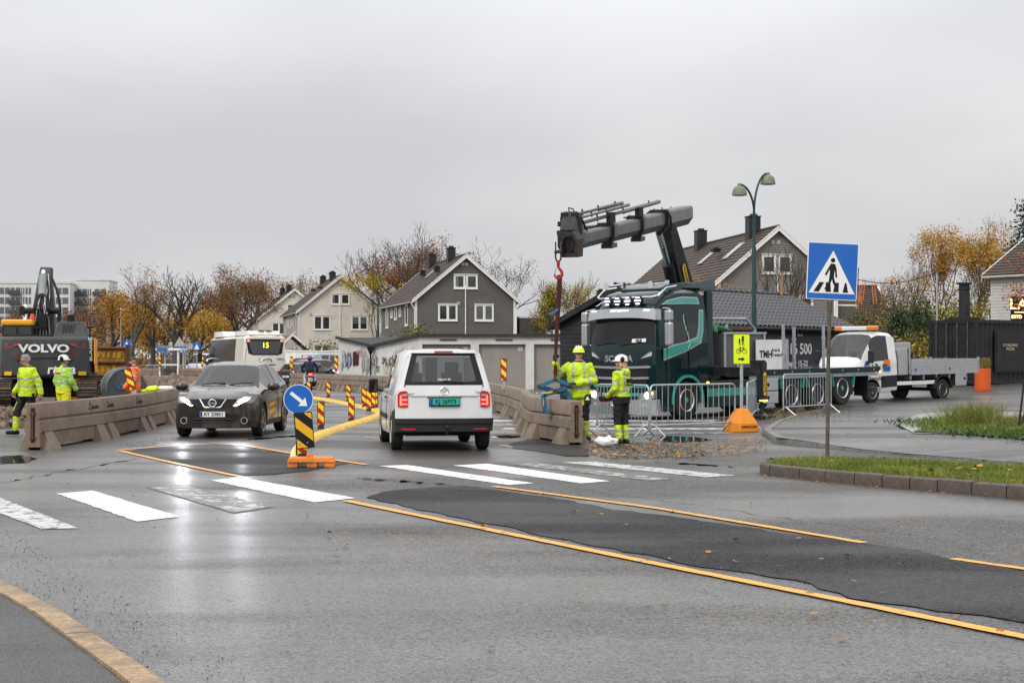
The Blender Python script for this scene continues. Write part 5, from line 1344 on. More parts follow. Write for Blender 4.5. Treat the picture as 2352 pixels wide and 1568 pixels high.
  strip('stripe_edge', [(1.02, 1.60), (1.02, 1.92), (.7, 2.02), (.1, 2.10), (-.42, 2.24), (-.52, 2.5), (-.60, 2.98), (-.80, 2.98), (-.72, 2.4), (-.58, 2.06), (.1, 1.82), (.7, 1.68)], m_silver, .004)
  strip('stripe', [(1.02, 1.66), (1.02, 1.88), (.7, 1.985), (.1, 2.065), (-.45, 2.21), (-.56, 2.5), (-.635, 2.95), (-.77, 2.95), (-.69, 2.42), (-.55, 2.09), (.1, 1.86), (.7, 1.72)], m_teal, .008)
  strip('stripe_edge', [(.98, 3.10), (.7, 3.24), (.1, 3.33), (-.55, 3.32), (-.62, 3.13), (0, 3.13)], m_silver, .03); strip('stripe', [(.92, 3.12), (.68, 3.215), (.1, 3.30), (-.52, 3.29), (-.57, 3.155), (0, 3.155)], m_teal, .036)
  strip('door_handle', [(.18, 1.40), (.18, 1.58), (.30, 1.56), (.30, 1.36)], m_ink, .012)
  strip('door_gap', [(-.05, .95), (-.05, 2.1), (-.062, 2.1), (-.062, .95)], m_ink, .010)
  strip('door_gap', [(.90, 1.0), (.90, 2.1), (.888, 2.1), (.888, 1.0)], m_ink, .010)
  for (z, h_) in ((2.32, .62), (2.80, .30)):
   q = MB(); q.box((1.08, s * 1.48, z), (.16, .22, h_)); m_ = obj('mirror', q, m_silver, c, 0, .05)
  q = MB(); q.tube([(.98, s * 1.2, 3.02), (1.05, s * 1.48, 2.98), (1.06, s * 1.48, 2.05), (.98, s * 1.24, 2.0)], .022, 6); obj('mirror_arm', q, m_chrome, c)
  q = MB(); q.loft([[(.62 * k1 * math.cos(a), s * w_, .52 + .62 * k1 * math.sin(a)) for k1, w_ in ((1.0, 1.20), (1.0, 1.275), (1.12, 1.275), (1.12, 1.20))] for a in [R(-8 + 196 * k / 16) for k in range(17)]]); obj('wheel_arch', q, m_teal, c, 40)
  wheel(c, (0, s * 1.07, .52), .52, .33, .30, s, 'dish', M('polished_wheel', (.62, .62, .62), .38, .5, var=.08), hubm=m_teal)
  for i, (x, lift) in enumerate(((-5.0, 0), (-6.38, 0), (-7.75, .13))):
   wheel(c, (x, s * 1.03, .52 + lift), .52, .36, .30, s, 'dish' if i == 2 else 'deep', MATS['polished_wheel'], hubm=m_teal)
   for k in (-1, 1):
    q = MB(); q.bar((x + k * .55, s * 1.08, .72), (x + k * .62, s * 1.08, 1.08), .04, .32); obj('mudguard', q, m_teal, c, 0)
  q = MB(); q.box((-2.05, s * 1.16, .66), (2.3, .10, .74)); sk = obj('side_skirt', q, m_dgreen, c, 0, .02)
  q = MB(); q.box((-2.05, s * 1.215, .70), (2.3, .012, .22)); obj('skirt_stripe', q, m_teal, sk, 0)
  for x in (-3.75,):
   for z in (.85, .48):
    q = MB(); q.box((x, s * 1.12, z), (1.0, .25, .35)); lk = obj('locker', q, m_alu, c, 0, .015)
    q = MB(); q.lathe([(.06, 0), (.05, s * .012)], (x, s * 1.245, z), 'y', 12); obj('lock', q, m_ink, lk)
  q = MB(); q.box((-1.15, s * 1.1, 1.05), (.22, .2, .12)); obj('cab_step_light', q, m_black, c, 0)
  q = MB(); q.box((-.9, s * 1.22, .98), (.10, .05, .05)); obj('marker_light', q, m_amberlit, c, 0)
 for k, s in enumerate((1,)):
  o_ = (.05, s * 1.21, 2.86)
  for i in range(5):
   q = MB(); q.tube([(.05 - .02 * i + .05 * math.sin(3 * t + i), s * (1.262 - .1 * (2.86 - .18 * i - t * .22 - 2.1) / .85), 2.86 - .18 * i - t * .22) for t in [j / 6 for j in range(7)]], .012, 4); obj('window_scroll', q, M('mint_print', (.35, .65, .5), .5), c)
 # chassis and deck
 q = MB()
 for y in (-.42, .42): q.box((-4.6, y, .88), (11.0, .09, .28))
 for x in (0, -5.0, -6.38): q.box((x, 0, .52), (.14, 1.9, .14))
 q.box((-.2, 0, 1.0), (2.0, 1.5, .5)); obj('chassis', q, m_dark, c, 0)
 dk = MB(); dk.box((-5.75, 0, 1.235), (8.1, 2.5, .10)); deck = obj('deck', dk, M('wet_deck_board', (.055, .06, .07), .12, var=.2, coat=.5), c, 0)
 for s in (-1, 1):
  q = MB(); q.box((-5.75, s * 1.265, 1.20), (8.1, .03, .17)); obj('deck_edge', q, m_dgreen, deck, 0)
  q = MB(); q.box((-6.3, s * 1.2, 1.06), (6.9, .05, .10)); obj('side_rail', q, m_silver, deck, 0)
  for x in range(9):
   q = MB(); q.box((-2.2 - x * .9, s * 1.285, 1.2), (.05, .015, .05)); obj('side_marker', q, m_galv, deck, 0)
 q = MB(); q.box((-9.75, 1.29, 1.12), (.05, .03, .06)); obj('tail_marker', q, m_amberlit, c, 0)
 for s in (-1, 1): q = MB(); q.box((-9.2, s * .95, .72), (.05, .5, .7)); obj('mudflap', q, m_black, c, 0)
 q = MB(); q.box((-9.9, 0, .55), (.12, 2.3, .16)); obj('underrun_bar', q, m_galv, c, 0)
 # steel skip box behind the cab and the white board
 q = MB(); st = M('grey_steel_panel', (.14, .145, .15), .45, .3, var=.1, dirt=((.08, .08, .08), .4, 3))
 for y in (-1.1, 1.1): q.box((-2.75, y, 1.8), (2.0, .05, 1.05))
 for x in (-1.78, -3.72): q.box((x, 0, 1.8), (.05, 2.2, 1.05))
 bx_ = obj('load_box', q, st, c, 0)
 for y in (-1.14, 1.14):
  for x in (-1.8, -2.4, -3.7):
   q = MB(); q.box((x, y, 1.8), (.09, .05, 1.08)); obj('box_rib', q, m_galv, bx_, 0)
  q = MB(); q.box((-2.75, y, 2.34), (2.05, .08, .06)); obj('box_rail', q, m_galv, bx_, 0)
 q = MB(); q.tube([(-1.4, 1.0, 1.3), (-1.4, 1.0, 2.75), (-3.0, 1.0, 2.75), (-3.45, 1.0, 2.45), (-3.45, 1.0, 2.3)], .04, 6); obj('headboard_frame', q, m_galv, c)
 for i in range(7):
  q = MB(); q.tube([(-2.0 - .2 * i, -.6 + .3 * (i % 3), 2.38), (-2.5 - .2 * i, .7 - .2 * (i % 2), 2.45)], .055, 6); obj('timber_billet', q, M('bark_brown', (.09, .045, .03), .9), c)
 q = MB(); q.tube([(-1.9, .8, 2.35), (-2.2, .5, 2.5), (-2.5, .9, 2.4)], [.05, .12, .03], 7); obj('green_tarp', q, M('tarp_green', (.03, .16, .08), .6), c)
 q = MB(); q.box((-3.80, 1.24, 1.72), (1.25, .035, .86)); tb = obj('side_board', q, m_white, c, 0)
 textmesh('board_lettering', 'TMH', .30, m_ink, tb, (-3.30, 1.265, 1.72), (-1, 0, 0), (0, 0, 1), .007, .002, ax='LEFT')
 textmesh('board_lettering', 'Kran &\nTransport', .135, m_ink, tb, (-3.92, 1.265, 1.78), (-1, 0, 0), (0, 0, 1), .001, .002, ax='LEFT')
 for x, y, h in ((-5.0, -1.15, 1.35), (-5.2, 1.15, 1.25), (-7.2, -.6, 1.35), (-7.0, 1.0, 1.3), (-7.6, -1.15, .8), (-8.2, -1.15, .9)):
  q = MB(); q.box((x, y, 1.28 + h / 2), (.07, .07, h)); q.box((x, y, 1.28 + h * .7), (.09, .09, .06)); obj('stake', q, m_galv, deck, 0)
 # crane base and outriggers
 q = MB(); q.box((-1.3, 0, 1.25), (.5, 2.3, .36)); q.cyl((-1.4, 0, 1.3), (-1.4, 0, 3.4), .26, .24); obj('crane_base', q, m_crane, c, 40)
 for s in (-1, 1):
  r = 2.75 if s > 0 else 2.1
  q = MB(); q.box((-1.3, s * (1.0 + (r - 1) / 2), 1.28), (.26, r - .9, .24)); ou = obj('outrigger', q, m_crane, c, 0)
  q = MB(); q.box((-1.3, s * r, 1.0), (.2, .2, 1.1)); q.box((-1.3, s * (r - .12), 1.42), (.28, .3, .34)); q.cyl((-1.3, s * r, .5), (-1.3, s * r, .12), .055); q.lathe([(.12, 0), (.12, .04), (.05, .08)], (-1.3, s * r, .06), n=14); obj('support_leg', q, m_crane, ou, 40)
  q = MB(); q.box((-1.3, s * r, .06), (.5, .5, .06)); obj('support_pad', q, m_ink, ou, 0)
  lb = MB(); lb.prism(rrect(.115, .62, .05, 3, (0, .95)), (-1.3, s * (r + .102), 0), (1, 0, 0), (0, 0, 1), (0, s * .004, 0)); lb_ = obj('leg_label', lb, M('label_yellow', (.85, .55, .02), .45), ou, 0)
  if s > 0: textmesh('label_lettering', 'PALFINGER', .095, m_ink, lb_, (-1.3, r + .109, .95), (0, 0, 1), (1, 0, 0), .003, .001)
  q = MB(); q.box((-1.3, s * (r + .05), .50), (.20, .12, .045)); obj('warning_light', q, m_amberlit, ou, 0)
 # the boom, laid out where it hangs over the barrier
 X = root_matrix(c).inverted()
 loc = lambda p: X @ Vector(p)
 A, B_ = Vector((5.02, 44.2, 5.80)), Vector((1.15, 30.6, 3.97)); ax = (B_ - A).normalized(); L = (B_ - A).length
 side = ax.cross(Vector((0, 0, 1))).normalized(); up = side.cross(ax).normalized()
 def hexbox(s0, s1, w_, h_, m, name, off=0.):
  q = MB(); prof = [(-.16, -.5), (.16, -.5), (.5, -.14), (.5, .40), (.42, .5), (-.42, .5), (-.5, .40), (-.5, -.14)]
  q.loft([[loc(A + ax * (L * s_) + side * (a * w_) + up * (b * h_ + off)) for a, b in prof] for s_ in (s0, s1)]); return obj(name, q, m, c, 0)
 hexbox(-.01, .285, .42, .54, m_cranes, 'outer_boom'); hexbox(.285, .515, .36, .46, m_cranes, 'boom_section'); hexbox(.515, .745, .32, .40, m_cranes, 'boom_section'); hexbox(.745, .97, .28, .34, m_cranes, 'boom_section')
 for s_, w_, h_ in ((.27, .50, .62), (.50, .44, .56), (.735, .40, .50), (.955, .38, .46)): hexbox(s_, s_ + .022, w_, h_, m_crane, 'boom_collar'); 
 for s_, h_ in ((.51, .56), (.745, .50)):
  q = MB(); q.bar(loc(A + ax * L * (s_ - .03) - up * h_ * .55), loc(A + ax * L * (s_ + .01) - up * h_ * .55), .25, .10); obj('collar_plate', q, m_crane, c, 0)
 hexbox(.965, 1.02, .34, .50, m_crane, 'boom_head')
 P = lambda s_, a, b: loc(A + ax * L * s_ + side * a + up * b)
 for (s0, s1, a, b0, b1, r_) in ((.30, .95, -.02, .52, .34, .055), (.62, .96, -.13, .58, .48, .04), (.60, .96, .08, .62, .52, .045), (.02, .30, .25, .18, .24, .055), (.70, .97, .22, .15, .25, .045), (.68, .96, .21, -.10, -.08, .03), (.30, .55, .19, .20, .25, .028)):
  q = MB(); q.tube([P(s0, a, b0), P((s0 + s1) / 2, a, (b0 + b1) / 2), P((s0 + s1) / 2 + .01, a, (b0 + b1) / 2), P(s1, a, b1)], [r_, r_, r_ * .75, r_ * .75], 10); ex = obj('extension_cylinder', q, m_cranes, c)
  for t in (.15, .5, .8):
   q = MB(); q.tube([P(lerp(s0, s1, t), a, lerp(b0, b1, t) - r_), P(lerp(s0, s1, t) + .004, a, lerp(b0, b1, t) + r_ * 1.8)], .02, 5); obj('clip', q, m_crane, ex)
 for s_ in (.52, .75): 
  q = MB(); q.bar(P(s_, -.1, .25), P(s_, -.1, .48), .16, .14); obj('cylinder_bracket', q, m_crane, c, 0)
 # head: stack of valves, hook eye
 q = MB()
 for a in (-.11, .11): q.bar(P(.985, a, .15), P(.985, a, .52), .15, .2)
 q.bar(P(.975, .0, .1), P(1.0, 0, .45), .40, .5, w2=.3); obj('valve_stack', q, m_crane, c, 0, .02)
 for i, (a, b) in enumerate(((-.11, .58), (.11, .58), (.18, .40), (.2, .22))):
  q = MB(); q.bar(P(.97, a, b - .06), P(.995, a, b - .02), .15, .10); obj('valve_block', q, m_ink, c, 0, .015)
 rh = random.Random(9)
 for i in range(10):
  a = rh.uniform(-.2, .25); b = rh.uniform(.25, .55); q = MB()
  q.tube([P(.985, a, b), P(.975, a + .05, b + .16), P(.94, a + .08, b + .12), P(.91, a + .05, b - .15 - .1 * rh.random())], .014, 5); obj('hose', q, m_ink, c)
 for a in (-1, 1):
  q = MB(); q.tube([P(.30, a * .22, .3), P(.28, a * .28, .1), P(.27, a * .26, -.2), P(.24, a * .1, -.38)], .022, 6); obj('hose', q, m_ink, c)
 tip = B_ + ax * .25
 q = MB(); rr_ = [(-.17, -.26), (.17, -.26), (.19, .1), (.1, .24), (-.1, .24), (-.19, .1)]
 q.loft([[loc(tip + ax * d + side * (a * k - .08) + up * (b * k - .02)) for a, b in rr_] for d, k in ((-.35, 1.0), (.0, 1.0), (.12, .92), (.12, .66), (-.2, .6))], cap=False)
 obj('boom_end_frame', q, M('rusty_black', (.035, .026, .022), .6, .2, var=.4, scale=6), c, 30)
 hk = Vector((.915, 30.15, 0))
 q = MB(); zt = 3.74
 for s in (-1, 1): q.bar(loc(hk + Vector((s * .05, 0, zt + .0))), loc(hk + Vector((s * .05, .1, zt + .2))), .03, .08)
 q.cyl(loc(hk + Vector((-.08, 0, zt + .01))), loc(hk + Vector((.08, 0, zt + .01))), .025); obj('hook_lug', q, m_crane, c)
 q = MB(); q.tube([loc(hk + Vector((.055 * math.cos(a), 0, zt - .07 + .11 * math.sin(a)))) for a in [k * PI / 8 for k in range(17)]], .018, 8); obj('shackle', q, M('rusty_shackle', (.06, .035, .03), .6, .3), c)
 hs = .58; zt2 = zt - .04
 q = MB(); q.tube([loc(hk + Vector((0, 0, zt2 - .2 * hs))), loc(hk + Vector((0, 0, zt2 - .30 * hs))), loc(hk + Vector((0, 0, zt2 - .42 * hs)))], [.035, .036, .026], 10)
 pts = [(0, -.40), (.04, -.48), (.12, -.58), (.13, -.70), (.06, -.79), (-.05, -.79), (-.12, -.72), (-.12, -.64)]
 q.tube([loc(hk + Vector((a * hs, 0, zt2 + b * hs))) for a, b in pts], [.026, .027, .03, .032, .032, .03, .022, .01], 10)
 hook = obj('crane_hook', q, M('red_hook', (.38, .02, .018), .4, var=.2, dirt=((.06, .03, .03), .5, 12)), c)
 hook['label'] = 'red steel crane hook'
 q = MB(); q.bar(loc(hk + Vector((-.07, 0, zt2 - .64 * hs))), loc(hk + Vector((-.035, 0, zt2 - .45 * hs))), .012, .02); obj('hook_latch', q, m_galv, hook, 0)
 # inner boom and its lifting cylinder
 bp = Vector((4.86, 43.14, 3.35)); tp = A + ax * (L * .21) - up * .22
 q = MB(); d = (tp - bp); n = d.normalized(); sd = Vector((.71, -.70, 0)); fw = n.cross(sd).normalized()
 q.loft([[loc(bp + d * t + sd * (a * w_) + fw * (b * h_)) for a, b in ((-.5, -.5), (.5, -.5), (.5, .5), (-.5, .5))] for t, w_, h_ in ((0, .62, .62), (.2, .50, .60), (.75, .40, .46), (1.03, .40, .34))]); ib = obj('inner_boom', q, m_crane, c, 30, .03)
 q = MB(); off = fw * -.36 if fw.x > 0 else fw * .36
 q.tube([loc(bp + d * .1 + off), loc(bp + d * .62 + off * .95)], .17, 14); obj('lift_cylinder', q, m_crane, c)
 q = MB(); q.tube([loc(bp + d * .6 + off * .95), loc(A + ax * L * .30 - up * .30)], .09, 12); obj('cylinder_rod', q, m_chrome, c)
 cen = bp + d * .33 + sd * .262
 q = MB(); q.prism(rrect(.17, .80, .08, 4), loc(cen), (X.to_3x3() @ fw), (X.to_3x3() @ n), (X.to_3x3() @ sd) * .006); yl = obj('boom_label', q, MATS['label_yellow'], c, 0)
 textmesh('label_lettering', 'PALFINGER', .13, m_ink, yl, loc(cen + sd * .01), X.to_3x3() @ -n, X.to_3x3() @ -fw if (X.to_3x3() @ (-n).cross(-fw)).dot(X.to_3x3() @ sd) > 0 else X.to_3x3() @ fw, .003, .001)
 return c, hk, zt
lorry, hook_xy, hook_z = crane_lorry()

# ---------------------------------------------------------------- white flatbed lorry
def flatbed():
 p = M('white_lorry_paint', (.70, .70, .69), .3, var=.03, coat=.7)
 z0 = .17
 c = thing('flatbed_truck', 'white dropside flatbed truck with orange beacons and a logo door', 'truck', (11.43, 51.5, z0), math.atan2(-.6, -.8), pitch=.018)
 T = dict(x=(.98, -1.25), arch=[(0, .35, .42)], er=.13, bk=.99, top=[(-1.25, 2.28), (-1.1, 2.36), (-.4, 2.38), (-.12, 2.30), (.58, 1.55), (.8, 1.40), (.93, 1.22), (.98, 1.05)], belt=[(-1.25, 1.35), (.5, 1.30), (.98, .95)],
   w=[(-1.25, .98), (.5, .98), (.98, .86)], wr=[(-1.25, .84), (-.2, .83), (.58, .90), (.98, .7)], zb=[(-1.25, .38), (.98, .3)], cuts=(-.12, .58))
 def warp(v):
  if v.x > .3: v.x -= sst(.3, .98, v.x) * .32 * (min(1, abs(v.y) / .98)) ** 2.6
  return v
 def reg(x, j, s):
  if j <= 1: return ('underbody', 'under')
  if -.12 < x < .58 and j >= 8: return ('windscreen', 'glass')
  if s and j == 7 and -.85 < x < .04: return ('side_window', 'dark', s)
  if s and j in (3,) and x < -.42: return ('door_cladding', 'black', s)
  return ('cab', 'paint')
 shell(c, T, reg, warp, basic_mats(p), .1)
 mb = MB(); mb.box((.2, 0, 1.1), (.5, 1.6, .3)); obj('dashboard', mb, m_inner, c, 0)
 seats(c, (-.55,), .95, .45)
 for s in (-1, 1):
  mb = MB(); mb.box((.30, s * 1.16, 1.55), (.12, .20, .42)); mb.bar((.30, s * 1.1, 1.4), (.30, s * .9, 1.32), .10, .08); obj('mirror', mb, m_black, c, 0, .04)
  for x in (-.6,):
   mb = MB(); mb.box((x, s * 1.0, 1.26), (.2, .03, .05)); obj('door_handle', mb, m_black, c, 0, .01)
  wheel(c, (0, s * .87, .35), .35, .22, .20, s, 'dish', M('steel_wheel', (.32, .30, .26), .5, .7))
  wheel(c, (-3.66, s * .86, .35), .35, .34, .20, s, 'deep', MATS['steel_wheel'])
  q = MB(); q.loft([[(-3.66 + .47 * k1 * math.cos(a), s * w_, .35 + .47 * k1 * math.sin(a)) for k1, w_ in ((1, .7), (1, 1.05), (1.08, 1.05), (1.08, .7))] for a in [R(5 + 170 * k / 10) for k in range(11)]]); obj('mudguard', q, m_black, c, 40)
  q = MB(); q.box((-2.3, s * .95, .62), (2.1, .05, .12)); obj('side_guard', q, m_white, c, 0)
  q = MB(); q.box((-4.65, s * .85, .70), (.62, .35, .48)); tb = obj('tool_box', q, m_alu, c, 0, .01)
  q = MB(); q.lathe([(.06, 0), (.05, s * .01)], (-4.85, s * 1.027, .7), 'y', 12); obj('lock', q, m_ink, tb)
  for i in range(2):
   x0 = -1.95 - i * 1.85; q = MB(); q.box((x0 - .92, s * 1.03, 1.18), (1.80, .03, .42)); ds = obj('dropside', q, m_alu, c, 0)
   for z in (1.06, 1.18, 1.30):
    q = MB(); q.box((x0 - .92, s * 1.052, z), (1.78, .018, .018)); obj('side_ridge', q, m_galv, ds, 0)
   q = MB(); q.box((x0 - .2, s * 1.05, 1.06), (.09, .01, .10)); obj('side_logo', q, m_blueink, ds, 0)
  for x in (-1.93, -3.78, -5.63):
   q = MB(); q.box((x, s * 1.03, 1.20), (.05, .06, .48)); obj('side_post', q, m_galv, c, 0)
 q = MB(); q.box((-3.78, 0, .93), (3.75, 2.1, .09)); obj('bed', q, m_alu, c, 0)
 q = MB(); q.box((-1.55, 0, 1.35), (.5, 2.0, .9)); q.box((-1.85, 0, 1.45), (.06, 2.1, 1.1)); obj('headboard', q, m_alu, c, 0, .01)
 q = MB(); q.box((-5.65, 0, 1.18), (.03, 2.08, .42)); obj('tailboard', q, m_alu, c, 0)
 q = MB()
 for y in (-.4, .4): q.box((-2.6, y, .68), (5.4, .08, .2))
 q.box((-2.4, -.1, .55), (.9, .7, .3)); q.box((-3.66, 0, .35), (.12, 1.4, .12)); obj('chassis', q, m_dark, c, 0)
 for i in range(4):
  q = MB(); q.box((-2.0 - i * .7, 0, .8), (.08, 1.9, .14)); obj('cross_member', q, m_galv, c, 0)
 q = MB(); q.box((-.35, 0, 2.50), (.26, 1.1, .13)); lb = obj('beacon_bar', q, p, c, 0, .03)
 for s in (-1, 1):
  q = MB(); q.box((-.35, s * .70, 2.50), (.28, .32, .15)); obj('beacon', q, M('amber_plastic', (.75, .22, .01), .25, coat=1), lb, 0, .04)
 # door print: blocks of colour and lettering
 Y = .992
 for pts, m_ in (([(-.50, 1.10), (-.86, 1.10), (-.86, 1.30), (-.60, 1.30)], 'o'), ([(.30, .95), (-.22, .95), (.02, 1.28)], 'w'), ([(-.56, .92), (-.88, .92), (-.88, 1.08), (-.52, 1.08)], 'b'), ([(.25, 1.12), (.10, 1.26), (.33, 1.28), (.42, 1.12)], 'b'), ([(.12, 1.0), (-.08, 1.0), (.02, 1.22)], 'o'), ([(.38, .86), (.30, 1.02), (.20, .90)], 'o'), ([(-.1, .97), (-.34, .97), (-.28, 1.1), (-.16, 1.2)], 'b')):
  q = MB(); q.xz([(x, z + .13) for x, z in pts], Y - .02, Y + .006 + .002 * len(pts)); obj('door_print', q, {'o': M('orange_print', (.75, .20, .02), .4), 'b': M('ramp_blue', (.02, .10, .36), .4), 'w': M('white_print', (.75, .75, .75), .4)}[m_], c, 0)
 textmesh('door_lettering', 'Ramudden', .20, m_ink, c, (-.22, 1.002, .82), (-1, 0, 0), (0, 0, 1), .001, .001)
 sf = lambda y, z: .98 - .32 * (min(1, abs(y) / .98)) ** 2.6
 yy = [-.8 + .16 * i for i in range(11)]
 band(c, 'grille', [(y, .98) for y in yy], [(y, .72) for y in yy], sf, .01, m_black); band(c, 'bumper', [(y, .62) for y in yy], [(y, .34) for y in yy], sf, .05, m_black)
 for s in (-1, 1): slab(c, 'headlight', [(s * .55, .8), (s * .85, .85), (s * .84, 1.08), (s * .6, .98)], sf, .012, m_lens, .02)
 return c
flatbed()

# ---------------------------------------------------------------- excavator with its back to the street
def excavator():
 hd = R(103)
 c = thing('excavator', 'large dark grey tracked excavator with yellow cab roof and raised boom', 'excavator', (-15.25, 50.2, 0), hd)
 m_ex = M('excavator_grey', (.050, .051, .054), .5, var=.12, dirt=((.08, .075, .07), .4, 2)); m_ey = M('excavator_yellow', (.80, .36, .02), .4, var=.05, coat=.3)
 m_track = M('track_steel', (.07, .055, .043), .6, .5, var=.4, scale=8, dirt=((.13, .10, .075), .6, 5))
 # counterweight: rounded back (local -x faces the camera)
 back = [(0.6, 1.5), (-1.0, 1.5), (-1.55, 1.35), (-1.78, 1.0), (-1.86, .4), (-1.86, -.4), (-1.78, -1.0), (-1.55, -1.35), (-1.0, -1.5), (.6, -1.5)]
 q = MB(); q.loft([[(x * k, y * k2, z) for x, y in back] for z, k, k2 in ((1.03, .95, .97), (1.12, 1.0, 1.0), (1.75, 1.02, 1.0), (2.25, 1.0, 1.0), (2.35, .96, .97))]); obj('counterweight', q, m_ex, c, 30, .03)
 sx = lambda y: -1.86 * 1.02 + .55 * max(0, (abs(y) - .6) / .9) ** 2
 for pts in ([(-.95, 1.62), (.95, 1.62), (1.15, 1.75), (-1.15, 1.75)],):
  pass
 def back_plate(name, pts, mat, off=.02):
  mb = MB(); n = len(pts); mb.add([(sx(y) - off, y, z) for y, z in pts] + [(sx(y) + .12, y, z) for y, z in pts], [tuple(range(n)), tuple(range(2 * n - 1, n - 1, -1))] + [(i, (i + 1) % n, n + (i + 1) % n, n + i) for i in range(n)]); return obj(name, mb, mat, c, 0)
 for s in (-1, 1):
  back_plate('rear_reflector', [(s * .72, 2.12), (s * 1.22, 2.14), (s * 1.22, 2.0), (s * .98, 2.02)], m_red); back_plate('rear_reflector', [(s * .80, 1.72), (s * 1.22, 1.86), (s * 1.22, 1.96), (s * .85, 1.80)], m_red)
  back_plate('warning_label', [(s * 1.02, 1.12), (s * 1.25, 1.12), (s * 1.25, 1.24), (s * 1.02, 1.24)], M('warning_yellow', (.75, .45, .02), .5))
 back_plate('rear_crease', [(-1.2, 1.60), (-.72, 1.60), (-.62, 1.68), (.62, 1.68), (.72, 1.60), (1.2, 1.60), (1.2, 1.57), (.70, 1.57), (.60, 1.65), (-.60, 1.65), (-.70, 1.57), (-1.2, 1.57)], m_black, .012)
 textmesh('maker_lettering', 'VOLVO', .34, m_white, c, (sx(0) - .03, .02, 1.96), (0, -1, 0), (0, 0, 1), .014, .006, sx=1.35)
 textmesh('owner_lettering', 'rteva', .42, m_white, c, (sx(.5) - .035, -.50, 1.30), (0, -1, 0), (0, 0, 1), .008, .004, shear=.12)
 q = MB(); q.xz([(.5, 1.2), (-1.25, 1.2), (-1.55, 1.5), (-1.55, 2.3), (.5, 2.3)], -1.52, -1.49); obj('side_panel', q, m_ey, c, 0)
 q = MB(); q.prism([(0, 1.02), (.30, 1.02), (.30, 1.75), (.12, 1.6)], (-1.56, -1.10, 0), (.72, -.70, 0), (0, 0, 1), (-.02, -.02, 0)); obj('yellow_corner', q, m_ey, c, 0)
 textmesh('model_lettering', 'ECR355E', .20, m_white, c, (-1.52, -1.38, 1.95), (0, 0, 1), (.62, .78, 0) if False else (-.62, .78, 0), .006, .003)
 # engine hood, exhaust
 q = MB(); q.loft([[(x, y, z) for x, y in ((-1.2, -.2), (-1.2, -1.35), (.3, -1.35), (.3, -.2))] if z < 2.5 else [(x, y, z) for x, y in ((-1.0, -.35), (-.95, -1.15), (.2, -1.15), (.2, -.35))] for z in (2.33, 2.85)]); hd_ = obj('engine_hood', q, m_ex, c, 0, .03)
 for i in range(4):
  q = MB(); q.bar((-1.14, -.50 - .1 * i, 2.5), (-1.05, -.52 - .1 * i, 2.76), .045, .03); obj('hood_slot', q, m_ink, hd_, 0)
 q = MB(); q.box((-.9, -.05, 2.39), (.5, 2.7, .06)); obj('hood_ledge', q, m_black, c, 0)
 q = MB(); q.cyl((-.5, -.72, 2.8), (-.5, -.72, 3.08), .12); obj('exhaust', q, m_ink, c)
 # cab on the left
 q = MB(); q.box((.75, 1.0, 2.0), (1.7, .95, 1.5)); cab = obj('cab', q, m_black, c, 0, .06)
 q = MB(); q.box((.72, 1.0, 2.83), (1.75, 1.0, .2)); obj('cab_roof', q, m_ey, c, 0, .06)
 for y in (.75, 1.22):
  q = MB(); q.box((-.105, y, 2.45), (.02, .38, .5)); obj('cab_window', q, g_car, cab, 0)
 q = MB(); q.cyl((.3, .55, 2.93), (.3, .55, 3.02), .09); q.cyl((.3, .55, 3.02), (.3, .55, 3.13), .07, .05); obj('beacon', q, M('red_beacon', (.6, .06, .02), .3, coat=1), c)
 for y in (.3, -1.35):
  q = MB(); q.tube([(-1.1, y, 2.35), (-1.1, y, 2.62)], .03, 6); q.box((-1.1, y, 2.66), (.1, .22, .06)); obj('camera_mount', q, m_ink, c)
 # boom, arm, cylinder, hoses
 q = MB(); q.loft([[(x - h_ / 2, -.15 - w_, z), (x - h_ / 2, -.15 + w_, z), (x + h_ / 2, -.15 + w_, z), (x + h_ / 2, -.15 - w_, z)] for x, z, w_, h_ in ((1.6, 1.6, .36, .9), (1.75, 3.4, .34, .9), (2.15, 4.2, .25, .7), (2.6, 4.8, .19, .4))]); obj('boom', q, m_ex, c, 30, .03)
 q = MB(); q.loft([[(x, -.15 - w_ - .02, z), (x, -.15 + w_ - .02, z), (x + .4, -.15 + w_, z), (x + .4, -.15 - w_, z)] for x, z, w_ in ((1.5, 3.5, .20), (1.75, 4.2, .24), (2.2, 4.72, .18))]); obj('arm', q, m_ex, c, 30, .03)
 q = MB(); q.tube([(1.0, -.12, 3.75), (1.55, -.12, 4.45)], .14, 12); obj('arm_cylinder', q, M('cylinder_grey', (.22, .24, .24), .4, .3), c)
 q = MB(); q.tube([(1.5, -.12, 4.4), (1.7, -.12, 4.62)], .07, 10); obj('cylinder_rod', q, m_chrome, c)
 for s in (-1, 1):
  q = MB(); q.tube([(.9, -.15 + s * .55, 1.7), (1.2, -.15 + s * .52, 2.3), (1.2, -.15 + s * .52, 2.4)], .13, 10); q.tube([(1.2, -.15 + s * .52, 2.4), (1.6, -.15 + s * .5, 3.3)], .07, 10, 0); obj('boom_cylinder', q, [m_black], c)
 q = MB(); q.tube([(.95, .42, 2.55), (1.15, .42, 3.45)], .07, 10); obj('cylinder_rod', q, m_chrome, c)
 q = MB(); q.box((.85, -.15, 2.9), (.24, .3, .5)); obj('pipe_block', q, m_ink, c, 0, .02)
 rh = random.Random(2)
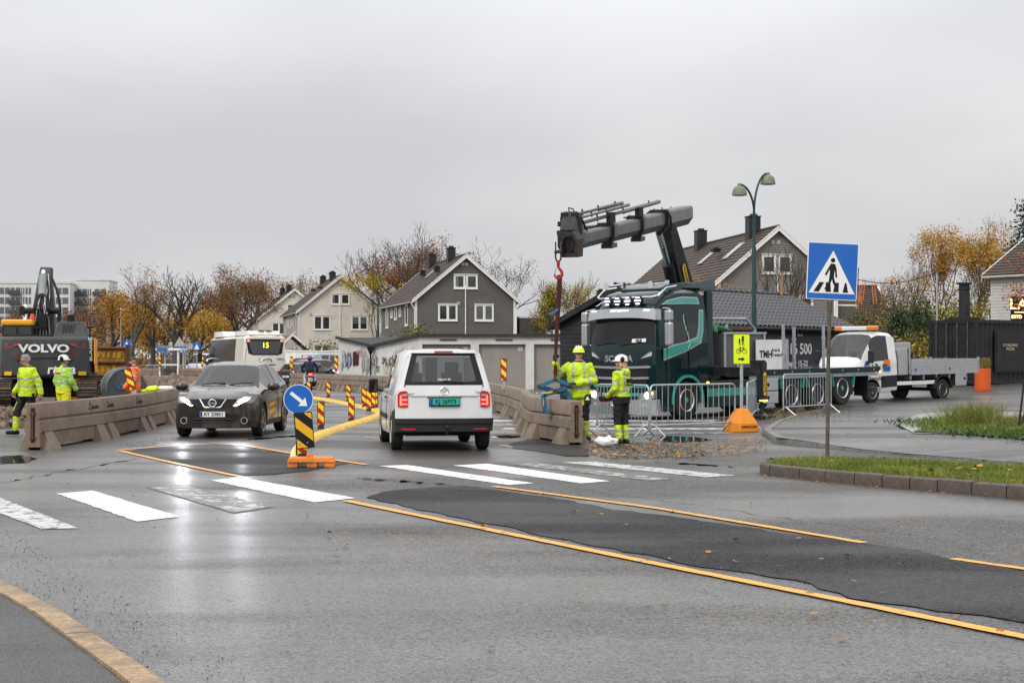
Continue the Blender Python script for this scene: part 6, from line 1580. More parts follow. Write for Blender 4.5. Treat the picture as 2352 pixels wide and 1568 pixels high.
 for i in range(14):
  y0 = -.38 + .035 * i; x_ = .95
  q = MB(); q.tube([(x_ - .05, y0, 2.4), (x_ - .05, y0 + rh.uniform(-.05, .05), 3.0), (x_ - .1, y0 + rh.uniform(-.1, .1), 3.3 + rh.uniform(-.2, .3)), (x_ + .25, y0 * .8 - .05, 3.75 + rh.uniform(0, .3)), (x_ + .55, y0 * .5 - .1, 4.3 + rh.uniform(0, .25))], .022, 5); obj('hose', q, m_ink if i % 3 else m_galv, c)
 q = MB(); q.tube([(1.0, -.62, 2.5), (.95, -.72, 3.3), (1.1, -.62, 3.9), (1.5, -.4, 4.4), (1.9, -.38, 4.7)], .05, 6); obj('hose_guard', q, m_ink, c)
 q = MB(); q.cyl((1.0, -.62, 3.25), (1.0, .46, 3.25), .10); q.box((1.0, .52, 3.25), (.25, .14, .3)); obj('pivot_pin', q, m_ink, c)
 # undercarriage
 q = MB(); q.cyl((0, 0, .75), (0, 0, 1.05), .75); q.box((0, 0, .6), (1.8, 2.0, .4)); obj('undercarriage', q, m_dark, c)
 for s in (-1, 1):
  y = s * 1.30; q = MB(); q.box((0, y, .48), (3.4, .35, .5)); tr = obj('track_frame', q, m_dark, c, 0)
  path = []; Lh, rr_ = 1.75, .43
  n = 46
  per = 4 * Lh + 2 * PI * rr_
  for k in range(n):
   d = per * k / n
   if d < 2 * Lh: path.append((-Lh + d, .93, 0, 0))
   elif d < 2 * Lh + PI * rr_: a = (d - 2 * Lh) / rr_; path.append((Lh + rr_ * math.sin(a), .50 + rr_ * math.cos(a), a, 0))
   elif d < 4 * Lh + PI * rr_: path.append((Lh - (d - 2 * Lh - PI * rr_), .07, PI, 0))
   else: a = PI + (d - 4 * Lh - PI * rr_) / rr_; path.append((-Lh + rr_ * math.sin(a), .50 + rr_ * math.cos(a), a, 0))
  for (x, z, a, _) in path:
   q = MB(); X = Matrix.Translation((x, y, z)) @ Matrix.Rotation(a, 4, 'Y')
   q.box((0, 0, 0), (.165, .60, .035), 0, X); q.box((.05, 0, .03), (.03, .60, .04), 0, X); obj('track_shoe', q, m_track, tr, 0)
  for x in (-1.75, 1.75):
   q = MB(); q.cyl((x, y - .2, .5), (x, y + .2, .5), .40, n=20); obj('sprocket', q, m_track, tr)
 for ch in c.children:
  if ch.name.split('.')[0] in ('boom', 'arm', 'arm_cylinder', 'cylinder_rod', 'boom_cylinder', 'pipe_block', 'hose', 'hose_guard', 'pivot_pin'): ch.location = (0, .42, 0)
 return c
excavator()

# ---------------------------------------------------------------- motorcycle
def motorcycle():
 c = thing('motorcycle', 'dark motorcycle with its tail light on, ridden along the barriers', 'motorcycle', (-9.7, 73.4, 0), R(97))
 for x in (.72, -.68):
  q = MB(); q.lathe([(.25, -.05), (.31, -.065), (.33, 0), (.31, .065), (.25, .05)], (x, 0, .33), 'y', 22); w = obj('wheel', q, m_rubber, c)
  q = MB(); q.lathe([(.25, -.03), (.05, -.05), (.05, .05), (.25, .03)], (x, 0, .33), 'y', 16); obj('rim', q, m_black, w)
 q = MB(); q.loft([[(x, y * w_, z + h_ * k) for y, k in ((-1, 0), (-.7, 1), (.7, 1), (1, 0), (.5, -1), (-.5, -1))] for x, z, w_, h_ in ((.6, .85, .13, .12), (.3, .90, .17, .16), (-.05, .80, .15, .14), (-.5, .86, .13, .06), (-.85, .96, .09, .04))]); obj('body', q, M('bike_black', (.015, .015, .018), .3, coat=.6), c, 40)
 q = MB(); q.box((.1, 0, .5), (.5, .3, .4)); obj('engine', q, m_dark, c, 0, .04)
 q = MB(); q.tube([(.1, -.17, .35), (-.4, -.2, .4), (-.85, -.24, .55)], [.04, .06, .07], 8); obj('exhaust', q, m_black, c)
 q = MB(); q.box((-.1, 0, .93), (.7, .26, .1)); obj('seat', q, m_seat, c, 0, .03)
 q = MB(); q.tube([(.45, -.38, 1.02), (.55, -.2, 1.08), (.55, .2, 1.08), (.45, .38, 1.02)], .018, 6); obj('handlebar', q, m_black, c)
 for s in (-1, 1):
  q = MB(); q.tube([(.5, s * .32, 1.05), (.5, s * .42, 1.25)], .01, 5); q.ell((.5, s * .44, 1.28), (.02, .07, .05)); obj('mirror', q, m_black, c)
  q = MB(); q.tube([(.72, s * .09, .33), (.45, s * .09, 1.0)], .03, 6); obj('fork', q, m_black, c)
  q = MB(); q.tube([(-.75, s * .05, .85), (-.8, s * .18, .83)], .012, 5); q.ell((-.8, s * .2, .83), (.03, .035, .025)); obj('indicator', q, m_lens, c)
 q = MB(); q.box((-.9, 0, .90), (.05, .18, .09)); obj('tail_light', q, m_redlit, c, 0, .02)
 q = MB(); q.bar((-.8, 0, .85), (-1.0, 0, .62), .12, .02); obj('plate_bracket', q, m_black, c, 0)
 plate(c, (-.985, 0, .66), (0, -1, 0), (0, 0, 1), 'KE 47', m_plate_w, .2, .15, False)
 q = MB(); q.lathe([(.08, 0), (.07, .03)], (.75, .12, .95), 'x', 12); obj('headlight', q, m_whitelit, c)
 return c
motorcycle()
# ================================================================ barriers, signs, posts and other street furniture
m_conc = M('brown_concrete', (.205, .148, .112), .72, var=.14, scale=3, bump=.3, bscale=35, dirt=((.10, .085, .065), .55, 2.2))
m_conc2 = M('weathered_concrete', (.225, .172, .13), .75, var=.16, scale=3, bump=.35, bscale=35, dirt=((.10, .10, .065), .6, 2.0))
m_rust = M('rust', (.10, .045, .025), .8, .2, var=.4, scale=10)
def barrier_mesh(L):
 b = MB(); e = .03
 sec = [(-.10, .84), (.10, .84), (.115, .82), (.135, .575), (.105, .555), (.105, .535), (.145, .51), (.165, .33), (.135, .30), (.135, .05), (-.135, .05), (-.135, .30), (-.165, .33), (-.145, .51), (-.105, .535), (-.105, .555), (-.135, .575), (-.115, .82)]
 b.loft([[(x, y * k, .05 + (z - .05) * kz) for y, z in sec] for x, k, kz in ((-L / 2 + .012, .93, .985), (-L / 2 + .035, 1, 1), (L / 2 - .035, 1, 1), (L / 2 - .012, .93, .985))])
 return mesh_of('body', b, m_conc, 30)
def foot_mesh():
 b = MB(); b.loft([[(-.22, .15, .33), (.22, .15, .33), (.22, .10, .33), (-.22, .10, .33)], [(-.30, .30, .0), (.30, .30, .0), (.30, .10, .0), (-.30, .10, .0)]]); return mesh_of('foot', b, m_conc, 0)
foot_me = foot_mesh(); slot = MB(); slot.box((0, 0, .45), (.02, .07, .62)); slot_me = mesh_of('coupling_slot', slot, m_ink, 0)
rod = MB(); rod.box((0, 0, .45), (.035, .03, .52))
for z in (.22, .66): rod.box((0, 0, z), (.04, .10, .035))
rod_me = mesh_of('coupling', rod, m_rust, 0)
body_cache = {}
def barrier(p, q, label, group, logo=False, mat=None, detail=True):
 p, q = Vector(p), Vector(q); d = q - p; L = d.length; key = round(L, 2)
 if key not in body_cache: body_cache[key] = barrier_mesh(L)
 m = (p + q) / 2; t = thing('concrete_barrier', label, 'barrier', (m.x, m.y, 0), math.atan2(d.y, d.x), group)
 bo = link('body', body_cache[key], t)
 xs = [-L / 2 + .40, L / 2 - .40] if L > 1.6 else [0]
 for x in xs:
  for s in (1, -1):
   f = link('foot', foot_me, t); f.location = (x, 0, 0)
   if s < 0: f.rotation_euler = (0, 0, PI)
 if detail:
  for s in (-1, 1):
   a = link('coupling_slot', slot_me, t); a.location = (s * (L / 2 - .010), 0, 0)
   a = link('coupling', rod_me, t); a.location = (s * (L / 2 - .0), 0, 0)
 if mat:
  for ch in t.children:
   if ch.name.split('.')[0] in ('body', 'foot'):
    ch.material_slots[0].link = 'OBJECT'; ch.material_slots[0].material = mat
 if logo:
  for x in logo:
   lg = MB()
   for pts in ([(0, .11), (-.05, .02), (.05, .02)], [(-.06, 0), (-.10, -.07), (-.02, -.07)], [(.06, 0), (.02, -.07), (.10, -.07)]):
    lg.prism(pts, (x, -.128, .70), (1, 0, 0), (0, .08, 1), (0, -.004, 0))
   stuff(obj('stencil_logo', lg, m_ink, t, 0)); textmesh('stencil_lettering', 'Ramudden', .10, m_ink, t, (x + .12, -.134, .68), (1, 0, 0), (0, .08, 1), .004, .001, ax='LEFT')
 return t
ORD = 'first second third fourth fifth sixth seventh eighth ninth tenth eleventh twelfth thirteenth fourteenth fifteenth sixteenth seventeenth eighteenth nineteenth twentieth'.split()
def run(pts, label, group, mat=None, first=None, logo=None, alt=None):
 P = [Vector(p) for p in pts]; cnt = 0
 for i, (a, b) in enumerate(zip(P, P[1:])):
  n = max(1, round((b - a).length / 3.4))
  for k in range(n):
   lb = first if (i == 0 and k == 0 and first) else (alt or {}).get(i, label.replace('#', ORD[cnt])); cnt += 1
   barrier(a + (b - a) * k / n, a + (b - a) * (k + 1) / n, lb, group, (logo or {}).get(i, False), mat)
run([(-8.62, 27.4), (-8.5, 31.3), (-8.6, 35.2), (-8.9, 39.0), (-9.35, 42.8), (-10.0, 46.6)], 'brown concrete barrier in the row beside the dug-up ground', 'concrete barriers beside the dug-up ground', m_conc, 'brown concrete barrier ending the row by the walking man', logo={0: [1.0], 1: [-1.7, 1.1]}, alt={1: 'brown concrete barrier bearing two black stencilled logos', 2: 'brown concrete barrier topped by the crumpled yellow vest', 3: 'brown concrete barrier topped by the white bundle'})
run([(1.23, 29.0), (.50, 31.75), (.36, 35), (.33, 39), (.0, 43.5), (-.45, 48), (-1.0, 53), (-1.9, 58), (-3.4, 64), (-5.6, 71), (-8.6, 78), (-11.3, 84.5), (-13.3, 89.5)], 'weathered concrete barrier, # along the curved row from the blue clamp', 'concrete barriers curving past the garages', m_conc2, 'concrete barrier gripped by the blue lifting clamp', alt={1: 'weathered concrete barrier joined to the one in the blue clamp', 4: 'weathered concrete barrier carrying the striped panel before the garage doors'})
run([(-18.5, 73.5), (-15.5, 70), (-12.9, 67)], 'concrete barrier behind the rubble heap, # from the trench box', 'concrete barriers behind the rubble', m_conc)
run([(-33, 131), (-28, 128), (-23, 126)], 'far concrete barrier, # along the row that passes the bus shelter', 'concrete barriers before the bus shelter', m_conc)

# ---------------------------------------------------------------- yellow lane kerb and striped marker panels
m_yk = M('yellow_kerb_plastic', (.80, .50, .07), .5, var=.12, scale=5, dirt=((.30, .19, .05), .65, 3.5))
ky = MB(); kl = .94
ky.loft([[(x, y * k, z * kz) for y, z in ((-.17, 0), (-.155, .035), (-.10, .078), (.10, .078), (.155, .035), (.17, 0))] for x, k, kz in ((-kl / 2, .97, .93), (-kl / 2 + .03, 1, 1), (kl / 2 - .03, 1, 1), (kl / 2, .97, .93))])
for x in (-.24, 0, .24): ky.box((x, 0, .079), (.02, .22, .006))
ky_me = mesh_of('kerb_unit', ky, m_yk, 30)
def smooth_path(P, step):
 P = [Vector(p) for p in P]; out = []
 for i in range(len(P) - 1):
  p0, p1, p2, p3 = P[max(i - 1, 0)], P[i], P[i + 1], P[min(i + 2, len(P) - 1)]
  for k in range(20):
   t = k / 20; out.append(.5 * ((2 * p1) + (p2 - p0) * t + (2 * p0 - 5 * p1 + 4 * p2 - p3) * t * t + (3 * p1 - p0 - 3 * p2 + p3) * t ** 3))
 out.append(P[-1]); res = [out[0]]; acc = 0
 for a, b in zip(out, out[1:]):
  d = (b - a).length
  while acc + d >= step:
   a = a + (b - a) * ((step - acc) / d); res.append(a); d = (b - a).length; acc = 0
  acc += d
 return res
kp = smooth_path([(-3.38, 24.2), (-3.85, 28), (-4.1, 31.7), (-4.0, 36.8), (-3.82, 42), (-3.88, 45.2), (-4.2, 47.6), (-5.0, 51), (-6.5, 57), (-8.2, 63), (-9.9, 68)], .98)
for a, b in zip(kp, kp[1:]):
 u = link('lane_kerb', ky_me); m = (a + b) / 2; d = b - a; u.location = (m.x, m.y, 0); u.rotation_euler = (0, 0, math.atan2(d.y, d.x))
 tag(u, 'yellow plastic lane kerb unit bolted to the wet asphalt', 'kerb', 'yellow lane kerb units')
m_dy = M('reflective_yellow', (.90, .72, .03), .4, var=.05); m_dr = M('reflective_red', (.50, .02, .02), .4, var=.06); m_dk = M('panel_frame_black', (.02, .02, .022), .6)
def striped(parent, w, h, z0, y, dirn=1, base=m_dr, strip=m_dy, n=2.2, name='panel'):
 b = MB(); b.prism(rrect(w + .03, h + .03, .015, 2, (0, z0 + h / 2)), (0, y, 0), (1, 0, 0), (0, 0, 1), (0, .02, 0)); p = obj(name, b, m_dk, parent, 0)
 b = MB(); b.box((0, y - .002, z0 + h / 2), (w, .006, h)); obj('panel_face', b, base, p, 0)
 k = h / n
 for i in range(math.ceil(n) + 1):
  za = z0 + (i - .75) * k; sl = w * .9
  poly = [(-w / 2, za + (sl if dirn > 0 else 0)), (w / 2, za + (0 if dirn > 0 else sl)), (w / 2, za + k / 2 + (0 if dirn > 0 else sl)), (-w / 2, za + k / 2 + (sl if dirn > 0 else 0))]
  for lo, hi in ((z0, z0 + h),):     # clip the slanted band to the panel
   out = []
   for q in range(4):
    p_, r_ = poly[q], poly[(q + 1) % 4]
    out.append(p_)
    for lim in (lo, hi):
     if (p_[1] - lim) * (r_[1] - lim) < 0:
      t = (lim - p_[1]) / (r_[1] - p_[1]); out.append((lerp(p_[0], r_[0], t), lim))
   out = [(x, z) for x, z in out if lo - 1e-6 <= z <= hi + 1e-6]
  if len(out) > 2:
   cx = sum(x for x, z in out) / len(out); cz = sum(z for x, z in out) / len(out)
   out.sort(key=lambda q: math.atan2(q[1] - cz, q[0] - cx))
   b = MB(); b.prism(out, (0, y - .005, 0), (1, 0, 0), (0, 0, 1), (0, -.004, 0)); obj('stripe', b, strip, p, 0)
 return p
def marker(px, py, label, group='striped marker panels on the yellow kerb', h=.54, w=.135, rz=0., z=.065):
 x, y = gp(px, py, z); t = thing('marker_panel', label, 'marker', (x, y, z), rz, group)
 b = MB(); b.box((0, 0, .03), (.16, .10, .10), 0, None, (.6, .6)); obj('foot', b, m_dk, t, 0)
 striped(t, w, h, .06, 0)
 return t
KB = 'striped marker panel crowded with others at the sharp bend of the yellow kerb'
for px, py, rz, lb in ((737, 983, .05, 'striped marker panel on the yellow kerb, next along from the arrow sign'), (807, 965, -.05, 'striped marker panel on the kerb between arrow sign and its sharp bend'), (847, 943, -.1, KB), (857.5, 938, .05, KB), (836.5, 934, .1, KB),
     (800, 921, .1, 'striped marker panel on the kerb, first past the bend towards the motorcycle'), (754, 911.5, .0, 'striped marker panel on the kerb, second past the bend towards the motorcycle'), (862, 936, -.2, KB), (709, 908, 0, 'striped marker panel on the kerb close behind the motorcycle')): marker(px, py, lb, rz=rz)
def post_marker(px, Y, ztop, label, lean=0.):
 x = at(px, 0, Y).x; t = thing('marker_panel', label, 'marker', (x, Y, .80), 0, 'striped marker panels clipped to the barriers')
 t.rotation_euler = (0, lean, 0)
 b = MB(); b.box((0, .02, .05), (.07, .05, .4)); b.box((0, 0, -.02), (.12, .3, .08)); obj('post', b, m_galv, t, 0); striped(t, .15, ztop, .22, -.02)
for px, Y, h, lb in ((1157, 44.5, .62, 'striped marker panel clipped to the barrier before the garage doors'), (772, 79.0, .75, 'striped marker panel clipped to the barrier beside the graffiti wall'), (669, 88.0, .75, 'striped marker panel clipped to the barrier at the bus corner'), (367, 128, .9, 'far striped marker panel on the barriers before the bus shelter'), (465, 122, .9, 'far striped marker panel beside the bus front')): post_marker(px, Y, h, lb)
t = thing('marker_panel', 'red and yellow striped panel leaning on the barrier before the orange worker', 'marker', (-9.05, 36.6, .72), R(-10), 'striped marker panels clipped to the barriers'); t.rotation_euler = (0, R(-16), R(-6))
b = MB(); b.box((0, .02, .1), (.10, .04, .3)); obj('post', b, m_galv, t, 0); striped(t, .14, .50, .2, -.02)

# ---------------------------------------------------------------- keep-right arrow with its orange base
t = thing('keep_right_sign', 'round blue arrow sign over a black and yellow panel on orange base', 'sign', (-3.05, 23.15, 0), R(4))
m_ob = M('orange_cast_base', (.75, .21, .03), .55, var=.12, dirt=((.28, .10, .03), .55, 7))
b = MB(); b.box((0, 0, .115), (.70, .34, .075), 0, None, (.94, .9))
for x in (-.27, 0.02, .28): b.box((x, 0, .05), (.15, .30, .10), 0, None, (1.1, 1.0))
obj('base', b, m_ob, t, 0, .012)
b = MB(); b.box((-.02, 0, .17), (.10, .10, .06)); obj('socket', b, m_ob, t, 0, .01)
b = MB(); b.cyl((-.02, 0, .15), (-.05, .02, 1.0), .032); obj('post', b, m_galv, t)
m_sblue = M('sign_blue', (.008, .12, .48), .32, var=.05, coat=.4); m_swhite = M('sign_white', (.80, .80, .80), .35, var=.03); m_sblack = M('sign_black_film', (.010, .010, .011), .45)
X = Matrix.Translation((-.19, -.04, 1.03)) @ Matrix.Rotation(R(-5), 4, 'Y')
b = MB(); b.add([(.225 * math.cos(a), y, .225 * math.sin(a)) for y in (0, -.012) for a in [2 * PI * k / 36 for k in range(36)]], [tuple(range(36)), tuple(range(71, 35, -1))] + [(i, (i + 1) % 36, 36 + (i + 1) % 36, 36 + i) for i in range(36)], 0, X); d_ = obj('disc', b, m_swhite, t, 30)
b = MB(); b.add([(.215 * math.cos(a), -.014, .215 * math.sin(a)) for a in [2 * PI * k / 36 for k in range(36)]], [tuple(range(36))], 0, X); obj('disc_face', b, m_sblue, d_, 0)
c45, s45 = math.cos(R(-44)), math.sin(R(-44))
ar = [(-.155, .026), (.06, .026), (.06, .082), (.165, 0), (.06, -.082), (.06, -.026), (-.155, -.026)]
b = MB(); b.add([X @ Vector((x * c45 - z * s45 + .005, -.017, x * s45 + z * c45)) for x, z in ar] + [X @ Vector((x * c45 - z * s45 + .005, -.0145, x * s45 + z * c45)) for x, z in ar], [tuple(range(7)), tuple(range(13, 6, -1))]); obj('arrow', b, m_swhite, d_, 0)
X2 = Matrix.Rotation(R(-3), 4, 'Y')
sub = MB(); pp = striped(t, .25, .52, 0, 0, 1, m_sblack, M('panel_yellow', (.80, .44, .02), .4, var=.05), 1.55, 'black_yellow_panel')
pp.location = (-.08, -.05, .30); pp.rotation_euler = (0, R(-5), R(12))
for x, z in ((-.09, .06), (.03, .07)):
 b = MB(); b.lathe([(.012, 0), (.010, -.01)], (x, -.012, z), 'y', 8); obj('bolt', b, m_galv, pp)
m2 = marker(693, 1052, 'narrow striped marker panel on the kerb right behind the arrow sign', rz=R(35), h=.50, w=.16)

# ---------------------------------------------------------------- pedestrian crossing sign
t = thing('crossing_sign', 'large blue pedestrian crossing sign on a post in the grass strip', 'sign', (4.76, 23.0, .17), R(2))
b = MB(); b.tube([(0, 0, -.2), (0.01, 0, 1.25), (.045, .02, 2.42)], .030, 12); b.cyl((.04, .02, 2.18), (.045, .02, 2.42), .042); obj('post', b, M('wet_steel_post', (.14, .12, .10), .4, .7, var=.35, scale=7), t)
sg = bpy.data.objects.new('sign_frame', None)
X = Matrix.Translation((.07, -.03, 2.79)) @ Matrix.Rotation(R(2.6), 4, 'Y')
def sp(name, pts, y, th, mat, parent):
 b = MB(); n = len(pts); b.add([(x, y, z) for x, z in pts] + [(x, y + th, z) for x, z in pts], [tuple(range(n)), tuple(range(2 * n - 1, n - 1, -1))] + [(i, (i + 1) % n, n + (i + 1) % n, n + i) for i in range(n)], 0, X); return obj(name, b, mat, parent, 0)
bd = sp('board', rrect(.77, .86, .02, 3), 0, .014, m_swhite, t)
sp('blue_field', rrect(.745, .835, .012, 2), -.003, .002, m_sblue, bd); sp('white_triangle', [(-.35, -.335), (.35, -.335), (0.0, .31)], -.006, .002, m_swhite, bd)
fig = [(-.03, .115), (.035, .11), (.06, .03), (.075, -.09), (.05, -.095), (.04, -.02), (.03, .02), (.025, -.10), (.05, -.17), (.10, -.27), (.085, -.29), (.065, -.285), (.01, -.17), (-.005, -.12), (-.02, -.17), (-.08, -.285), (-.115, -.27), (-.05, -.15), (-.04, -.02), (-.045, .03), (-.09, -.07), (-.115, -.05), (-.055, .07)]
sp('pictogram_body', fig, -.009, .002, m_sblack, bd); sp('pictogram_head', circ(.034, 20, (0, .165)), -.009, .002, m_sblack, bd)
for x0 in (-.27, -.125, .02, .165): sp('pictogram_stripe', [(x0 + (.03 if x0 < 0 else 0) - (.04 if x0 < -.2 else 0), -.315), (x0 + .085 + (.03 if x0 < 0 else 0) - (.04 if x0 < -.2 else 0), -.315), (x0 + .085 + (.05 if x0 < -.2 else 0) - (.03 if x0 > .1 else 0) + (.015 if x0 < 0 else 0), -.17), (x0 + .03 + (.05 if x0 < -.2 else 0) - (.0 if x0 > .1 else 0), -.17)], -.0075, .001, m_sblack, bd)
b = MB()
for pts in ([(-.39, .05), (-.39, -.43), (.40, -.43), (.40, .07), (.37, .07)],): b.tube([X @ Vector((x, .035, z)) for x, z in pts], .011, 6)
b.bar(X @ Vector((.0, .04, -.44)), X @ Vector((0, .04, .3)), .05, .02); obj('frame', b, M('rusty_frame', (.12, .085, .07), .6, .5), t)

# ---------------------------------------------------------------- diversion sign on an orange pyramid foot
sx_, sy_ = gp(1703, 991); t = thing('diversion_sign', 'yellow-green walking and cycling diversion sign on orange pyramid base', 'sign', (sx_, sy_, 0), R(-6))
m_op = M('orange_concrete', (.78, .26, .02), .55, var=.08, dirt=((.45, .17, .03), .4, 4))
b = MB(); b.box((0, 0, .09), (.56, .56, .18), 0, None, (.95, .95)); b.box((0, 0, .35), (.532, .532, .34), 0, None, (.40, .40)); foot = obj('base', b, m_op, t, 0, .015); foot.rotation_euler = (0, 0, R(38))
for a, ang in ((R(38 - 90), 0), (R(38), 1)):
 u = Vector((math.cos(a + PI / 2), math.sin(a + PI / 2), 0)); nn = Vector((math.cos(a), math.sin(a), 0))
 textmesh('base_lettering', 'RAMUDDEN', .085, m_ink, t, nn * .279 + Vector((0, 0, .12)), u, (0, 0, 1), .0, .002, sx=.95)
b = MB(); b.box((0, 0, 1.0), (.07, .05, 1.55)); obj('post', b, m_galv, t, 0)
m_fy = M('fluorescent_yellow', (.72, .88, .02), .4, var=.03, emit=0)
Xz = lambda pts, name, mat, y=-.045, th=.003, par=t: obj(name, MB().prism(pts, (0, y, 1.86), (1, 0, 0), (0, 0, 1), (0, th, 0)), mat, par, 0)
bd = Xz(rrect(.37, .67, .02, 3), 'board', m_sblack, -.040, .014); Xz(rrect(.355, .655, .016, 3), 'yellow_field', m_fy, -.043, .003, bd)
def man(cx, cz, k): return [(cx + x * k, cz + z * k) for x, z in ((-.03, .10), (.03, .10), (.055, -.01), (.04, -.02), (.028, .04), (.025, -.06), (.05, -.18), (.028, -.185), (0, -.08), (-.03, -.185), (-.05, -.175), (-.025, -.05), (-.03, .03), (-.055, -.03), (-.065, -.01))]
for cx, cz, k in ((.03, .19, .58), (-.045, .16, .42)):
 Xz(man(cx, cz, k), 'pictogram_person', m_sblack, -.046, .003, bd); Xz(circ(.024 * k / .5, 12, (cx, cz + .135 * k)), 'pictogram_head', m_sblack, -.046, .003, bd)
for cx in (-.065, .065):
 b = MB(); b.tube([(cx + .048 * math.cos(a), -.047, 1.815 - .0 + .048 * math.sin(a)) for a in [k * PI / 10 for k in range(21)]], .005, 5); obj('pictogram_wheel', b, m_sblack, bd)
b = MB()
for pts in ([(-.065, 0), (-.03, .07), (.045, .075), (.065, 0)], [(-.03, .07), (.0, 0), (.045, .075)], [(-.065, 0), (.0, 0)], [(-.05, .09), (-.015, .09)], [(.045, .075), (.04, .105), (.065, .105)], [(-.03, .07), (-.035, .09)]): b.tube([(x, -.047, 1.815 + z) for x, z in pts], .005, 5)
stuff(obj('pictogram_frame', b, m_sblack, bd))
Xz([(-.075, -.245), (-.075, -.205), (.01, -.205), (.01, -.175), (.075, -.225), (.01, -.275), (.01, -.245)], 'pictogram_arrow', m_sblack, -.046, .003, bd)

# ---------------------------------------------------------------- galvanised crowd barriers
def fence(p, q, label, z=0, h=1.08, n=15, feet=True, lean=0):
 p, q = Vector(p), Vector(q); d = q - p; L = d.length; t = thing('crowd_barrier', label, 'fence', (p.x, p.y, z), math.atan2(d.y, d.x), 'galvanised crowd barriers')
 b = MB(); r = .10
 pts = [(0, 0, .12), (0, 0, h - r)] + [(r - r * math.cos(a), 0, h - r + r * math.sin(a)) for a in (R(30), R(60), R(90))] + [(L - r, 0, h)] + [(L - r + r * math.sin(a), 0, h - r + r * math.cos(a)) for a in (R(30), R(60), R(90))] + [(L, 0, .12)]
 b.tube(pts, .021, 8); obj('frame', b, m_galv, t)
 b = MB(); b.tube([(0, 0, .22), (L, 0, .22)], .018, 8); obj('bottom_rail', b, m_galv, t)
 for i in range(1, n):
  b = MB(); b.cyl((L * i / n, 0, .22), (L * i / n, 0, h), .0085, n=6); obj('bar', b, m_galv, t)
 for x in (.12, L - .12):
  b = MB(); b.tube([(x, -.32, .0), (x, -.25, .04), (x, -.05, .20), (x, .05, .20), (x, .25, .04), (x, .32, .0)], .018, 8); obj('foot', b, m_galv, t)
 return t
fence(gp(1372, 996), gp(1490, 1002), 'galvanised crowd barrier behind the woman in the white helmet')
fence(gp(1494, 1001), gp(1688, 991), 'galvanised crowd barrier before the lorry front wheel')
fence(gp(1716, 985), gp(1741, 957), 'galvanised crowd barrier standing end-on behind the orange base', n=12)
fence((7.3, 41.0), (9.15, 43.7), 'galvanised crowd barrier before the lorry rear wheels', KZ, 1.1, 17)

# ---------------------------------------------------------------- lamp posts
m_lgreen = M('lamp_green', (.012, .045, .042), .4, var=.12); m_dome = M('lamp_dome', (.17, .185, .15), .55, var=.2, scale=4, dirt=((.22, .22, .05), .4, 6))
def lamp_post(label, X, Y, z0, H, arms, s=1.):
 t = thing('street_lamp', label, 'lamp', (X, Y, z0), 0, None)
 b = MB(); b.tube([(0, 0, 0), (0, 0, 3.2 * s), (0, 0, 3.25 * s), (0, 0, H - 2.2 * s), (0, 0, H - 2.15 * s), (0, 0, H - 1.0 * s)], [.095 * s, .085 * s, .075 * s, .07 * s, .055 * s, .045 * s], 12); obj('pole', b, m_lgreen, t)
 for (dx, dy, dz) in arms:
  b = MB(); top = H + dz; pts = [(0, 0, H - 1.05 * s)]
  for k in range(1, 9):
   a = k / 8; pts.append((dx * (1 - math.cos(a * PI / 2)) * .98, dy * (1 - math.cos(a * PI / 2)), H - 1.05 * s + (top - H + 1.05 * s) * math.sin(a * PI / 2)))
  pts.append((dx, dy, top - .0)); b.tube(pts, .036 * s, 8); obj('arm', b, m_lgreen, t)
  b = MB(); prof = [(.03, .04), (.06, .02), (.07, -.05), (.15, -.08), (.215, -.16), (.245, -.30), (.25, -.36), (.235, -.36)]
  b.lathe([(r_ * s, h_ * s) for r_, h_ in prof], (dx, dy, top), n=24); sh = obj('lamp_shade', b, m_dome, t, 40)
  b = MB(); b.lathe([(.235 * s, -.355 * s), (.18 * s, -.375 * s), (.01, -.385 * s)], (dx, dy, top), n=24); obj('lens', b, m_lens, sh)
lamp_post('tall green street lamp with two mossy dome shades above the lorry', (1732 - CX) / F * 50.3, 50.3, G(7.9, 50), 7.35, [(-.52, -.25, -.12), (.50, .25, .30)])
lamp_post('green street lamp with a single dome shade behind the garages', (868 - CX) / F * 100, 100, 0, 6.1, [(1.0, .0, .25)], 1.05)
for i, (px, Y, zt, nm) in enumerate(((278, 150, 6.5, 0), (397, 170, 7.5, 0), (426, 160, 7.0, 0))):
 t = thing('light_pole', ['slim grey light pole rising between the bare autumn trees'][0], 'pole', (at(px, 0, Y).x, Y, 0), 0, 'slim light poles among the autumn trees')
 b = MB(); b.tube([(0, 0, 0), (0, 0, zt)], [.08, .05], 8); obj('pole', b, m_galv, t); b = MB(); b.box((.3, 0, zt), (.8, .2, .1)); obj('lamp_head', b, m_galv, t, 0, .03)

# ---------------------------------------------------------------- sling and blue barrier clamp under the crane hook
hx, hy = hook_xy.x, hook_xy.y
t = thing('lifting_sling', 'dark red lifting sling hanging from the crane hook to the clamp', 'sling', (0, 0, 0))
m_sling = M('maroon_webbing', (.06, .016, .016), .85, var=.3, scale=14)
b = MB(); pts = [(hx + .03, hy, hook_z - .44), (hx + .015, hy, 2.9), (hx - .03, hy, 2.2), (hx - .055, hy, 1.62), (hx - .06, hy, 1.38), (hx - .06, hy, 1.27)]
b.tube(pts, [.05, .046, .04, .028, .036, .024], 8, flat=.5); obj('webbing', b, m_sling, t)
b = MB(); b.tube([(hx - .06, hy - .03, 1.5), (hx - .03, hy - .04, 1.42), (hx - .08, hy - .03, 1.36), (hx - .03, hy - .03, 1.3)], .025, 6); obj('knot', b, m_sling, t)
b = MB(); b.bar((hx - .0, hy - .03, 2.62), (hx - .17, hy - .03, 2.52), .012, .05); obj('blue_tag', b, M('tag_blue', (.05, .16, .34), .6), t, 0)
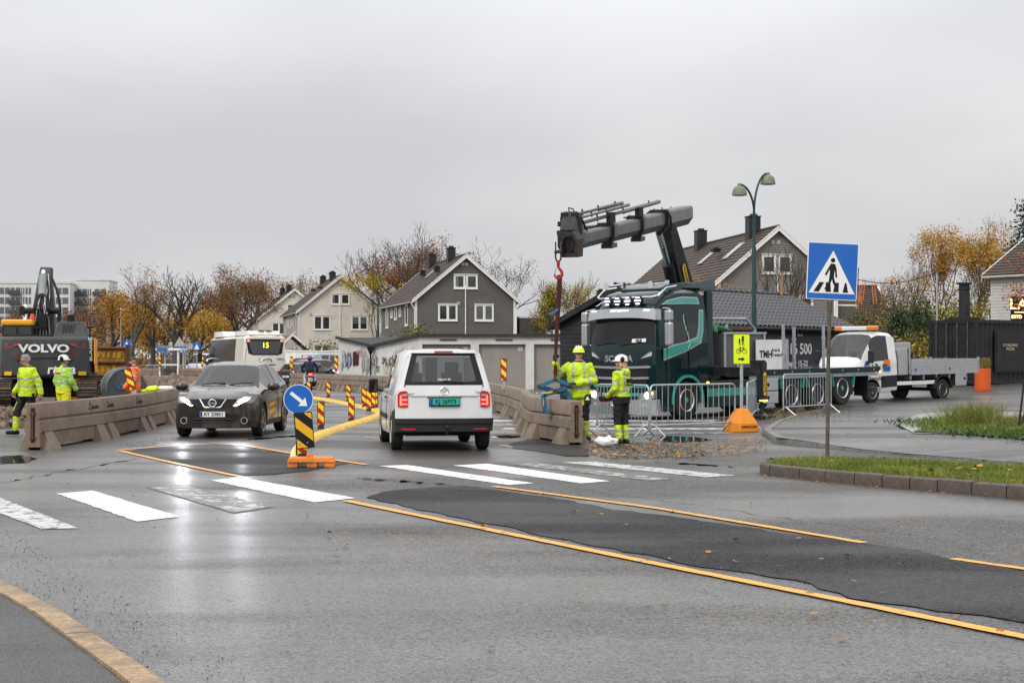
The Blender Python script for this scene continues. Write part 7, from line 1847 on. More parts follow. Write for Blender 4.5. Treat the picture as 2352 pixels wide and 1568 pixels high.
t = thing('barrier_clamp', 'blue steel scissor clamp gripping the top of a concrete barrier', 'clamp', (0, 0, 0))
m_cl = M('clamp_blue', (.025, .14, .25), .5, var=.2, dirt=((.05, .04, .04), .55, 9))
Yc = 30.12
def arm(pts, w, y, th=.05, name='arm', mat=None):
 b = MB()
 for (a, q) in zip(pts, pts[1:]): b.bar((a[0], y, a[1]), (q[0], y, q[1]), th, w, 0, (0, 1, 0)) if False else b.bar((a[0], y, a[1]), (q[0], y, q[1]), w, th, 0, (0, 1, 0))
 return obj(name, b, mat or m_cl, t, 0, .006)
for y in (Yc - .09, Yc + .09):
 arm([(.853, 1.23), (.52, 1.10)], .075, y, .03); arm([(.853, 1.23), (1.17, 1.12)], .075, y, .03)
arm([(.52, 1.10), (.86, 1.0), (1.13, .95), (1.16, .60)], .09, Yc + .03, .05, 'jaw'); arm([(1.17, 1.12), (.86, 1.0), (.62, .93), (.655, .60)], .095, Yc - .03, .05, 'jaw')
b = MB(); b.box((.70, Yc - .03, .60), (.10, .24, .10)); obj('jaw_pad', b, m_cl, t, 0, .01); b = MB(); b.box((1.13, Yc + .03, .60), (.10, .24, .10)); obj('jaw_pad', b, m_cl, t, 0, .01)
for x, z, r_ in ((.86, 1.0, .045), (.853, 1.23, .035), (.52, 1.10, .03), (1.17, 1.12, .03)):
 b = MB(); b.cyl((x, Yc - .14, z), (x, Yc + .14, z), r_, n=14); obj('pin', b, m_rust, t)
b = MB(); b.box((.853, Yc, 1.275), (.05, .1, .11)); obj('lifting_eye', b, m_rust, t, 0, .01)
b = MB(); b.box((.62, Yc - .06, .78), (.012, .02, .16)); obj('hazard_label', b, M('hazard_yellow', (.8, .55, .02), .5), t, 0)
b = MB(); b.bar((.66, Yc - .062, .965), (.80, Yc - .062, .99), .03, .008, 0, (0, 1, 0)); obj('type_label', b, MATS['hazard_yellow'], t, 0)
b = MB(); b.tube([(.48, Yc - .06, .96), (.66, Yc - .10, .97)], .012, 6); obj('release_bar', b, m_chrome, t)

# ---------------------------------------------------------------- work site clutter on the left
t = thing('trench_box', 'rusty yellow steel trench box standing behind the tank', 'container', (-16.2, 58.5, 0), R(8))
m_ry = M('rusty_yellow', (.42, .22, .02), .6, .1, var=.25, scale=3, dirt=((.085, .04, .022), 1.0, 1.9))
b = MB(); b.box((.1, .1, 1.05), (2.6, .12, 2.1)); obj('panel', b, m_ry, t, 0)
for z in (.45, 1.0, 1.5, 2.05): b = MB(); b.tube([(-1.2, -.02, z), (1.4, -.02, z)], .06, 8); obj('rail', b, m_rust, t)
for z in (.25, .75, 1.25, 1.78):
 for i in range(13):
  b = MB(); b.box((-1.1 + i * .2, .02, z), (.11, .06, .22)); obj('rib', b, m_ry, t, 0)
for x in (-1.2, 1.4): b = MB(); b.box((x, .05, 1.1), (.16, .25, 2.2)); obj('end_post', b, m_rust, t, 0)
t = thing('steel_tank', 'grey round steel tank with blue scrawl beside the orange worker', 'tank', (-11.75, 46.0, .78), R(0))
m_tk = M('tank_grey', (.11, .12, .125), .4, .5, var=.2, dirt=((.2, .2, .2), .4, 3))
b = MB(); b.lathe([(.50, -.55), (.58, -.5), (.60, -.45), (.58, -.42), (.58, .40), (.62, .45), (.62, .52), (.56, .55), (.55, .50), (.01, .48)], (0, 0, 0), 'y', 32); tk = obj('shell', b, m_tk, t, 40); tk.rotation_euler = (0, 0, R(205))
b = MB(); rs = random.Random(5)
for i in range(3):
 b2 = MB(); b2.tube([(-.3 + .25 * i + .10 * math.cos(a * 1.3), .57, .10 * math.sin(a * 2.1 + i) + .05) for a in [k * .5 for k in range(9)]], .018, 5); o = obj('scrawl', b2, M('tank_blue', (.03, .14, .35), .5), t); o.rotation_euler = (0, 0, R(205))
b = MB(); b.box((-.3, -.2, -.55), (.7, .5, .5)); obj('support_block', b, m_conc2, t, 0)
b = MB(); b.box((.4, .2, -.55), (.3, .5, .5)); obj('support_block', b, m_conc2, t, 0)

# rubble: a heap of broken lumps on a mound
def lump(mb, c, r, rnd, m=0):
 X = Matrix.Translation(c) @ Matrix.Rotation(rnd.uniform(0, 6), 4, Vector((rnd.random(), rnd.random(), rnd.random() + .1)).normalized())
 vs = [X @ Vector(v) for v in [(a * r * rnd.uniform(.6, 1.1), b_ * r * rnd.uniform(.6, 1.1), c_ * r * rnd.uniform(.5, 1.0)) for a, b_, c_ in ((1, 0, 0), (-1, 0, 0), (0, 1, 0), (0, -1, 0), (0, 0, 1), (0, 0, -1), (.6, .6, .6), (-.6, .5, .5), (.5, -.6, -.5))]]
 mb.add(vs, [(0, 6, 4), (6, 2, 4), (2, 7, 4), (7, 1, 4), (1, 3, 4), (3, 0, 4), (0, 2, 6), (2, 1, 7), (0, 5, 2), (2, 5, 1), (1, 5, 3), (3, 8, 0), (3, 5, 8), (8, 5, 0)], m)
m_rub = M('rubble', (.17, .125, .095), .85, var=.4, scale=4, bump=.5, bscale=30)
def heap(name, label, cx, cy, rx, ry, h, n, seed, size=(.05, .28), group=None):
 rnd = random.Random(seed); t = thing(name, label, 'rubble', (cx, cy, 0), 0, group); b = MB(); rings = []
 for k in range(7):
  q = k / 6; rings.append([(rx * (1 - q) * math.cos(a) * rnd.uniform(.85, 1.15), ry * (1 - q) * math.sin(a) * rnd.uniform(.85, 1.15), h * .85 * (1 - (1 - q) ** 1.6) + rnd.uniform(-.05, .05)) for a in [2 * PI * j / 18 for j in range(18)]])
 b.loft(rings); obj('mound', b, m_earth, t, 0)
 b = MB()
 for i in range(n):
  a, q = rnd.uniform(0, 6.283), math.sqrt(rnd.random()); x, y = rx * q * math.cos(a), ry * q * math.sin(a)
  lump(b, (x, y, h * .9 * (1 - q ** 1.6) + .02), rnd.uniform(*size) * (1.2 - .5 * rnd.random()), rnd)
 stuff(obj('lumps', b, m_rub, t, 0)); return t
heap('rubble_heap', 'brown rubble heap behind the barriers beside the crossover', -10.6, 47.6, 2.0, 2.2, 1.05, 420, 3)
heap('rubble_heap', 'low clods of dug soil beside the walking man', -13.2, 38.5, 2.6, 2.6, .40, 260, 4, (.04, .2))
b = MB(); b.box((0, 0, .05), (.42, .22, .11), 0, None, (.85, .8)); o = tag(obj('white_bag', b, M('white_plastic_bag', (.75, .76, .78), .35, var=.06, bump=.6, bscale=14), None, 30, .05), 'white plastic bundle lying on top of the barrier row', 'bag'); o.location = (-9.0, 39.6, .835)
b = MB(); b.ell((0, 0, .07), (.15, .12, .09), 9, 6); b.ell((-.15, .02, .03), (.12, .1, .05), 7, 5); b.ell((.08, .03, .11), (.09, .08, .06), 7, 5); o = tag(obj('safety_vest', b, M('vest_yellow', (.62, .78, .03), .7, bump=.8, bscale=14)), 'crumpled yellow safety vest lying on the barrier by the striped panel', 'vest'); o.location = (-8.75, 37.0, .83)

# bus shelter and far road signs
t = thing('bus_shelter', 'small white bus shelter among the autumn trees', 'shelter', (at(388, 0, 128).x, 128, 0), R(-8))
b = MB(); b.box((0, .6, 2.45), (2.2, 1.6, .18)); obj('roof', b, m_whitetrim, t, 0)
for x in (-.8, .8):
 for y in (0, 1.2): b = MB(); b.box((x, y, 1.2), (.12, .12, 2.4)); obj('post', b, m_whitetrim, t, 0)
for z in (.15, 1.15): b = MB(); b.box((0, 0, z), (1.6, .08, .12)); obj('rail', b, m_whitetrim, t, 0)
for z in (.65, 1.8): b = MB(); b.box((0, .05, z), (1.5, .02, .9 if z < 1 else 1.1)); obj('pane', b, g_win, t, 0)
b = MB(); b.box((-.5, -.25, 2.45), (.9, .06, .22)); obj('stop_sign_board', b, m_sblue, t, 0)
def far_sign(px, py, Y, kind, label, w=.75):
 p = at(px, py, Y); t = thing('road_sign', label, 'sign', (p.x, Y, 0)); b = MB(); b.cyl((0, .03, 0), (0, .03, p.z + .4), .04, n=8); obj('post', b, m_galv, t)
 if kind == 'tri': 
  b = MB(); b.prism([(-w / 2, -.3 * w), (w / 2, -.3 * w), (0, .6 * w)], (0, 0, p.z), (1, 0, 0), (0, 0, 1), (0, -.02, 0)); obj('board', b, m_dr, t, 0)
  b = MB(); b.prism([(-w * .34, -.22 * w), (w * .34, -.22 * w), (0, .40 * w)], (0, -.022, p.z), (1, 0, 0), (0, 0, 1), (0, -.005, 0)); obj('board_face', b, m_swhite, t, 0)
  b = MB(); b.box((0, -.0, p.z - .62), (.8, .02, .5)); obj('sub_plate', b, m_swhite, t, 0)
 elif kind == 'back':
  b = MB(); b.prism([(-w / 2, -.3 * w), (w / 2, -.3 * w), (0, .6 * w)], (0, 0, p.z), (1, 0, 0), (0, 0, 1), (0, -.02, 0)); obj('board', b, m_galv, t, 0)
 elif kind == 'blue':
  b = MB(); b.box((0, 0, p.z), (w, .03, w)); obj('board', b, m_sblue, t, 0); b = MB(); b.prism([(-w * .34, -w * .34), (w * .34, -w * .34), (0, w * .36)], (0, -.02, p.z), (1, 0, 0), (0, 0, 1), (0, -.006, 0)); obj('white_triangle', b, m_swhite, t, 0)
 elif kind == 'plate':
  b = MB(); b.box((0, 0, p.z), (w * 1.6, .03, w)); obj('board', b, m_galv, t, 0)
far_sign(291, 790, 120, 'blue', 'small blue crossing sign in front of the autumn trees', .62)
far_sign(420, 803, 135, 'blue', 'small blue crossing sign right of the bus shelter', .6)
far_sign(452, 796, 128, 'blue', 'small blue sign close beside the bus front', .65)
far_sign(432, 780, 140, 'tri', 'red-edged warning triangle with a plate beside the bus', .8)
far_sign(412, 788, 136, 'back', 'grey back of a triangular road sign by the bus shelter', 1.0)
far_sign(372, 802, 150, 'plate', 'grey information plate left of the bus shelter', .8)
for i in range(6):
 x0 = 335 + i * 20; a, q = at(x0, 0, 136), at(x0 + 19, 0, 136); fence((a.x, 136), (q.x, 136), 'distant crowd barrier, %s along the row towards the bus' % ORD[i], 0, 1.1, 8, False)['group'] = 'distant crowd barriers'

# ---------------------------------------------------------------- right edge: orange barrel, sticks, wire with tape
bx_, by_ = at(2257, 0, 57.5).x, 57.5
t = thing('barrel_planter', 'orange ribbed barrel with withered plants beside the container', 'planter', (bx_, by_, G(bx_, by_)))
b = MB(); prof = [(.28, 0)]
for i in range(12): prof += [(.30 if i % 2 else .285, .04 + .068 * i)]
prof += [(.29, .86), (.26, .86), (.25, .80), (.01, .79)]
b.lathe(prof, n=24); obj('barrel', b, M('orange_drum', (.62, .10, .02), .45, var=.08), t, 30)
rnd = random.Random(8)
b = MB()
for i in range(160):
 a = rnd.uniform(0, 6.28); r_ = .22 * math.sqrt(rnd.random()); h_ = rnd.uniform(.15, .5); x, y = r_ * math.cos(a), r_ * math.sin(a); dx, dy = rnd.uniform(-.15, .15), rnd.uniform(-.1, .1)
 b.add([(x - .012, y, .78), (x + .012, y, .78), (x + dx + .02, y + dy, .78 + h_), (x + dx - .02, y + dy, .78 + h_)], [(0, 1, 2, 3)])
stuff(obj('withered_plants', b, M('withered_leaf', (.16, .12, .03), .8, var=.6, scale=20), t, 0))
for (x0, y0, x1, y1, Y) in ((2338, 935, 2362, 790, 31.5), (2340, 930, 2400, 800, 32.2)):
 a, q = at(x0, y0, Y), at(x1, y1, Y); a.z = KZ - .05
 b = MB(); b.cyl(a, q, .022, .02, 8); tag(obj('stick', b, m_ink), 'slanting black pole stuck in the planting bed', 'pole', 'slanting black poles in the planting bed')
wp = at(2152, 625, 70)
t = thing('wire_pole', 'thin grey pole carrying a wire beside the black container', 'pole', (wp.x, 70, 0)); b = MB(); b.tube([(0, 0, 0), (0, 0, wp.z)], .04, 8); obj('pole', b, m_galv, t)
t = thing('tape_wire', 'black wire hung with orange tape strips behind the flatbed', 'wire', (0, 0, 0))
A_, B2 = at(1960, 640, 70), wp; pts = [A_ + (B2 - A_) * (k / 14) + Vector((0, 0, -.35 * math.sin(PI * k / 14))) for k in range(15)]
b = MB(); b.tube(pts, .02, 5); obj('wire', b, m_ink, t); b = MB(); b.tube([wp, at(2185, 700, 66), at(2215, 738, 63)], .02, 5); obj('wire', b, m_ink, t)
m_tape = M('orange_mesh_tape', (.70, .20, .06), .7)
for px, y0, y1, px1 in ((1969, 642, 700, 1976), (2005, 640, 698, 2010), (2036, 638, 668, 2026), (1985, 642, 690, 1978), (2050, 637, 650, 2056), (1972, 672, 705, 1968)):
 a, q = at(px, y0, 70), at(px1, y1, 70)
 for o_ in (-.06, .06):
  b = MB(); b.bar(a + Vector((o_, 0, 0)), q + Vector((o_ * 1.2, 0, 0)), .028, .01); obj('tape', b, m_tape, t, 0)
 n = 8
 for k in range(n):
  c_ = a + (q - a) * (k / n); b = MB(); b.bar(c_ - Vector((.06, 0, 0)), c_ + Vector((.06, 0, .03)), .02, .01); obj('tape_rung', b, m_tape, t, 0)

# ---------------------------------------------------------------- debris by the barrier end
x, y = gp(1392, 1026); b = MB(); rnd = random.Random(6)
rings = []
for k in range(16):
 q = k / 15; r_ = .14 * math.sin(PI * min(max(q, .06), .94)) ** .6
 rings.append([Vector((-.22 + .44 * q, r_ * .9 * math.cos(a), .095 + r_ * .7 * math.sin(a))) * (1 + .28 * mnoise.noise(Vector((q * 5, math.cos(a) * 1.6, math.sin(a) * 1.6 + 3)))) for a in [2 * PI * j / 18 for j in range(18)]])
b.loft(rings); o = tag(obj('white_sack', b, M('white_sack_plastic', (.68, .67, .63), .5, var=.08, bump=.7, bscale=9), None, 60), 'white crumpled sack lying on the gravel by the barrier end', 'sack'); o.location = (x, y, 0); o.rotation_euler = (0, 0, R(-22))
m_wood = M('wet_wood', (.24, .14, .075), .7, var=.4, scale=9)
for i, (px, py, L, w, h, rz, rx, lab) in enumerate(((1413, 1010, .42, .3, .09, -.1, 0, 'short brown timber block lying beside the woman'), (1375, 1005, .95, .09, .04, 1.9, -.25, 'splintered plank lying behind the timber block'), (1347, 1016, .6, .12, .03, .2, 0, 'flat wet board lying at the foot of the barrier'))):
 x, y = gp(px, py); b = MB(); b.box((0, 0, h / 2), (L, w, h)); o = tag(obj('timber', b, m_wood, None, 0, .006), lab, 'plank'); o.location = (x, y, .01); o.rotation_euler = (0, rx, rz)
m_grav = M('wet_gravel', (.07, .058, .048), .6, var=.6, scale=25)
def scatter_lumps(name, region, n, size, seed, mat, z=.0):
 rnd = random.Random(seed); b = MB(); xs = [p[0] for p in region]; ys = [p[1] for p in region]; k = 0
 def inside(x, y):
  c = False
  for (x0, y0), (x1, y1) in zip(region, region[1:] + region[:1]):
   if (y0 > y) != (y1 > y) and x < (x1 - x0) * (y - y0) / (y1 - y0) + x0: c = not c
  return c
 while k < n:
  x, y = rnd.uniform(min(xs), max(xs)), rnd.uniform(min(ys), max(ys))
  if inside(x, y): lump(b, (x, y, z + .004), rnd.uniform(*size), rnd); k += 1
 return stuff(obj(name, b, mat, None, 0))
gr = scatter_lumps('gravel', pix([(1335, 1030), (1400, 1012), (1480, 1015), (1560, 1025), (1640, 1040), (1600, 1050), (1500, 1054), (1400, 1054), (1350, 1045)]), 1900, (.004, .016), 21, m_grav)
scatter_lumps('loose_grit', pix([(0, 1200), (160, 1300), (380, 1430), (620, 1560), (350, 1560), (190, 1445), (60, 1370), (0, 1338)]), 380, (.002, .006), 22, m_patch)
scatter_lumps('loose_grit', pix([(560, 1075), (690, 1080), (760, 1072), (850, 1095), (900, 1130), (800, 1130), (650, 1110)]), 300, (.002, .007), 23, m_asph)
scatter_lumps('loose_grit', pix([(240, 1020), (420, 1003), (480, 1008), (300, 1028)]), 160, (.003, .01), 24, m_patch)
scatter_lumps('loose_grit', pix([(690, 1000), (760, 985), (860, 950), (875, 960), (800, 1000), (720, 1040)]), 300, (.003, .01), 25, m_grav)
scatter_lumps('loose_grit', pix([(900, 1140), (1200, 1205), (1600, 1300), (2352, 1440), (2352, 1420), (1500, 1270), (1000, 1150)]), 350, (.002, .006), 26, m_patch)
# ================================================================ people (each body one continuous skin)
m_hv = M('hi_vis_yellow', (.50, .68, .02), .65, var=.22, scale=9, bump=.5, bscale=11); m_hvg = M('hi_vis_lime', (.36, .64, .08), .65, var=.22, scale=9, bump=.5, bscale=11)  # darker tones worked into the yellow and lime to suggest shaded folds
m_hvo = M('hi_vis_orange', (.85, .16, .03), .65, var=.10, scale=9, bump=.5, bscale=11); m_ref = M('reflective_tape', (.38, .39, .37), .35, .2, var=.15, scale=14)
m_bkp = M('black_workwear', (.014, .014, .016), .8, var=.3, scale=9, bump=.5, bscale=12); m_rain = M('yellow_rain_trousers', (.72, .68, .02), .45, var=.10, scale=7, bump=.7, bscale=8)
m_boot = M('black_boot', (.012, .012, .012), .5, var=.3); m_skin = M('skin', (.44, .25, .19), .5, var=.08, scale=20); m_glove = M('work_glove', (.03, .03, .033), .7, var=.4, scale=25)
m_navy = M('navy_jacket', (.016, .02, .035), .7, var=.2); m_pale = M('pale_trousers', (.5, .47, .52), .8)
PM_ = dict(hv=m_hv, hvg=m_hvg, hvo=m_hvo, ref=m_ref, blk=m_bkp, rain=m_rain, boot=m_boot, skin=m_skin, glove=m_glove, navy=m_navy, pale=m_pale)
def person(label, loc, rz, J, style, H=1.8, fem=False, group=None, jb=.03, pb=.018, look=0., seat=False, voxel=.012, tilt=0.):
 k = H / 1.8; V3 = lambda *a: Vector(a)
 D = dict(pel=V3(0, 0, .95), che=V3(0, 0, 1.30), nk=V3(0, 0, 1.50), hd=V3(0, -.015, 1.675), shL=V3(.195, .0, 1.445), shR=V3(-.195, .0, 1.445), elL=V3(.27, .03, 1.17), elR=V3(-.27, .03, 1.17), wrL=V3(.29, -.06, .93), wrR=V3(-.29, -.06, .93),
   hpL=V3(.095, 0, .92), hpR=V3(-.095, 0, .92), knL=V3(.11, -.02, .50), knR=V3(-.11, -.02, .50), anL=V3(.12, .02, .09), anR=V3(-.12, .02, .09), toL=V3(.14, -.17, .045), toR=V3(-.14, -.17, .045))
 for q, v in J.items(): D[q] = Vector(v)
 root = thing('person', label, 'person', loc, rz, group); root.scale = (k, k, k)
 mb = MB(); prims = []
 def cap(part, a, b, ra, rb):
  a, b = Vector(a), Vector(b); d = (b - a); n = max(2, int(d.length / .05)); pts = [a - d.normalized() * ra * .7, a - d.normalized() * ra * .35]; rs = [ra * .6, ra * .92]
  for i in range(n + 1): pts.append(a + d * (i / n)); rs.append(lerp(ra, rb, i / n))
  pts += [b + d.normalized() * rb * .35, b + d.normalized() * rb * .7]; rs += [rb * .92, rb * .6]
  mb.tube(pts, rs, 12); prims.append((part, a, b, ra, rb))
 sw = .93 if fem else 1.
 ud = (D['che'] - D['pel']).normalized(); up2 = (D['nk'] - D['che']).normalized()
 tor = [(D['pel'] - ud * .12, .175, .135), (D['pel'], .180, .140), (lerp(D['pel'], D['che'], .4), .172 * (.94 if fem else 1), .132), (D['che'], .205 * sw, .145), (D['che'] + up2 * .10, .205 * sw, .130), (D['che'] + up2 * .165, .15 * sw, .10), (D['nk'] + up2 * .01, .08, .075)]
 sx = (D['shL'] - D['shR']).normalized(); fy = Vector((0, 0, 1)).cross(sx).normalized()
 mb.loft([[c + sx * ((rx + jb) * math.cos(a)) + fy * ((ry + jb) * math.sin(a)) for a in [2 * PI * j / 20 for j in range(20)]] for c, rx, ry in tor])
 for (c, rx, ry), (c2, rx2, ry2) in zip(tor, tor[1:]): prims.append(('torso', c, c2, (rx + ry) / 2 + jb, (rx2 + ry2) / 2 + jb))
 for s in 'LR':
  cap('upper_arm', D['sh' + s], D['el' + s], .060 + jb * .5, .052 + jb * .55); cap('forearm', D['el' + s], D['wr' + s], .054 + jb * .6, .040 + jb * .5)
  cap('thigh' + s, D['hp' + s], D['kn' + s], .098 + pb, .066 + pb); cap('shin' + s, D['kn' + s], D['an' + s] + (D['kn' + s] - D['an' + s]).normalized() * .06, .064 + pb, .052 + pb)
  he = D['an' + s] + (D['an' + s] - D['to' + s]) * .25; he.z = D['an' + s].z - .035
  cap('boot', D['an' + s] + (D['kn' + s] - D['an' + s]).normalized() * .05, D['an' + s], .056, .054); cap('boot', he, D['to' + s], .05, .046)
 cap('neck', D['nk'] - up2 * .04, lerp(D['nk'], D['hd'], .55), .066, .056)
 h = D['hd']; RX = Matrix.Translation(h) @ Matrix.Rotation(look, 4, 'Z') @ Matrix.Rotation(tilt, 4, 'X')
 mb.ell((0, .012, .025), (.079, .100, .100), 16, 12, 0, RX); mb.ell((0, -.022, -.055), (.060, .070, .068), 14, 10, 0, RX); mb.ell((0, -.105, -.022), (.016, .022, .028), 8, 6, 0, RX)
 for s in (-1, 1): mb.ell((s * .080, .012, -.008), (.012, .022, .032), 8, 6, 0, RX)
 prims.append(('head', h + Vector((0, 0, -.06)), h + Vector((0, 0, .06)), .085, .085))
 if style.get('hood'):
  c = D['nk'] + fy * .10 if fy.y > 0 else D['nk'] - fy * .10
  mb.ell((c.x, c.y, c.z - .03), (.14, .09, .09), 14, 10); prims.append(('torso', c - Vector((.05, 0, .03)), c + Vector((.05, 0, -.03)), .09, .09))
 if style.get('collar'):
  mb.lathe([(.085, -.05), (.092, .0), (.088, .055), (.07, .055)], tuple(D['nk']), n=16); prims.append(('collar', D['nk'] - Vector((0, 0, .02)), D['nk'] + Vector((0, 0, .05)), .09, .09))
 tmp = link('body_tmp', mesh_of('body_tmp', mb, m_skin, 0))
 r = tmp.modifiers.new('r', 'REMESH'); r.mode = 'VOXEL'; r.voxel_size = voxel; sm = tmp.modifiers.new('s', 'SMOOTH'); sm.factor = .5; sm.iterations = 3
 bpy.context.view_layer.update()
 me = bpy.data.meshes.new_from_object(tmp.evaluated_get(bpy.context.evaluated_depsgraph_get())); me.name = 'body'
 old = tmp.data; bpy.data.objects.remove(tmp); bpy.data.meshes.remove(old)
 n = len(me.polygons); cen = np.empty(n * 3, dtype=np.float32); me.polygons.foreach_get('center', cen); cen = cen.reshape(-1, 3)
 best = np.full(n, 1e9); idx = np.zeros(n, int); tt = np.zeros(n)
 for i, (part, a, b, ra, rb) in enumerate(prims):
  a_, d_ = np.array(a), np.array(b - a); L2 = max(float(d_ @ d_), 1e-9); t = np.clip(((cen - a_) @ d_) / L2, 0, 1); dist = np.linalg.norm(cen - a_ - t[:, None] * d_, axis=1) - (ra + (rb - ra) * t)
  m_ = dist < best; best[m_] = dist[m_]; idx[m_] = i; tt[m_] = t[m_]
 keys = sorted(PM_); me.materials.clear()
 for q in keys: me.materials.append(PM_[q])
 ki = {q: i for i, q in enumerate(keys)}; mi = [0] * n; f = style['f']; hx_ = np.array(h)
 nz = D['nk'].z + .045
 for i in range(n):
  part = prims[idx[i]][0]
  if part in ('torso', 'collar', 'head', 'neck') and cen[i][2] > nz - .03 and not (part == 'torso' and cen[i][2] < nz + .03 and cen[i][1] > .06): part = 'head' if cen[i][2] > nz else 'collar'
  mi[i] = ki['skin'] if part in ('head', 'neck') else ki[f(part, float(tt[i]), cen[i])]
 co = np.empty(len(me.vertices) * 3, np.float32); me.vertices.foreach_get('co', co); co = co.reshape(-1, 3); no = np.empty_like(co).ravel(); me.vertices.foreach_get('normal', no); no = no.reshape(-1, 3)
 for i in range(len(co)):                    # folds in the cloth
  if co[i][2] < nz and co[i][2] > .12:
   v = Vector(co[i]); q = mnoise.noise(Vector((v.x * 13, v.y * 13, v.z * 19))) * .011 + mnoise.noise(v * 34) * .005; co[i] += no[i] * q
 me.vertices.foreach_set('co', co.ravel()); me.update()
 me.polygons.foreach_set('material_index', mi); me.polygons.foreach_set('use_smooth', [True] * n)
 link('body', me, root)
 # face
 for s in (-1, 1):
  q = MB(); q.ell((s * .031, -.082, .0), (.012, .010, .007), 8, 6, 0, RX); obj('eye', q, m_ink, root)
  q = MB(); q.ell((s * .031, -.088, .020), (.020, .008, .005), 8, 5, 0, RX); obj('eyebrow', q, style.get('hairm', m_bkp), root)
 q = MB(); q.ell((0, -.087, -.068), (.024, .008, .006), 8, 5, 0, RX); obj('mouth', q, M('lips', (.28, .11, .09), .5), root)
 return root, D, RX
def hand(root, wr, d, nrm, mat, curl=.5, name='glove', k=1., thumb=1):
 """d: finger direction, nrm: palm side; four unequal fingers and a thumb set at the side of the palm"""
 d, nrm = Vector(d).normalized(), Vector(nrm); nrm = (nrm - d * nrm.dot(d)).normalized(); w = d.cross(nrm)
 mb = MB(); wr = Vector(wr); P = lambda a, b, c: wr + d * a * k + w * b * k + nrm * c * k
 mb.loft([[P(a, b * x, c * .017) for b, c in ((-1, -.6), (-.6, -1), (.6, -1), (1, -.6), (1, .6), (.6, 1), (-.6, 1), (-1, .6))] for a, x in ((-.05, .034), (.0, .032), (.04, .042), (.09, .044), (.105, .040))])
 for i, (b, L) in enumerate(((-.033, .066), (-.011, .078), (.011, .074), (.033, .058))):
  p = P(.095, b, 0); pts = [p]; a = curl * .35
  for sgm in (.42, .32, .26):
   a += curl * .75; p = p + (d * math.cos(a) + nrm * math.sin(a)) * L * sgm * 1.15 * k; pts.append(p)
  mb.tube(pts, [.0115 * k, .011 * k, .0098 * k, .0075 * k], 7)
 p = P(.035, -.036 * thumb, .004); pts = [p, p + (d * .6 - w * .75 * thumb + nrm * .4).normalized() * .036 * k]; pts.append(pts[-1] + (d * .8 - w * .25 * thumb + nrm * (.3 + curl * .6)).normalized() * .034 * k); mb.tube(pts, [.014 * k, .012 * k, .009 * k], 7)
 return obj(name, mb, mat, root, 50)
def helmet(root, RX, mat, muffs=False, stripe=None):
 mb = MB(); rings = []
 for i in range(9):
  t = i / 8 * PI / 2; rr_, z = math.cos(t), math.sin(t); rings.append([RX @ Vector((.112 * max(rr_, .02) * math.cos(a), .012 + .138 * max(rr_, .02) * math.sin(a), .032 + .122 * z)) for a in [2 * PI * j / 24 for j in range(24)]])
 mb.loft(rings); hh = obj('helmet', mb, mat, root, 50)
 mb = MB(); mb.loft([[RX @ Vector((x * q, y * q2, z)) for x, y in [(.115 * math.cos(a), .012 + (.142 + (.035 if math.sin(a) < -.2 else 0) * (-math.sin(a))) * math.sin(a)) for a in [2 * PI * j / 24 for j in range(24)]]] for q, q2, z in ((.98, .98, .045), (1.06, 1.05, .028), (.96, .96, .022))]); obj('brim', mb, mat, hh, 40)
 for s in (-1, 0, 1):
  mb = MB(); mb.tube([RX @ Vector((s * .05, .012 + .14 * math.cos(a) * (1 - .1 * abs(s)), .036 + .122 * math.sin(a) * (1 - .06 * abs(s)))) for a in [R(25 + 130 * j / 8) for j in range(9)]], .010, 5); obj('helmet_rib', mb, stripe or mat, hh)
 for s in (-1, 1):
  mb = MB(); mb.tube([RX @ Vector((s * .088, -.005, .03)), RX @ Vector((s * .080, -.02, -.06)), RX @ Vector((s * .02, -.06, -.125))], .005, 5); obj('chin_strap', mb, m_ink, hh)
  if muffs:
   mb = MB(); mb.ell((0, 0, 0), (.032, .05, .058), 12, 8, 0, RX @ Matrix.Translation((s * .118, .085, .06))); obj('ear_muff', mb, m_ink, hh)
 return hh
def hair(root, RX, mat, low=-.02, long=False):
 mb = MB(); rings = []
 for i in range(8):
  t = i / 7; z = low + (.135 - low) * math.sin(t * PI / 2); rr_ = max(.03, math.cos(t * PI / 2) ** .6)
  rings.append([RX @ Vector((.088 * rr_ * math.cos(a), .022 + (.108 if math.sin(a) > -.3 else .095) * rr_ * math.sin(a), z + (.055 if math.sin(a) < -.25 else 0) * (1 - t))) for a in [2 * PI * j / 18 for j in range(18)]])
 mb.loft(rings); o = obj('hair', mb, mat, root, 60)
 if long:
  for j in range(9):
   x = -.07 + .0175 * j; q = MB(); q.tube([RX @ Vector((x * .9, .09, -.01)), RX @ Vector((x * 1.1, .11, -.10)), RX @ Vector((x * 1.3 + .01 * math.sin(j * 2), .10, -.20))], [.02, .02, .006], 6); obj('hair_lock', q, mat, o)
 return o
def glasses(root, RX):
 mb = MB()
 for s in (-1, 1): mb.tube([RX @ Vector((s * .033 + .024 * math.cos(a), -.100, .0 + .016 * math.sin(a))) for a in [2 * PI * j / 12 for j in range(13)]], .003, 4); mb.tube([RX @ Vector((s * .057, -.098, .003)), RX @ Vector((s * .08, .0, .005))], .003, 4)
 mb.tube([RX @ Vector((-.01, -.102, .003)), RX @ Vector((.01, -.102, .003))], .003, 4); stuff(obj('glasses', mb, m_ink, root))
def bands(t, rng): return any(a <= t <= b for a, b in rng)
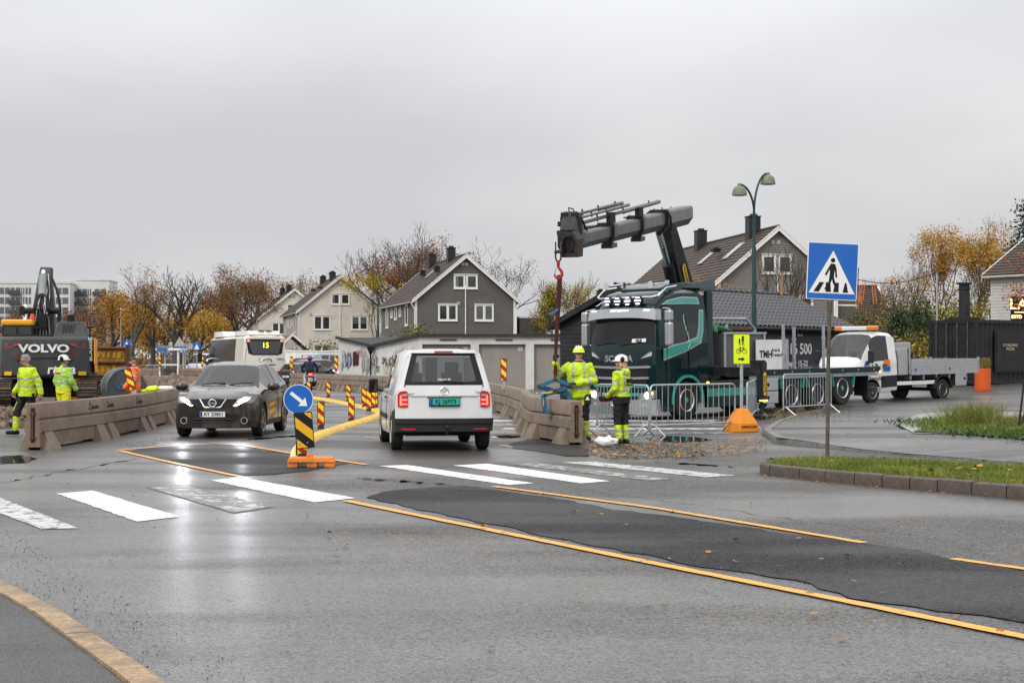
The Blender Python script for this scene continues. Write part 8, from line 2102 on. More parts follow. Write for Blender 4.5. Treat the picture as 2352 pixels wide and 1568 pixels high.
def suit(jk, pant, low, z1=(1.07, 1.125), z2=None, shin=((.45, .58), (.82, .95)), arm=((.55, .75),), vert=True, thigh_hi=None, hem=None, jz=.87):
 def f(part, t, c):
  if part == 'torso':
   if c[2] < jz: return thigh_hi or pant
   if hem and c[2] < jz + .05: return hem
   if bands(c[2], (z1,) + ((z2,) if z2 else ())): return 'ref'
   if vert and c[2] > 1.1 and .085 < abs(c[0]) < .122: return 'ref'
   return jk
  if part == 'collar': return 'blk'
  if part == 'upper_arm': return 'ref' if bands(t, arm) else jk
  if part == 'forearm': return 'ref' if bands(t, ((.30, .48),)) else jk
  if part.startswith('thigh'): return (thigh_hi if thigh_hi and t < .28 else pant)
  if part.startswith('shin'): return 'ref' if bands(t, shin) else (low if t > .30 else pant)
  return 'boot'
 return f
# 1 --- man at the clamp
R1, D1, X1 = person('man in yellow hi-vis and lime helmet steering the hanging sling', (1.33, 30.32, .01), R(-4), dict(elR=(-.40, .02, 1.27), wrR=(-.455, -.17, 1.50), elL=(.30, .0, 1.16), wrL=(-.02, -.24, 1.105), che=(.0, .01, 1.30), knR=(-.13, -.03, .5), anR=(-.16, .02, .09), toR=(-.21, -.15, .045), knL=(.12, -.01, .5), anL=(.14, .03, .09), toL=(.20, -.15, .045)),
     dict(f=suit('hv', 'blk', 'hv', (.995, 1.05), (1.085, 1.14) if False else None, thigh_hi='hv', shin=((.40, .55), (.80, .93))), collar=True, hood=True), 1.86, look=R(5), jb=.04)
helmet(R1, X1, M('lime_helmet', (.62, .85, .03), .35), stripe=m_swhite); glasses(R1, X1)
hand(R1, D1['wrR'] + Vector((0, -.01, .03)), (.05, .1, 1), (.7, .5, 0), m_glove, 1.25, k=1.25, thumb=-1); hand(R1, D1['wrL'] + Vector((-.03, -.01, 0)), (-1, -.15, .0), (0, .2, -1), m_glove, 1.0, k=1.2)
q = MB(); q.box((.17, -.13, .80), (.13, .05, .2)); obj('tool_pocket', q, m_bkp, R1, 0, .02)
q = MB(); q.prism([(0, .05), (-.045, -.03), (.045, -.03)], (.17, -.157, .82), (1, 0, 0), (0, 0, 1), (0, -.003, 0)); obj('pocket_logo', q, m_swhite, R1, 0)
q = MB(); q.tube([(-.16, -.19, 1.265), (-.05, -.20, 1.255), (.0, -.19, 1.262)], .008, 5); obj('chest_zip', q, m_ink, R1)
# 2 --- woman with her back turned
R2, D2, X2_ = person('woman in yellow hi-vis hoodie and white helmet beside the crowd barrier', (2.09, 29.15, .01), R(-128), dict(elR=(-.25, -.02, 1.15), wrR=(-.13, -.25, .98), elL=(.25, .02, 1.14), wrL=(.10, -.26, .98), knL=(.09, -.03, .5), anL=(.10, .02, .09), toL=(.12, -.16, .045), knR=(-.09, .02, .5), anR=(-.10, .05, .09), toR=(-.13, -.13, .045)),
     dict(f=suit('hv', 'blk', 'hv', (1.06, 1.115), shin=((.60, .72), (.88, .97)), vert=True, hem='blk', jz=.93), collar=True, hood=True, hairm=M('blond', (.52, .36, .17), .6)), 1.68, fem=True, look=R(12))
helmet(R2, X2_, m_swhite, True); hair(R2, X2_, MATS['blond'], -.08, True)
hand(R2, D2['wrR'], (.3, -1, -.3), (.3, .3, -1), m_glove, .9); hand(R2, D2['wrL'], (-.3, -1, -.3), (-.3, .3, -1), m_glove, .9, thumb=-1)
textmesh('back_lettering', 'TMH', .10, m_ink, R2, (-.01, .192, 1.30), (-1, 0, 0), (0, 0, 1), .006, .012); textmesh('back_lettering', 'Kran & Transport', .036, m_ink, R2, (-.01, .190, 1.22), (-1, 0, 0), (0, 0, 1), .0, .012)
k_ = thing('crane_remote', 'black and red radio remote held by the woman', 'remote', (0, 0, 0)); wp = Matrix.Translation((2.09, 29.15, .01)) @ Matrix.Rotation(R(-128), 4, 'Z')
q = MB(); q.box((0, 0, 0), (.26, .15, .09)); obj('case', q, m_ink, k_, 0, .02); q = MB(); q.box((0, .0, -.05), (.20, .12, .03)); obj('bumper', q, m_red, k_, 0, .01)
for x in (-.08, -.02, .04, .09): q = MB(); q.cyl((x, 0, .04), (x, 0, .09), .009, n=6); obj('lever', q, m_galv, k_)
k_.location = wp @ Vector((0, -.37, .87)); k_.rotation_euler = (0, 0, R(-128))
# 3 --- walking man
R3, D3, X3 = person('grey-haired man in hi-vis jacket walking past the barrier end', (-10.42, 32.75, 0), R(-38), dict(hd=(0, -.05, 1.66), elR=(-.27, .05, 1.18), wrR=(-.30, -.12, .97), elL=(.28, .10, 1.18), wrL=(.33, .12, .93), hpL=(.09, .0, .92), hpR=(-.09, 0, .92), knR=(-.10, -.20, .53), anR=(-.11, -.22, .10), toR=(-.13, -.42, .075), knL=(.10, .06, .50), anL=(.11, .36, .17), toL=(.12, .22, .05)),
     dict(f=suit('hv', 'blk', 'hv', (1.05, 1.10), (1.24, 1.28), shin=((.50, .58),), vert=False, thigh_hi=None), collar=True, hairm=M('grey_hair', (.25, .24, .23), .6)), 1.74, look=R(-12), tilt=R(14), jb=.045)
hair(R3, X3, MATS['grey_hair'], -.01); glasses(R3, X3)
hand(R3, D3['wrR'], (0, -.25, -1), (1, 0, 0), m_skin, .55, 'hand', 1, -1); hand(R3, D3['wrL'], (.05, .0, -1), (-1, 0, 0), m_skin, .55, 'hand')
for s, kk, aa in ((-1, 'knR', 'hpR'), (1, 'knL', 'hpL')):
 a, b = D3[aa] * .55 + D3[kk] * .45, D3[kk]; q = MB(); q.tube([a + Vector((-.0, -.10, 0)), (a + b) / 2 + Vector((0, -.10, 0)), b + Vector((0, -.075, .02))], .012, 6); obj('trouser_flash', q, m_hv, R3)
q = MB(); q.tube([(-.03, -.20, 1.44), (-.02, -.20, 1.2), (-.02, -.20, .93)], .006, 5); obj('jacket_zip', q, m_ink, R3)
# 4 --- worker in yellow rain trousers
R4, D4, X4 = person('worker in lime jacket, yellow rain trousers and white helmet by the excavator', (-10.98, 37.3, 0), R(142), dict(elR=(-.27, -.05, 1.17), wrR=(-.25, -.2, .95), elL=(.27, .04, 1.15), wrL=(.27, -.08, .92)),
     dict(f=suit('hvg', 'rain', 'rain', (1.07, 1.12), shin=(), vert=True, jz=.97), collar=True, hairm=m_bkp), 1.71, look=R(-25), pb=.035, jb=.04)
helmet(R4, X4, m_swhite, True); hair(R4, X4, M('dark_hair', (.03, .022, .018), .6), -.03)
hand(R4, D4['wrR'], (0, -.4, -1), (1, 0, 0), m_glove, .7, thumb=-1); hand(R4, D4['wrL'], (0, -.2, -1), (-1, 0, 0), m_glove, .7)
q = MB(); q.box((0, .186, 1.36), (.18, .012, .045)); obj('back_print', q, M('red_back_print', (.5, .08, .03), .6), R4, 0)
# 5 --- worker in orange
R5, D5, X5 = person('bearded worker in orange hi-vis and olive cap behind the barriers', (-10.0, 40.3, 0), R(-70), dict(elR=(-.25, -.03, 1.16), wrR=(-.12, -.24, .95), elL=(.25, -.02, 1.15), wrL=(.12, -.26, .93), hd=(0, -.03, 1.67)),
     dict(f=suit('hvo', 'blk', 'hvo', (1.05, 1.10), shin=((.5, .6),), vert=True, thigh_hi='hvo'), collar=True, hairm=M('dark_hair', (.03, .022, .018), .6)), 1.70, look=R(8), jb=.045)
q = MB(); rings = []
for i in range(7):
 t = i / 6 * PI / 2; rings.append([X5 @ Vector((.090 * max(math.cos(t), .02) * math.cos(a), .012 + .112 * max(math.cos(t), .02) * math.sin(a), .045 + .085 * math.sin(t))) for a in [2 * PI * j / 18 for j in range(18)]])
q.loft(rings); m_olive = M('olive_cap', (.06, .058, .035), .8); cp_ = obj('cap', q, m_olive, R5, 50)
q = MB(); q.loft([[X5 @ Vector((x, y, z)) for x, y in ((-.075, -.07), (.075, -.07), (.055, -.165), (0, -.18), (-.055, -.165))] for z in (.045, .053)]); obj('peak', q, m_olive, cp_, 30)
q = MB(); q.ell((0, -.045, -.085), (.055, .055, .05), 12, 8, 0, X5); obj('beard', q, MATS['dark_hair'], R5)
hand(R5, D5['wrR'], (.2, -.7, -.6), (1, 0, 0), M('red_glove', (.16, .03, .03), .7), .8, thumb=-1); hand(R5, D5['wrL'], (-.2, -.7, -.6), (-1, 0, 0), MATS['red_glove'], .8)
# 6 --- motorcyclist
def ride(part, t, c):
 if part.startswith('thigh') or part.startswith('shin'): return 'pale'
 return 'boot' if part == 'boot' else 'navy'
R6, D6, X6 = person('motorcyclist in dark jacket with navy backpack and blue helmet', (-9.72, 73.25, 0), R(187), dict(pel=(0, .05, 1.02), che=(0, -.08, 1.36), nk=(0, -.14, 1.55), hd=(0, -.18, 1.70), shL=(.2, -.12, 1.49), shR=(-.2, -.12, 1.49), elL=(.36, -.28, 1.25), elR=(-.36, -.28, 1.25), wrL=(.36, -.50, 1.10), wrR=(-.36, -.50, 1.10), hpL=(.10, .02, .98), hpR=(-.10, .02, .98), knL=(.24, -.36, .80), knR=(-.24, -.36, .80), anL=(.22, -.05, .42), anR=(-.22, -.05, .42), toL=(.22, -.24, .36), toR=(-.22, -.24, .36)), dict(f=ride), 1.76)
q = MB(); q.ell((0, .01, .01), (.135, .155, .15), 18, 12, 0, X6); obj('helmet', q, M('blue_violet_helmet', (.05, .04, .20), .25, coat=1), R6)
q = MB(); q.box((0, .16, 1.30), (.34, .20, .48)); obj('backpack', q, M('navy_pack', (.02, .03, .06), .7), R6, 0, .06)
for s in (-1, 1): hand(R6, D6['wr' + 'RL'[s > 0]], (0, -1, -.2), (0, 0, -1), m_glove, 1.1, thumb=s)
# ================================================================ trees, bushes, grass, leaves
m_bark = M('grey_bark', (.075, .066, .056), .9, var=.35, scale=4); m_twig = M('dark_twig', (.085, .068, .056), .9, var=.25); m_birch = M('pale_bark', (.16, .15, .13), .85, var=.4, scale=5)
def leafm(name, c, c2, s=.9): return M(name, c, .75, var=.35, scale=s, c2=c2, detail=6)
L_or = leafm('orange_leaf', (.30, .12, .018), (.50, .24, .03)); L_ru = leafm('rust_leaf', (.16, .062, .025), (.30, .125, .042)); L_ye = leafm('yellow_leaf', (.42, .30, .03), (.58, .43, .05)); L_go = leafm('golden_leaf', (.40, .20, .025), (.58, .33, .04))
L_yg = leafm('yellow_green_leaf', (.20, .20, .02), (.42, .33, .03)); L_gr = leafm('green_leaf', (.035, .06, .015), (.09, .11, .02)); L_dk = leafm('evergreen_needle', (.012, .026, .012), (.035, .055, .022)); L_th = leafm('thuja_green', (.025, .055, .018), (.06, .095, .03)); L_br = leafm('brown_leaf', (.10, .055, .025), (.20, .13, .03)); L_re = leafm('red_leaf', (.42, .09, .03), (.55, .17, .05))
def quads(name, P, S, rnd, mat, parent, asp=.6, up=0.):
 """leaf-sized faces: P (n,3) centres, S (n,) sizes"""
 n = len(P); r = np.random.RandomState(rnd)
 a = r.normal(size=(n, 3)); a[:, 2] += up; a /= np.linalg.norm(a, axis=1)[:, None]; b = r.normal(size=(n, 3)); b -= a * (a * b).sum(1)[:, None]; b /= np.linalg.norm(b, axis=1)[:, None]
 a *= S[:, None] * .5; b *= S[:, None] * .5 * asp
 V = np.empty((n, 4, 3)); V[:, 0] = P - a; V[:, 1] = P + b; V[:, 2] = P + a; V[:, 3] = P - b
 return raw(name, V.reshape(-1, 3), 4, mat, parent)
def raw(name, V, k, mat, parent=None):
 n = len(V) // k; me = bpy.data.meshes.new(name); me.vertices.add(len(V)); me.vertices.foreach_set('co', V.astype(np.float32).ravel())
 me.loops.add(n * k); me.loops.foreach_set('vertex_index', np.arange(n * k, dtype=np.int32)); me.polygons.add(n); me.polygons.foreach_set('loop_start', np.arange(0, n * k, k, dtype=np.int32)); me.polygons.foreach_set('loop_total', np.full(n, k, dtype=np.int32))
 me.materials.append(mat); me.update(); me.validate(); return link(name, me, parent)
def tree(label, px, Y, ytop, z0=0., trunk=.22, width=1., leaves=(), seed=1, levels=5, bark=None, fork=.28, name='tree', group='autumn trees behind the houses', kids=3, low=0.):
 rnd = random.Random(seed); X = at(px, 0, Y).x; H = at(0, ytop, Y).z - z0
 t = thing(name, label, 'tree', (X, Y, z0), rnd.uniform(0, 6), group)
 tb, cb = MB(), MB(); tips = []; rf = Y * .85e-4
 def grow(p, d, L, r, lv):
  pts, rs = [p], [r]; n = 3
  for i in range(n):
   d = (d + Vector((rnd.gauss(0, .13), rnd.gauss(0, .13), rnd.gauss(.04, .07)))).normalized(); p = p + d * (L / n); pts.append(p); rs.append(max(rf, lerp(r, r * .72, (i + 1) / n)))
   if lv >= 2: tips.append(p)
  (tb if lv < 2 else cb).tube(pts, rs, 7 if lv < 2 else (4 if lv < 4 else 3), cap=False)
  if lv >= levels: return
  k = kids if lv < 3 else rnd.choice((2, 3))
  if lv == 0: k = kids + 1
  for i in range(k):
   a = 2 * PI * (i + rnd.random() * .7) / k; sp = rnd.uniform(.30, .62) * width; o = d.orthogonal().normalized(); o = Matrix.Rotation(a, 3, d) @ o
   if i == 0 and lv < 3: sp *= .35
   grow(pts[-1] if i < 2 or lv == 0 else pts[-2], (d * math.cos(sp) + o * math.sin(sp) + Vector((0, 0, .10))).normalized(), L * rnd.uniform(.62, .84), rs[-1] * rnd.uniform(.6, .8), lv + 1)
 grow(Vector((0, 0, -.2)), Vector((0, 0, 1)), H * fork, trunk, 0)
 zs = max(p.z for p in tips); k = H / zs                 # grown tree brought to the height it has
 for b in (tb, cb): b.v = [(x * k * width, y * k * width, z * k) for x, y, z in b.v]
 bark = bark or m_bark
 obj('trunk', tb, bark, t, 60); stuff(obj('crown', cb, m_twig, t, 60))
 T = np.array([(p.x * k * width, p.y * k * width, p.z * k) for p in tips]); rs_ = np.random.RandomState(seed)
 for (mat, n, size, z0f, z1f, side) in leaves:
  zz = T[:, 2] / H; m = (zz >= z0f) & (zz <= z1f)
  if side: m &= (T[:, 0] * side > -.15 * H * .3)
  Q = T[m]
  if not len(Q): continue
  n = int(n * 1.9); size *= .70; c = Q[rs_.randint(0, len(Q), max(1, n // 16))]; P = c[rs_.randint(0, len(c), n)] + rs_.normal(size=(n, 3)) * size * 2.1
  stuff(quads('leaves', P, size * rs_.uniform(.6, 1.3, n), seed, mat, t))
 if side_fix(t, leaves): t.rotation_euler.z = 0
 return t
def side_fix(t, leaves): return any(l[5] for l in leaves)
def bush(label, px, Y, ytop, z0, w, mats, n, size, seed, name='bush', group=None, cone=0., d=None, stems=True):
 rs_ = np.random.RandomState(seed); rnd = random.Random(seed); X = at(px, 0, Y).x; H = at(0, ytop, Y).z - z0; t = thing(name, label, 'bush' if name != 'conifer' else 'tree', (X, Y, z0), 0, group)
 b = MB(); tips = []
 for i in range(16 if stems else 1):
  a, q = rnd.uniform(0, 6.28), rnd.uniform(.2, 1) * (1 - cone); e = Vector((w / 2 * q * math.cos(a), w / 2 * q * math.sin(a), H * rnd.uniform(.6, .98))); b.tube([(e.x * .15, e.y * .15, -.1), e * .5 + Vector((rnd.uniform(-.1, .1), 0, 0)), e], [.035, .02, .008] if stems else [.12, .07, .02], 4)
 obj('stems' if stems else 'trunk', b, m_twig, t, 60) if not stems else stuff(obj('stems', b, m_twig, t, 60))
 cl = rs_.normal(size=(max(20, n // 30), 3)); cl /= np.linalg.norm(cl, axis=1)[:, None]; rad = rs_.uniform(.25, 1, len(cl)) ** .45; cz = (cl[:, 2] * rad + 1) / 2
 sh = (1 - cz * cone) if cone else 1.; C = np.stack([cl[:, 0] * rad * w / 2 * sh, cl[:, 1] * rad * (d or w) / 2 * sh, cz * H * .95], 1)
 for i, mat in enumerate(mats):
  m = n // len(mats); P = C[rs_.randint(0, len(C), m)] + rs_.normal(size=(m, 3)) * size * np.array([1.6, 1.6, 1.5]); P[:, 2] = np.abs(P[:, 2]); stuff(quads('foliage', P, size * rs_.uniform(.5, 1.4, m), seed + i, mat, t))
 return t
# left background
AL = 'autumn trees along the left'
tree('orange-leaved tree low beside the apartment block', 232, 170, 668, 0, .25, 1.1, [(L_or, 3000, .28, .2, 1, 0), (L_go, 1200, .28, .2, .9, 0)], 11, 4, group=AL)
tree('tall nearly bare tree with a few orange leaves left of the bus shelter', 292, 140, 598, 0, .28, .95, [(L_or, 900, .24, .55, 1, 0), (L_go, 1700, .25, .15, .6, 0)], 12, 5, group=AL)
tree('bare grey tree next to the nearly bare orange one', 345, 150, 628, 0, .25, 1.1, [(L_or, 900, .25, .1, .55, 0)], 13, 5, group=AL)
tree('broad bare tree with forked trunk behind the bus shelter', 408, 140, 612, 0, .36, 1.25, [(L_go, 700, .24, .2, .5, 0)], 14, 5, group=AL, fork=.24)
tree('bright orange young tree behind the bare ones', 265, 185, 690, 0, .2, 1.2, [(L_go, 3600, .28, .15, 1, 0)], 15, 4, group=AL)
tree('golden low tree glowing behind the bus front', 450, 180, 712, 0, .2, 1.5, [(L_go, 3400, .28, .15, 1, 0), (L_ye, 700, .26, .2, .9, 0)], 16, 4, group=AL)
tree('second golden low tree behind the bus shelter', 385, 190, 722, 0, .2, 1.5, [(L_go, 2600, .3, .1, 1, 0)], 17, 4, group=AL)
tree('brownish birch with thin hanging leaves above the bus', 532, 165, 604, 0, .26, 1.1, [(L_br, 2600, .22, .25, 1, 0), (L_ru, 900, .22, .25, .95, 0)], 18, 5, group=AL)
tree('rust-brown oak between the birch and the cream houses', 612, 200, 606, 0, .4, 1.35, [(L_ru, 5200, .30, .2, 1, 0), (L_or, 900, .28, .4, 1, 0)], 19, 5, group=AL)
tree('smaller rust oak standing behind the bus roof', 572, 190, 660, 0, .3, 1.2, [(L_ru, 3000, .28, .15, 1, 0), (L_br, 900, .28, .2, 1, 0)], 20, 4, group=AL)
tree('half-bare brown tree behind the far cream house', 708, 215, 624, 0, .3, 1.1, [(L_ru, 1200, .28, .3, 1, 0)], 21, 5, group=AL)
tree('reddish tree behind the excavator boom', 170, 175, 700, 0, .22, 1.2, [(L_ru, 2200, .28, .15, 1, 0)], 22, 4, group=AL)
tree('dark red tree beside the excavator cab', 55, 180, 712, 0, .22, 1.3, [(L_ru, 1600, .28, .15, 1, 0), (L_br, 800, .28, .2, 1, 0)], 23, 4, group=AL)
for i, (px, Y, yt, w, mt, lb) in enumerate(((215, 200, 742, 16, [L_br, L_go], 'autumn thicket below the apartment block corner'), (330, 210, 738, 18, [L_br, L_go], 'autumn thicket behind the bare grey tree'), (430, 215, 742, 16, [L_go, L_br], 'golden thicket behind the bus shelter'), (540, 215, 720, 20, [L_br, L_ru], 'brown thicket behind the bus'), (640, 225, 722, 18, [L_ru, L_br], 'rust thicket behind the far cream house'), (100, 215, 745, 18, [L_br, L_ru], 'brown thicket behind the excavator boom'), (10, 205, 750, 14, [L_br, L_ru], 'brown thicket behind the excavator cab'))):
 bush(lb, px, Y, yt, 0, w, mt, 3200, .34, 40 + i, 'thicket', 'autumn thickets under the trees')
for i, (px, Y, yt) in enumerate(((-190, 165, 640), (-330, 175, 630), (-480, 160, 640), (-640, 150, 650))): bush('tall brown thicket beyond the excavator, past the barriers', px, Y, yt, 0, 13, [L_br, L_ru], 2600, .4, 140 + i, 'thicket', 'thickets beyond the excavator')  # unseen thickets added left of the view to darken the bus window reflections
# behind the grey house
tree('big bare tree with lemon-yellow leaves behind the grey house', 915, 142, 508, 0, .42, 1.05, [(L_ye, 1500, .24, .2, .62, -1)], 31, 6, fork=.26)
tree('rust-leaved oak behind the grey house roof', 1028, 150, 540, 0, .4, 1.15, [(L_ru, 6500, .27, .25, 1, 0), (L_br, 1200, .25, .2, 1, 0)], 32, 5)
tree('second rust oak half behind the grey house chimneys', 968, 155, 560, 0, .36, 1.05, [(L_ru, 2600, .26, .2, .95, 0)], 37, 5)
tree('bare spreading tree right of the rust oak', 1110, 148, 540, 0, .36, 1.3, [(L_br, 500, .22, .3, .9, 0)], 33, 6)
tree('thin leafless tree between the cream and grey houses', 845, 140, 640, 0, .12, .8, [], 34, 5)
tree('yellow-green birch thicket left of the lorry cab', 1282, 106, 622, 0, .12, .8, [(L_yg, 3400, .16, .05, .85, 0), (L_ye, 1200, .15, .1, .9, 0)], 35, 5, m_birch, fork=.2, kids=4)
tree('brownish bush-like tree beside the grey annex', 1225, 118, 712, 0, .12, 1.2, [(L_br, 1400, .17, .05, 1, 0), (L_or, 500, .15, .2, 1, 0)], 36, 4)
# before the right grey house
tree('leafless street tree before the grey gable', 1795, 76, 572, .6, .13, .95, [], 51, 5)
tree('leafless young tree beside the tall street lamp', 1712, 78, 560, .6, .10, .9, [], 52, 5)
tree('small tree with orange leaves behind the lorry cab', 1655, 80, 630, .6, .09, .8, [(L_go, 900, .12, .3, 1, 0)], 53, 4)
# right background
AR = 'yellow trees on the right'
tree('slender yellow-leaved tree beside the tallest yellow one', 2140, 118, 508, 1, .2, .8, [(L_go, 4200, .2, .25, .95, 0), (L_or, 900, .18, .45, .8, 0)], 61, 5, group=AR, fork=.3)
tree('tallest yellow-leaved tree on the right', 2212, 118, 488, 1, .24, .85, [(L_go, 4600, .2, .25, .92, 0)], 62, 5, group=AR, fork=.3)
tree('short bare tree with orange leaves beyond the crossing sign', 2078, 112, 590, 1, .16, .8, [(L_go, 800, .18, .2, .8, 0), (L_br, 500, .18, .1, .7, 0)], 63, 5, group=AR)
tree('tangled bare tree behind the container flue', 2262, 100, 600, 1, .14, 1.0, [(L_br, 900, .16, .1, .9, 0), (L_yg, 400, .15, .1, .6, 0)], 64, 5, group=AR)
tree('dark leafless tree low behind the flatbed', 2010, 96, 640, 1, .12, 1.2, [(L_br, 500, .15, .1, .8, 0)], 65, 5, group=AR)
bush('dark conical evergreen behind the flatbed cab', 2062, 84, 700, .8, 2.6, [L_th, L_dk], 3600, .13, 71, 'conifer', 'evergreens behind the flatbed', .75, None, False)
bush('taller dark evergreen left of the black container', 2118, 86, 680, .8, 2.9, [L_th, L_dk], 4200, .13, 72, 'conifer', 'evergreens behind the flatbed', .55, None, False)
bush('low rounded evergreen behind the flatbed dropsides', 2090, 78, 762, .8, 2.4, [L_th, L_gr], 2400, .12, 73, 'conifer', 'evergreens behind the flatbed', .4, None, False)
for i, (px, Y, yt, w, mt, lb) in enumerate(((2045, 98, 668, 5.5, [L_br, L_yg], 'brown and yellow thicket behind the evergreens'), (2150, 97, 652, 6, [L_yg, L_br], 'yellow-green thicket behind the wire pole'), (2235, 94, 668, 5, [L_br, L_yg], 'brown thicket behind the container flue'), (2110, 70, 775, 4.2, [L_yg, L_br], 'clipped yellowish hedge behind the flatbed'), (2190, 90, 690, 5, [L_gr, L_yg], 'dark green thicket behind the black container'), (1985, 92, 720, 4, [L_br, L_gr], 'low brown thicket beyond the kiosk'))):
 bush(lb, px, Y, yt, .8, w, mt, 3200, .17, 80 + i, 'thicket', 'thickets on the right')
bush('tall black spruce rising behind the pale house', 2362, 100, 430, 1, 6.5, [L_dk, L_dk], 5200, .22, 90, 'conifer', None, .85, None, False)
bush('yellowish shrub growing above the garage roof', 955, 97, 742, .3, 4.5, [L_yg, L_gr, L_br], 3000, .16, 91); bush('low green shrub before the cream house', 745, 121, 778, .2, 4.5, [L_gr, L_yg], 2200, .16, 92); bush('small reddish shrub beside the red-roofed shed', 688, 122, 800, .2, 2.5, [L_br, L_gr], 900, .15, 93)
# twig with red leaves reaching in from the right
t = thing('overhanging_branch', 'thin branch with red-orange leaves reaching before the pale house', 'branch', (0, 0, 0)); b = MB(); rnd = random.Random(5); Pl = []
for i in range(12):
 a = at(2440, rnd.uniform(560, 740), 40); q = at(rnd.uniform(2300, 2345), rnd.choice((590, 655, 672, 690)) + rnd.uniform(-15, 15), 40); mid = (a + q) / 2 + Vector((0, 0, .08)); b.tube([a, mid, q], [.014, .009, .004], 4)
 for k in range(26): s_ = rnd.random() ** .6; p = a.lerp(q, s_); Pl.append((p.x + rnd.gauss(0, .05), p.y + rnd.gauss(0, .05), p.z + rnd.gauss(-.03, .05)))
stuff(obj('twigs', b, m_twig, t, 60)); Pl = np.array(Pl); stuff(quads('leaves', Pl, np.full(len(Pl), .13), 4, L_re, t, .35))

# ---- grass
def inside(poly, x, y):
 c = np.zeros(len(x), bool); n = len(poly)
 for i in range(n):
  (x0, y0), (x1, y1) = poly[i], poly[(i + 1) % n]
  if y0 == y1: continue
  c ^= ((y0 > y) != (y1 > y)) & (x < (x1 - x0) * (y - y0) / (y1 - y0) + x0)
 return c
def blades(name, poly, n, h, w, z, mat, seed, lean=.5, clump=None, parent=None):
 r = np.random.RandomState(seed); xs = [p[0] for p in poly]; ys = [p[1] for p in poly]; x = r.uniform(min(xs), max(xs), n * 3); y = r.uniform(min(ys), max(ys), n * 3); m = inside(poly, x, y); x, y = x[m][:n], y[m][:n]; n = len(x)
 if clump: c = r.randint(0, clump, n); cx = r.uniform(min(xs), max(xs), clump)[c]; cy = r.uniform(min(ys), max(ys), clump)[c]; k = r.uniform(.2, .7, n); x, y = x * (1 - k) + cx * k, y * (1 - k) + cy * k
 a = r.uniform(0, 6.283, n); H = h * r.uniform(.45, 1.25, n); W = w * r.uniform(.6, 1.3, n); dx, dy = np.cos(a) * W / 2, np.sin(a) * W / 2; lx, ly = r.normal(0, lean, n) * H, r.normal(0, lean, n) * H
 V = np.empty((n, 4, 3)); zz = np.full(n, z)
 V[:, 0] = np.stack([x - dx, y - dy, zz], 1); V[:, 1] = np.stack([x + dx, y + dy, zz], 1); V[:, 2] = np.stack([x + lx + dx * .25, y + ly + dy * .25, zz + H], 1); V[:, 3] = np.stack([x + lx - dx * .25, y + ly - dy * .25, zz + H], 1)
 return stuff(raw(name, V.reshape(-1, 3), 4, mat, parent))
m_g1 = M('grass_blade', (.095, .155, .018), .6, var=.4, scale=1.6, c2=(.21, .25, .03), detail=7); m_g2 = M('dry_grass_blade', (.16, .135, .04), .7, var=.4, scale=2, c2=(.26, .20, .07)); m_g3 = M('deep_grass_blade', (.04, .085, .018), .6, var=.4, scale=3)
blades('grass', lawn_poly, 60000, .065, .010, .115, m_g1, 1); blades('grass', lawn_poly, 7000, .06, .008, .115, m_g2, 2); blades('grass', [(x, y) for x, y in gfi] + [(x + .22, y + .16) for x, y in gfi[::-1]], 5000, .085, .010, .12, m_g2, 3, .9)
bed = [gp(x, y, KZ) for x, y in ((2095, 994), (2120, 986), (2180, 975), (2260, 970), (2352, 966), (2480, 962), (2480, 1022), (2352, 1009), (2211, 998))]
struct(drape('planting_bed', bed, KZ + .03, m_turf, z=0))
blades('bed_grass', bed, 15000, .13, .018, KZ + .02, m_g1, 4, .7, 60); blades('bed_grass', bed, 8000, .10, .04, KZ + .02, m_g3, 5, .9, 50)
tuft = [gp(x, y, KZ) for x, y in ((2175, 984), (2200, 974), (2270, 972), (2290, 980), (2270, 990), (2200, 990))]
blades('ornamental_grass', tuft, 1500, .44, .014, KZ + .02, m_g1, 6, .6, 9); blades('ornamental_grass', tuft, 350, .5, .012, KZ + .02, m_g2, 7, .7, 9); blades('ornamental_grass', tuft, 60, .85, .008, KZ + .02, m_g2, 11, .35, 9)
blades('ornamental_grass', [gp(x, y, KZ) for x, y in ((2300, 985), (2352, 975), (2420, 980), (2380, 995))], 700, .32, .016, KZ + .02, m_g2, 8, .6, 7)
wd = [gp(x, y) for x, y in ((1765, 985), (1775, 972), (1830, 955), (1900, 944), (1902, 948), (1835, 962), (1785, 982))]
blades('weeds', wd, 1600, .22, .012, .08, m_g2, 9, .7, 40); blades('weeds', [(x - .05, y) for x, y in front[:5]] + [(x + .05, y) for x, y in front[4::-1]], 250, .10, .012, .0, m_g1, 10, .8, 8)
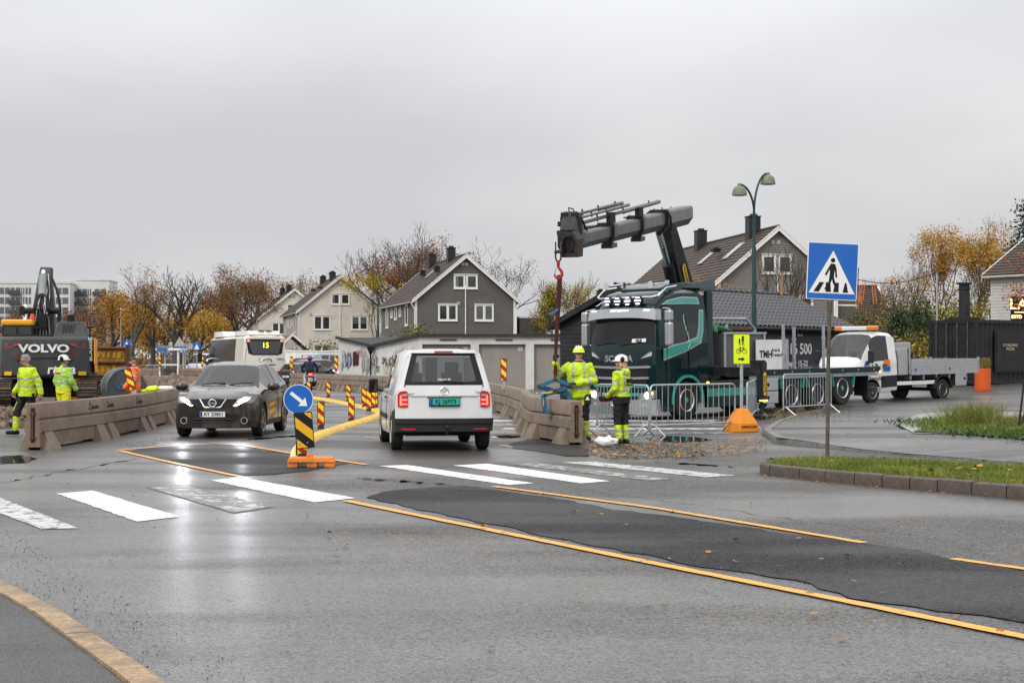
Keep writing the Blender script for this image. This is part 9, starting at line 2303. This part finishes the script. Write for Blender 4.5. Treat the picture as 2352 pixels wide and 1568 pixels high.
# ---- fallen leaves and litter
def litter(name, poly, n, size, z, mat, seed, clump=None):
 r = np.random.RandomState(seed); xs = [p[0] for p in poly]; ys = [p[1] for p in poly]; x = r.uniform(min(xs), max(xs), n * 4); y = r.uniform(min(ys), max(ys), n * 4); m = inside(poly, x, y); x, y = x[m][:n], y[m][:n]; n = len(x)
 P = np.stack([x, y, np.full(n, z) + r.uniform(.003, .02, n)], 1); S = size * r.uniform(.5, 1.4, n); a = r.uniform(0, 6.283, n); c, s = np.cos(a), np.sin(a); V = np.empty((n, 5, 3)); tl = r.normal(0, .25, (n, 5))
 for i, (u, v) in enumerate(((-.5, 0), (-.1, .32), (.35, .2), (.5, -.05), (0, -.32))): V[:, i] = np.stack([P[:, 0] + (u * c - v * s) * S, P[:, 1] + (u * s + v * c) * S, P[:, 2] + np.abs(tl[:, i]) * S * .5], 1)
 return stuff(raw(name, V.reshape(-1, 3), 5, mat))
litter('fallen_leaves', lawn_poly, 110, .10, .16, L_or, 1); litter('fallen_leaves', lawn_poly, 60, .09, .16, L_br, 2)
litter('fallen_leaves', [(x - .3, y - .25) for x, y in gfront] + [(x - .02, y - .02) for x, y in gfront[::-1]], 260, .06, .004, L_or, 3)
litter('fallen_leaves', pix([(1330, 1036), (1400, 1020), (1560, 1015), (1700, 1020), (1760, 1040), (1600, 1056), (1400, 1056)]), 420, .075, .012, L_or, 4); litter('fallen_leaves', pix([(1330, 1036), (1400, 1020), (1560, 1015), (1760, 1005), (1760, 1040), (1600, 1056), (1400, 1056)]), 700, .06, .008, L_br, 5)
litter('fallen_leaves', [(6, 30), (8, 26), (12, 24), (20, 40), (12, 40), (8, 35)], 130, .09, KZ, L_or, 6); litter('fallen_leaves', bed, 60, .10, KZ + .06, L_or, 7)
litter('fallen_leaves', pix([(600, 1300), (2300, 1520), (2300, 1150), (900, 1100)]), 60, .06, .013, L_or, 8); litter('fallen_leaves', pix([(0, 1100), (600, 1560), (1300, 1560), (500, 1050)]), 35, .05, .008, L_br, 9); litter('fallen_leaves', pix([(1130, 960), (1290, 1000), (1700, 985), (1690, 950)]), 120, .07, .01, L_br, 10)
# shallow puddles
m_pud = M('puddle_water', (.03, .03, .032), .03, var=.1, spec=.6, rvar=.01)
for pts in ([(2058, 975), (2085, 971), (2120, 976), (2110, 985), (2070, 985)], [(1480, 1006), (1530, 1001), (1600, 1004), (1640, 1011), (1560, 1016), (1500, 1013)], [(0, 1048), (50, 1045), (85, 1052), (60, 1063), (0, 1066)], [(1130, 1000), (1190, 996), (1215, 1003), (1160, 1008)]):
 z = KZ if pts[0][0] > 2000 else 0; struct(drape('puddle', rough_edge([gp(x, y, z) for x, y in pts], .05, .12, 3), z + .006, m_pud, z=0))
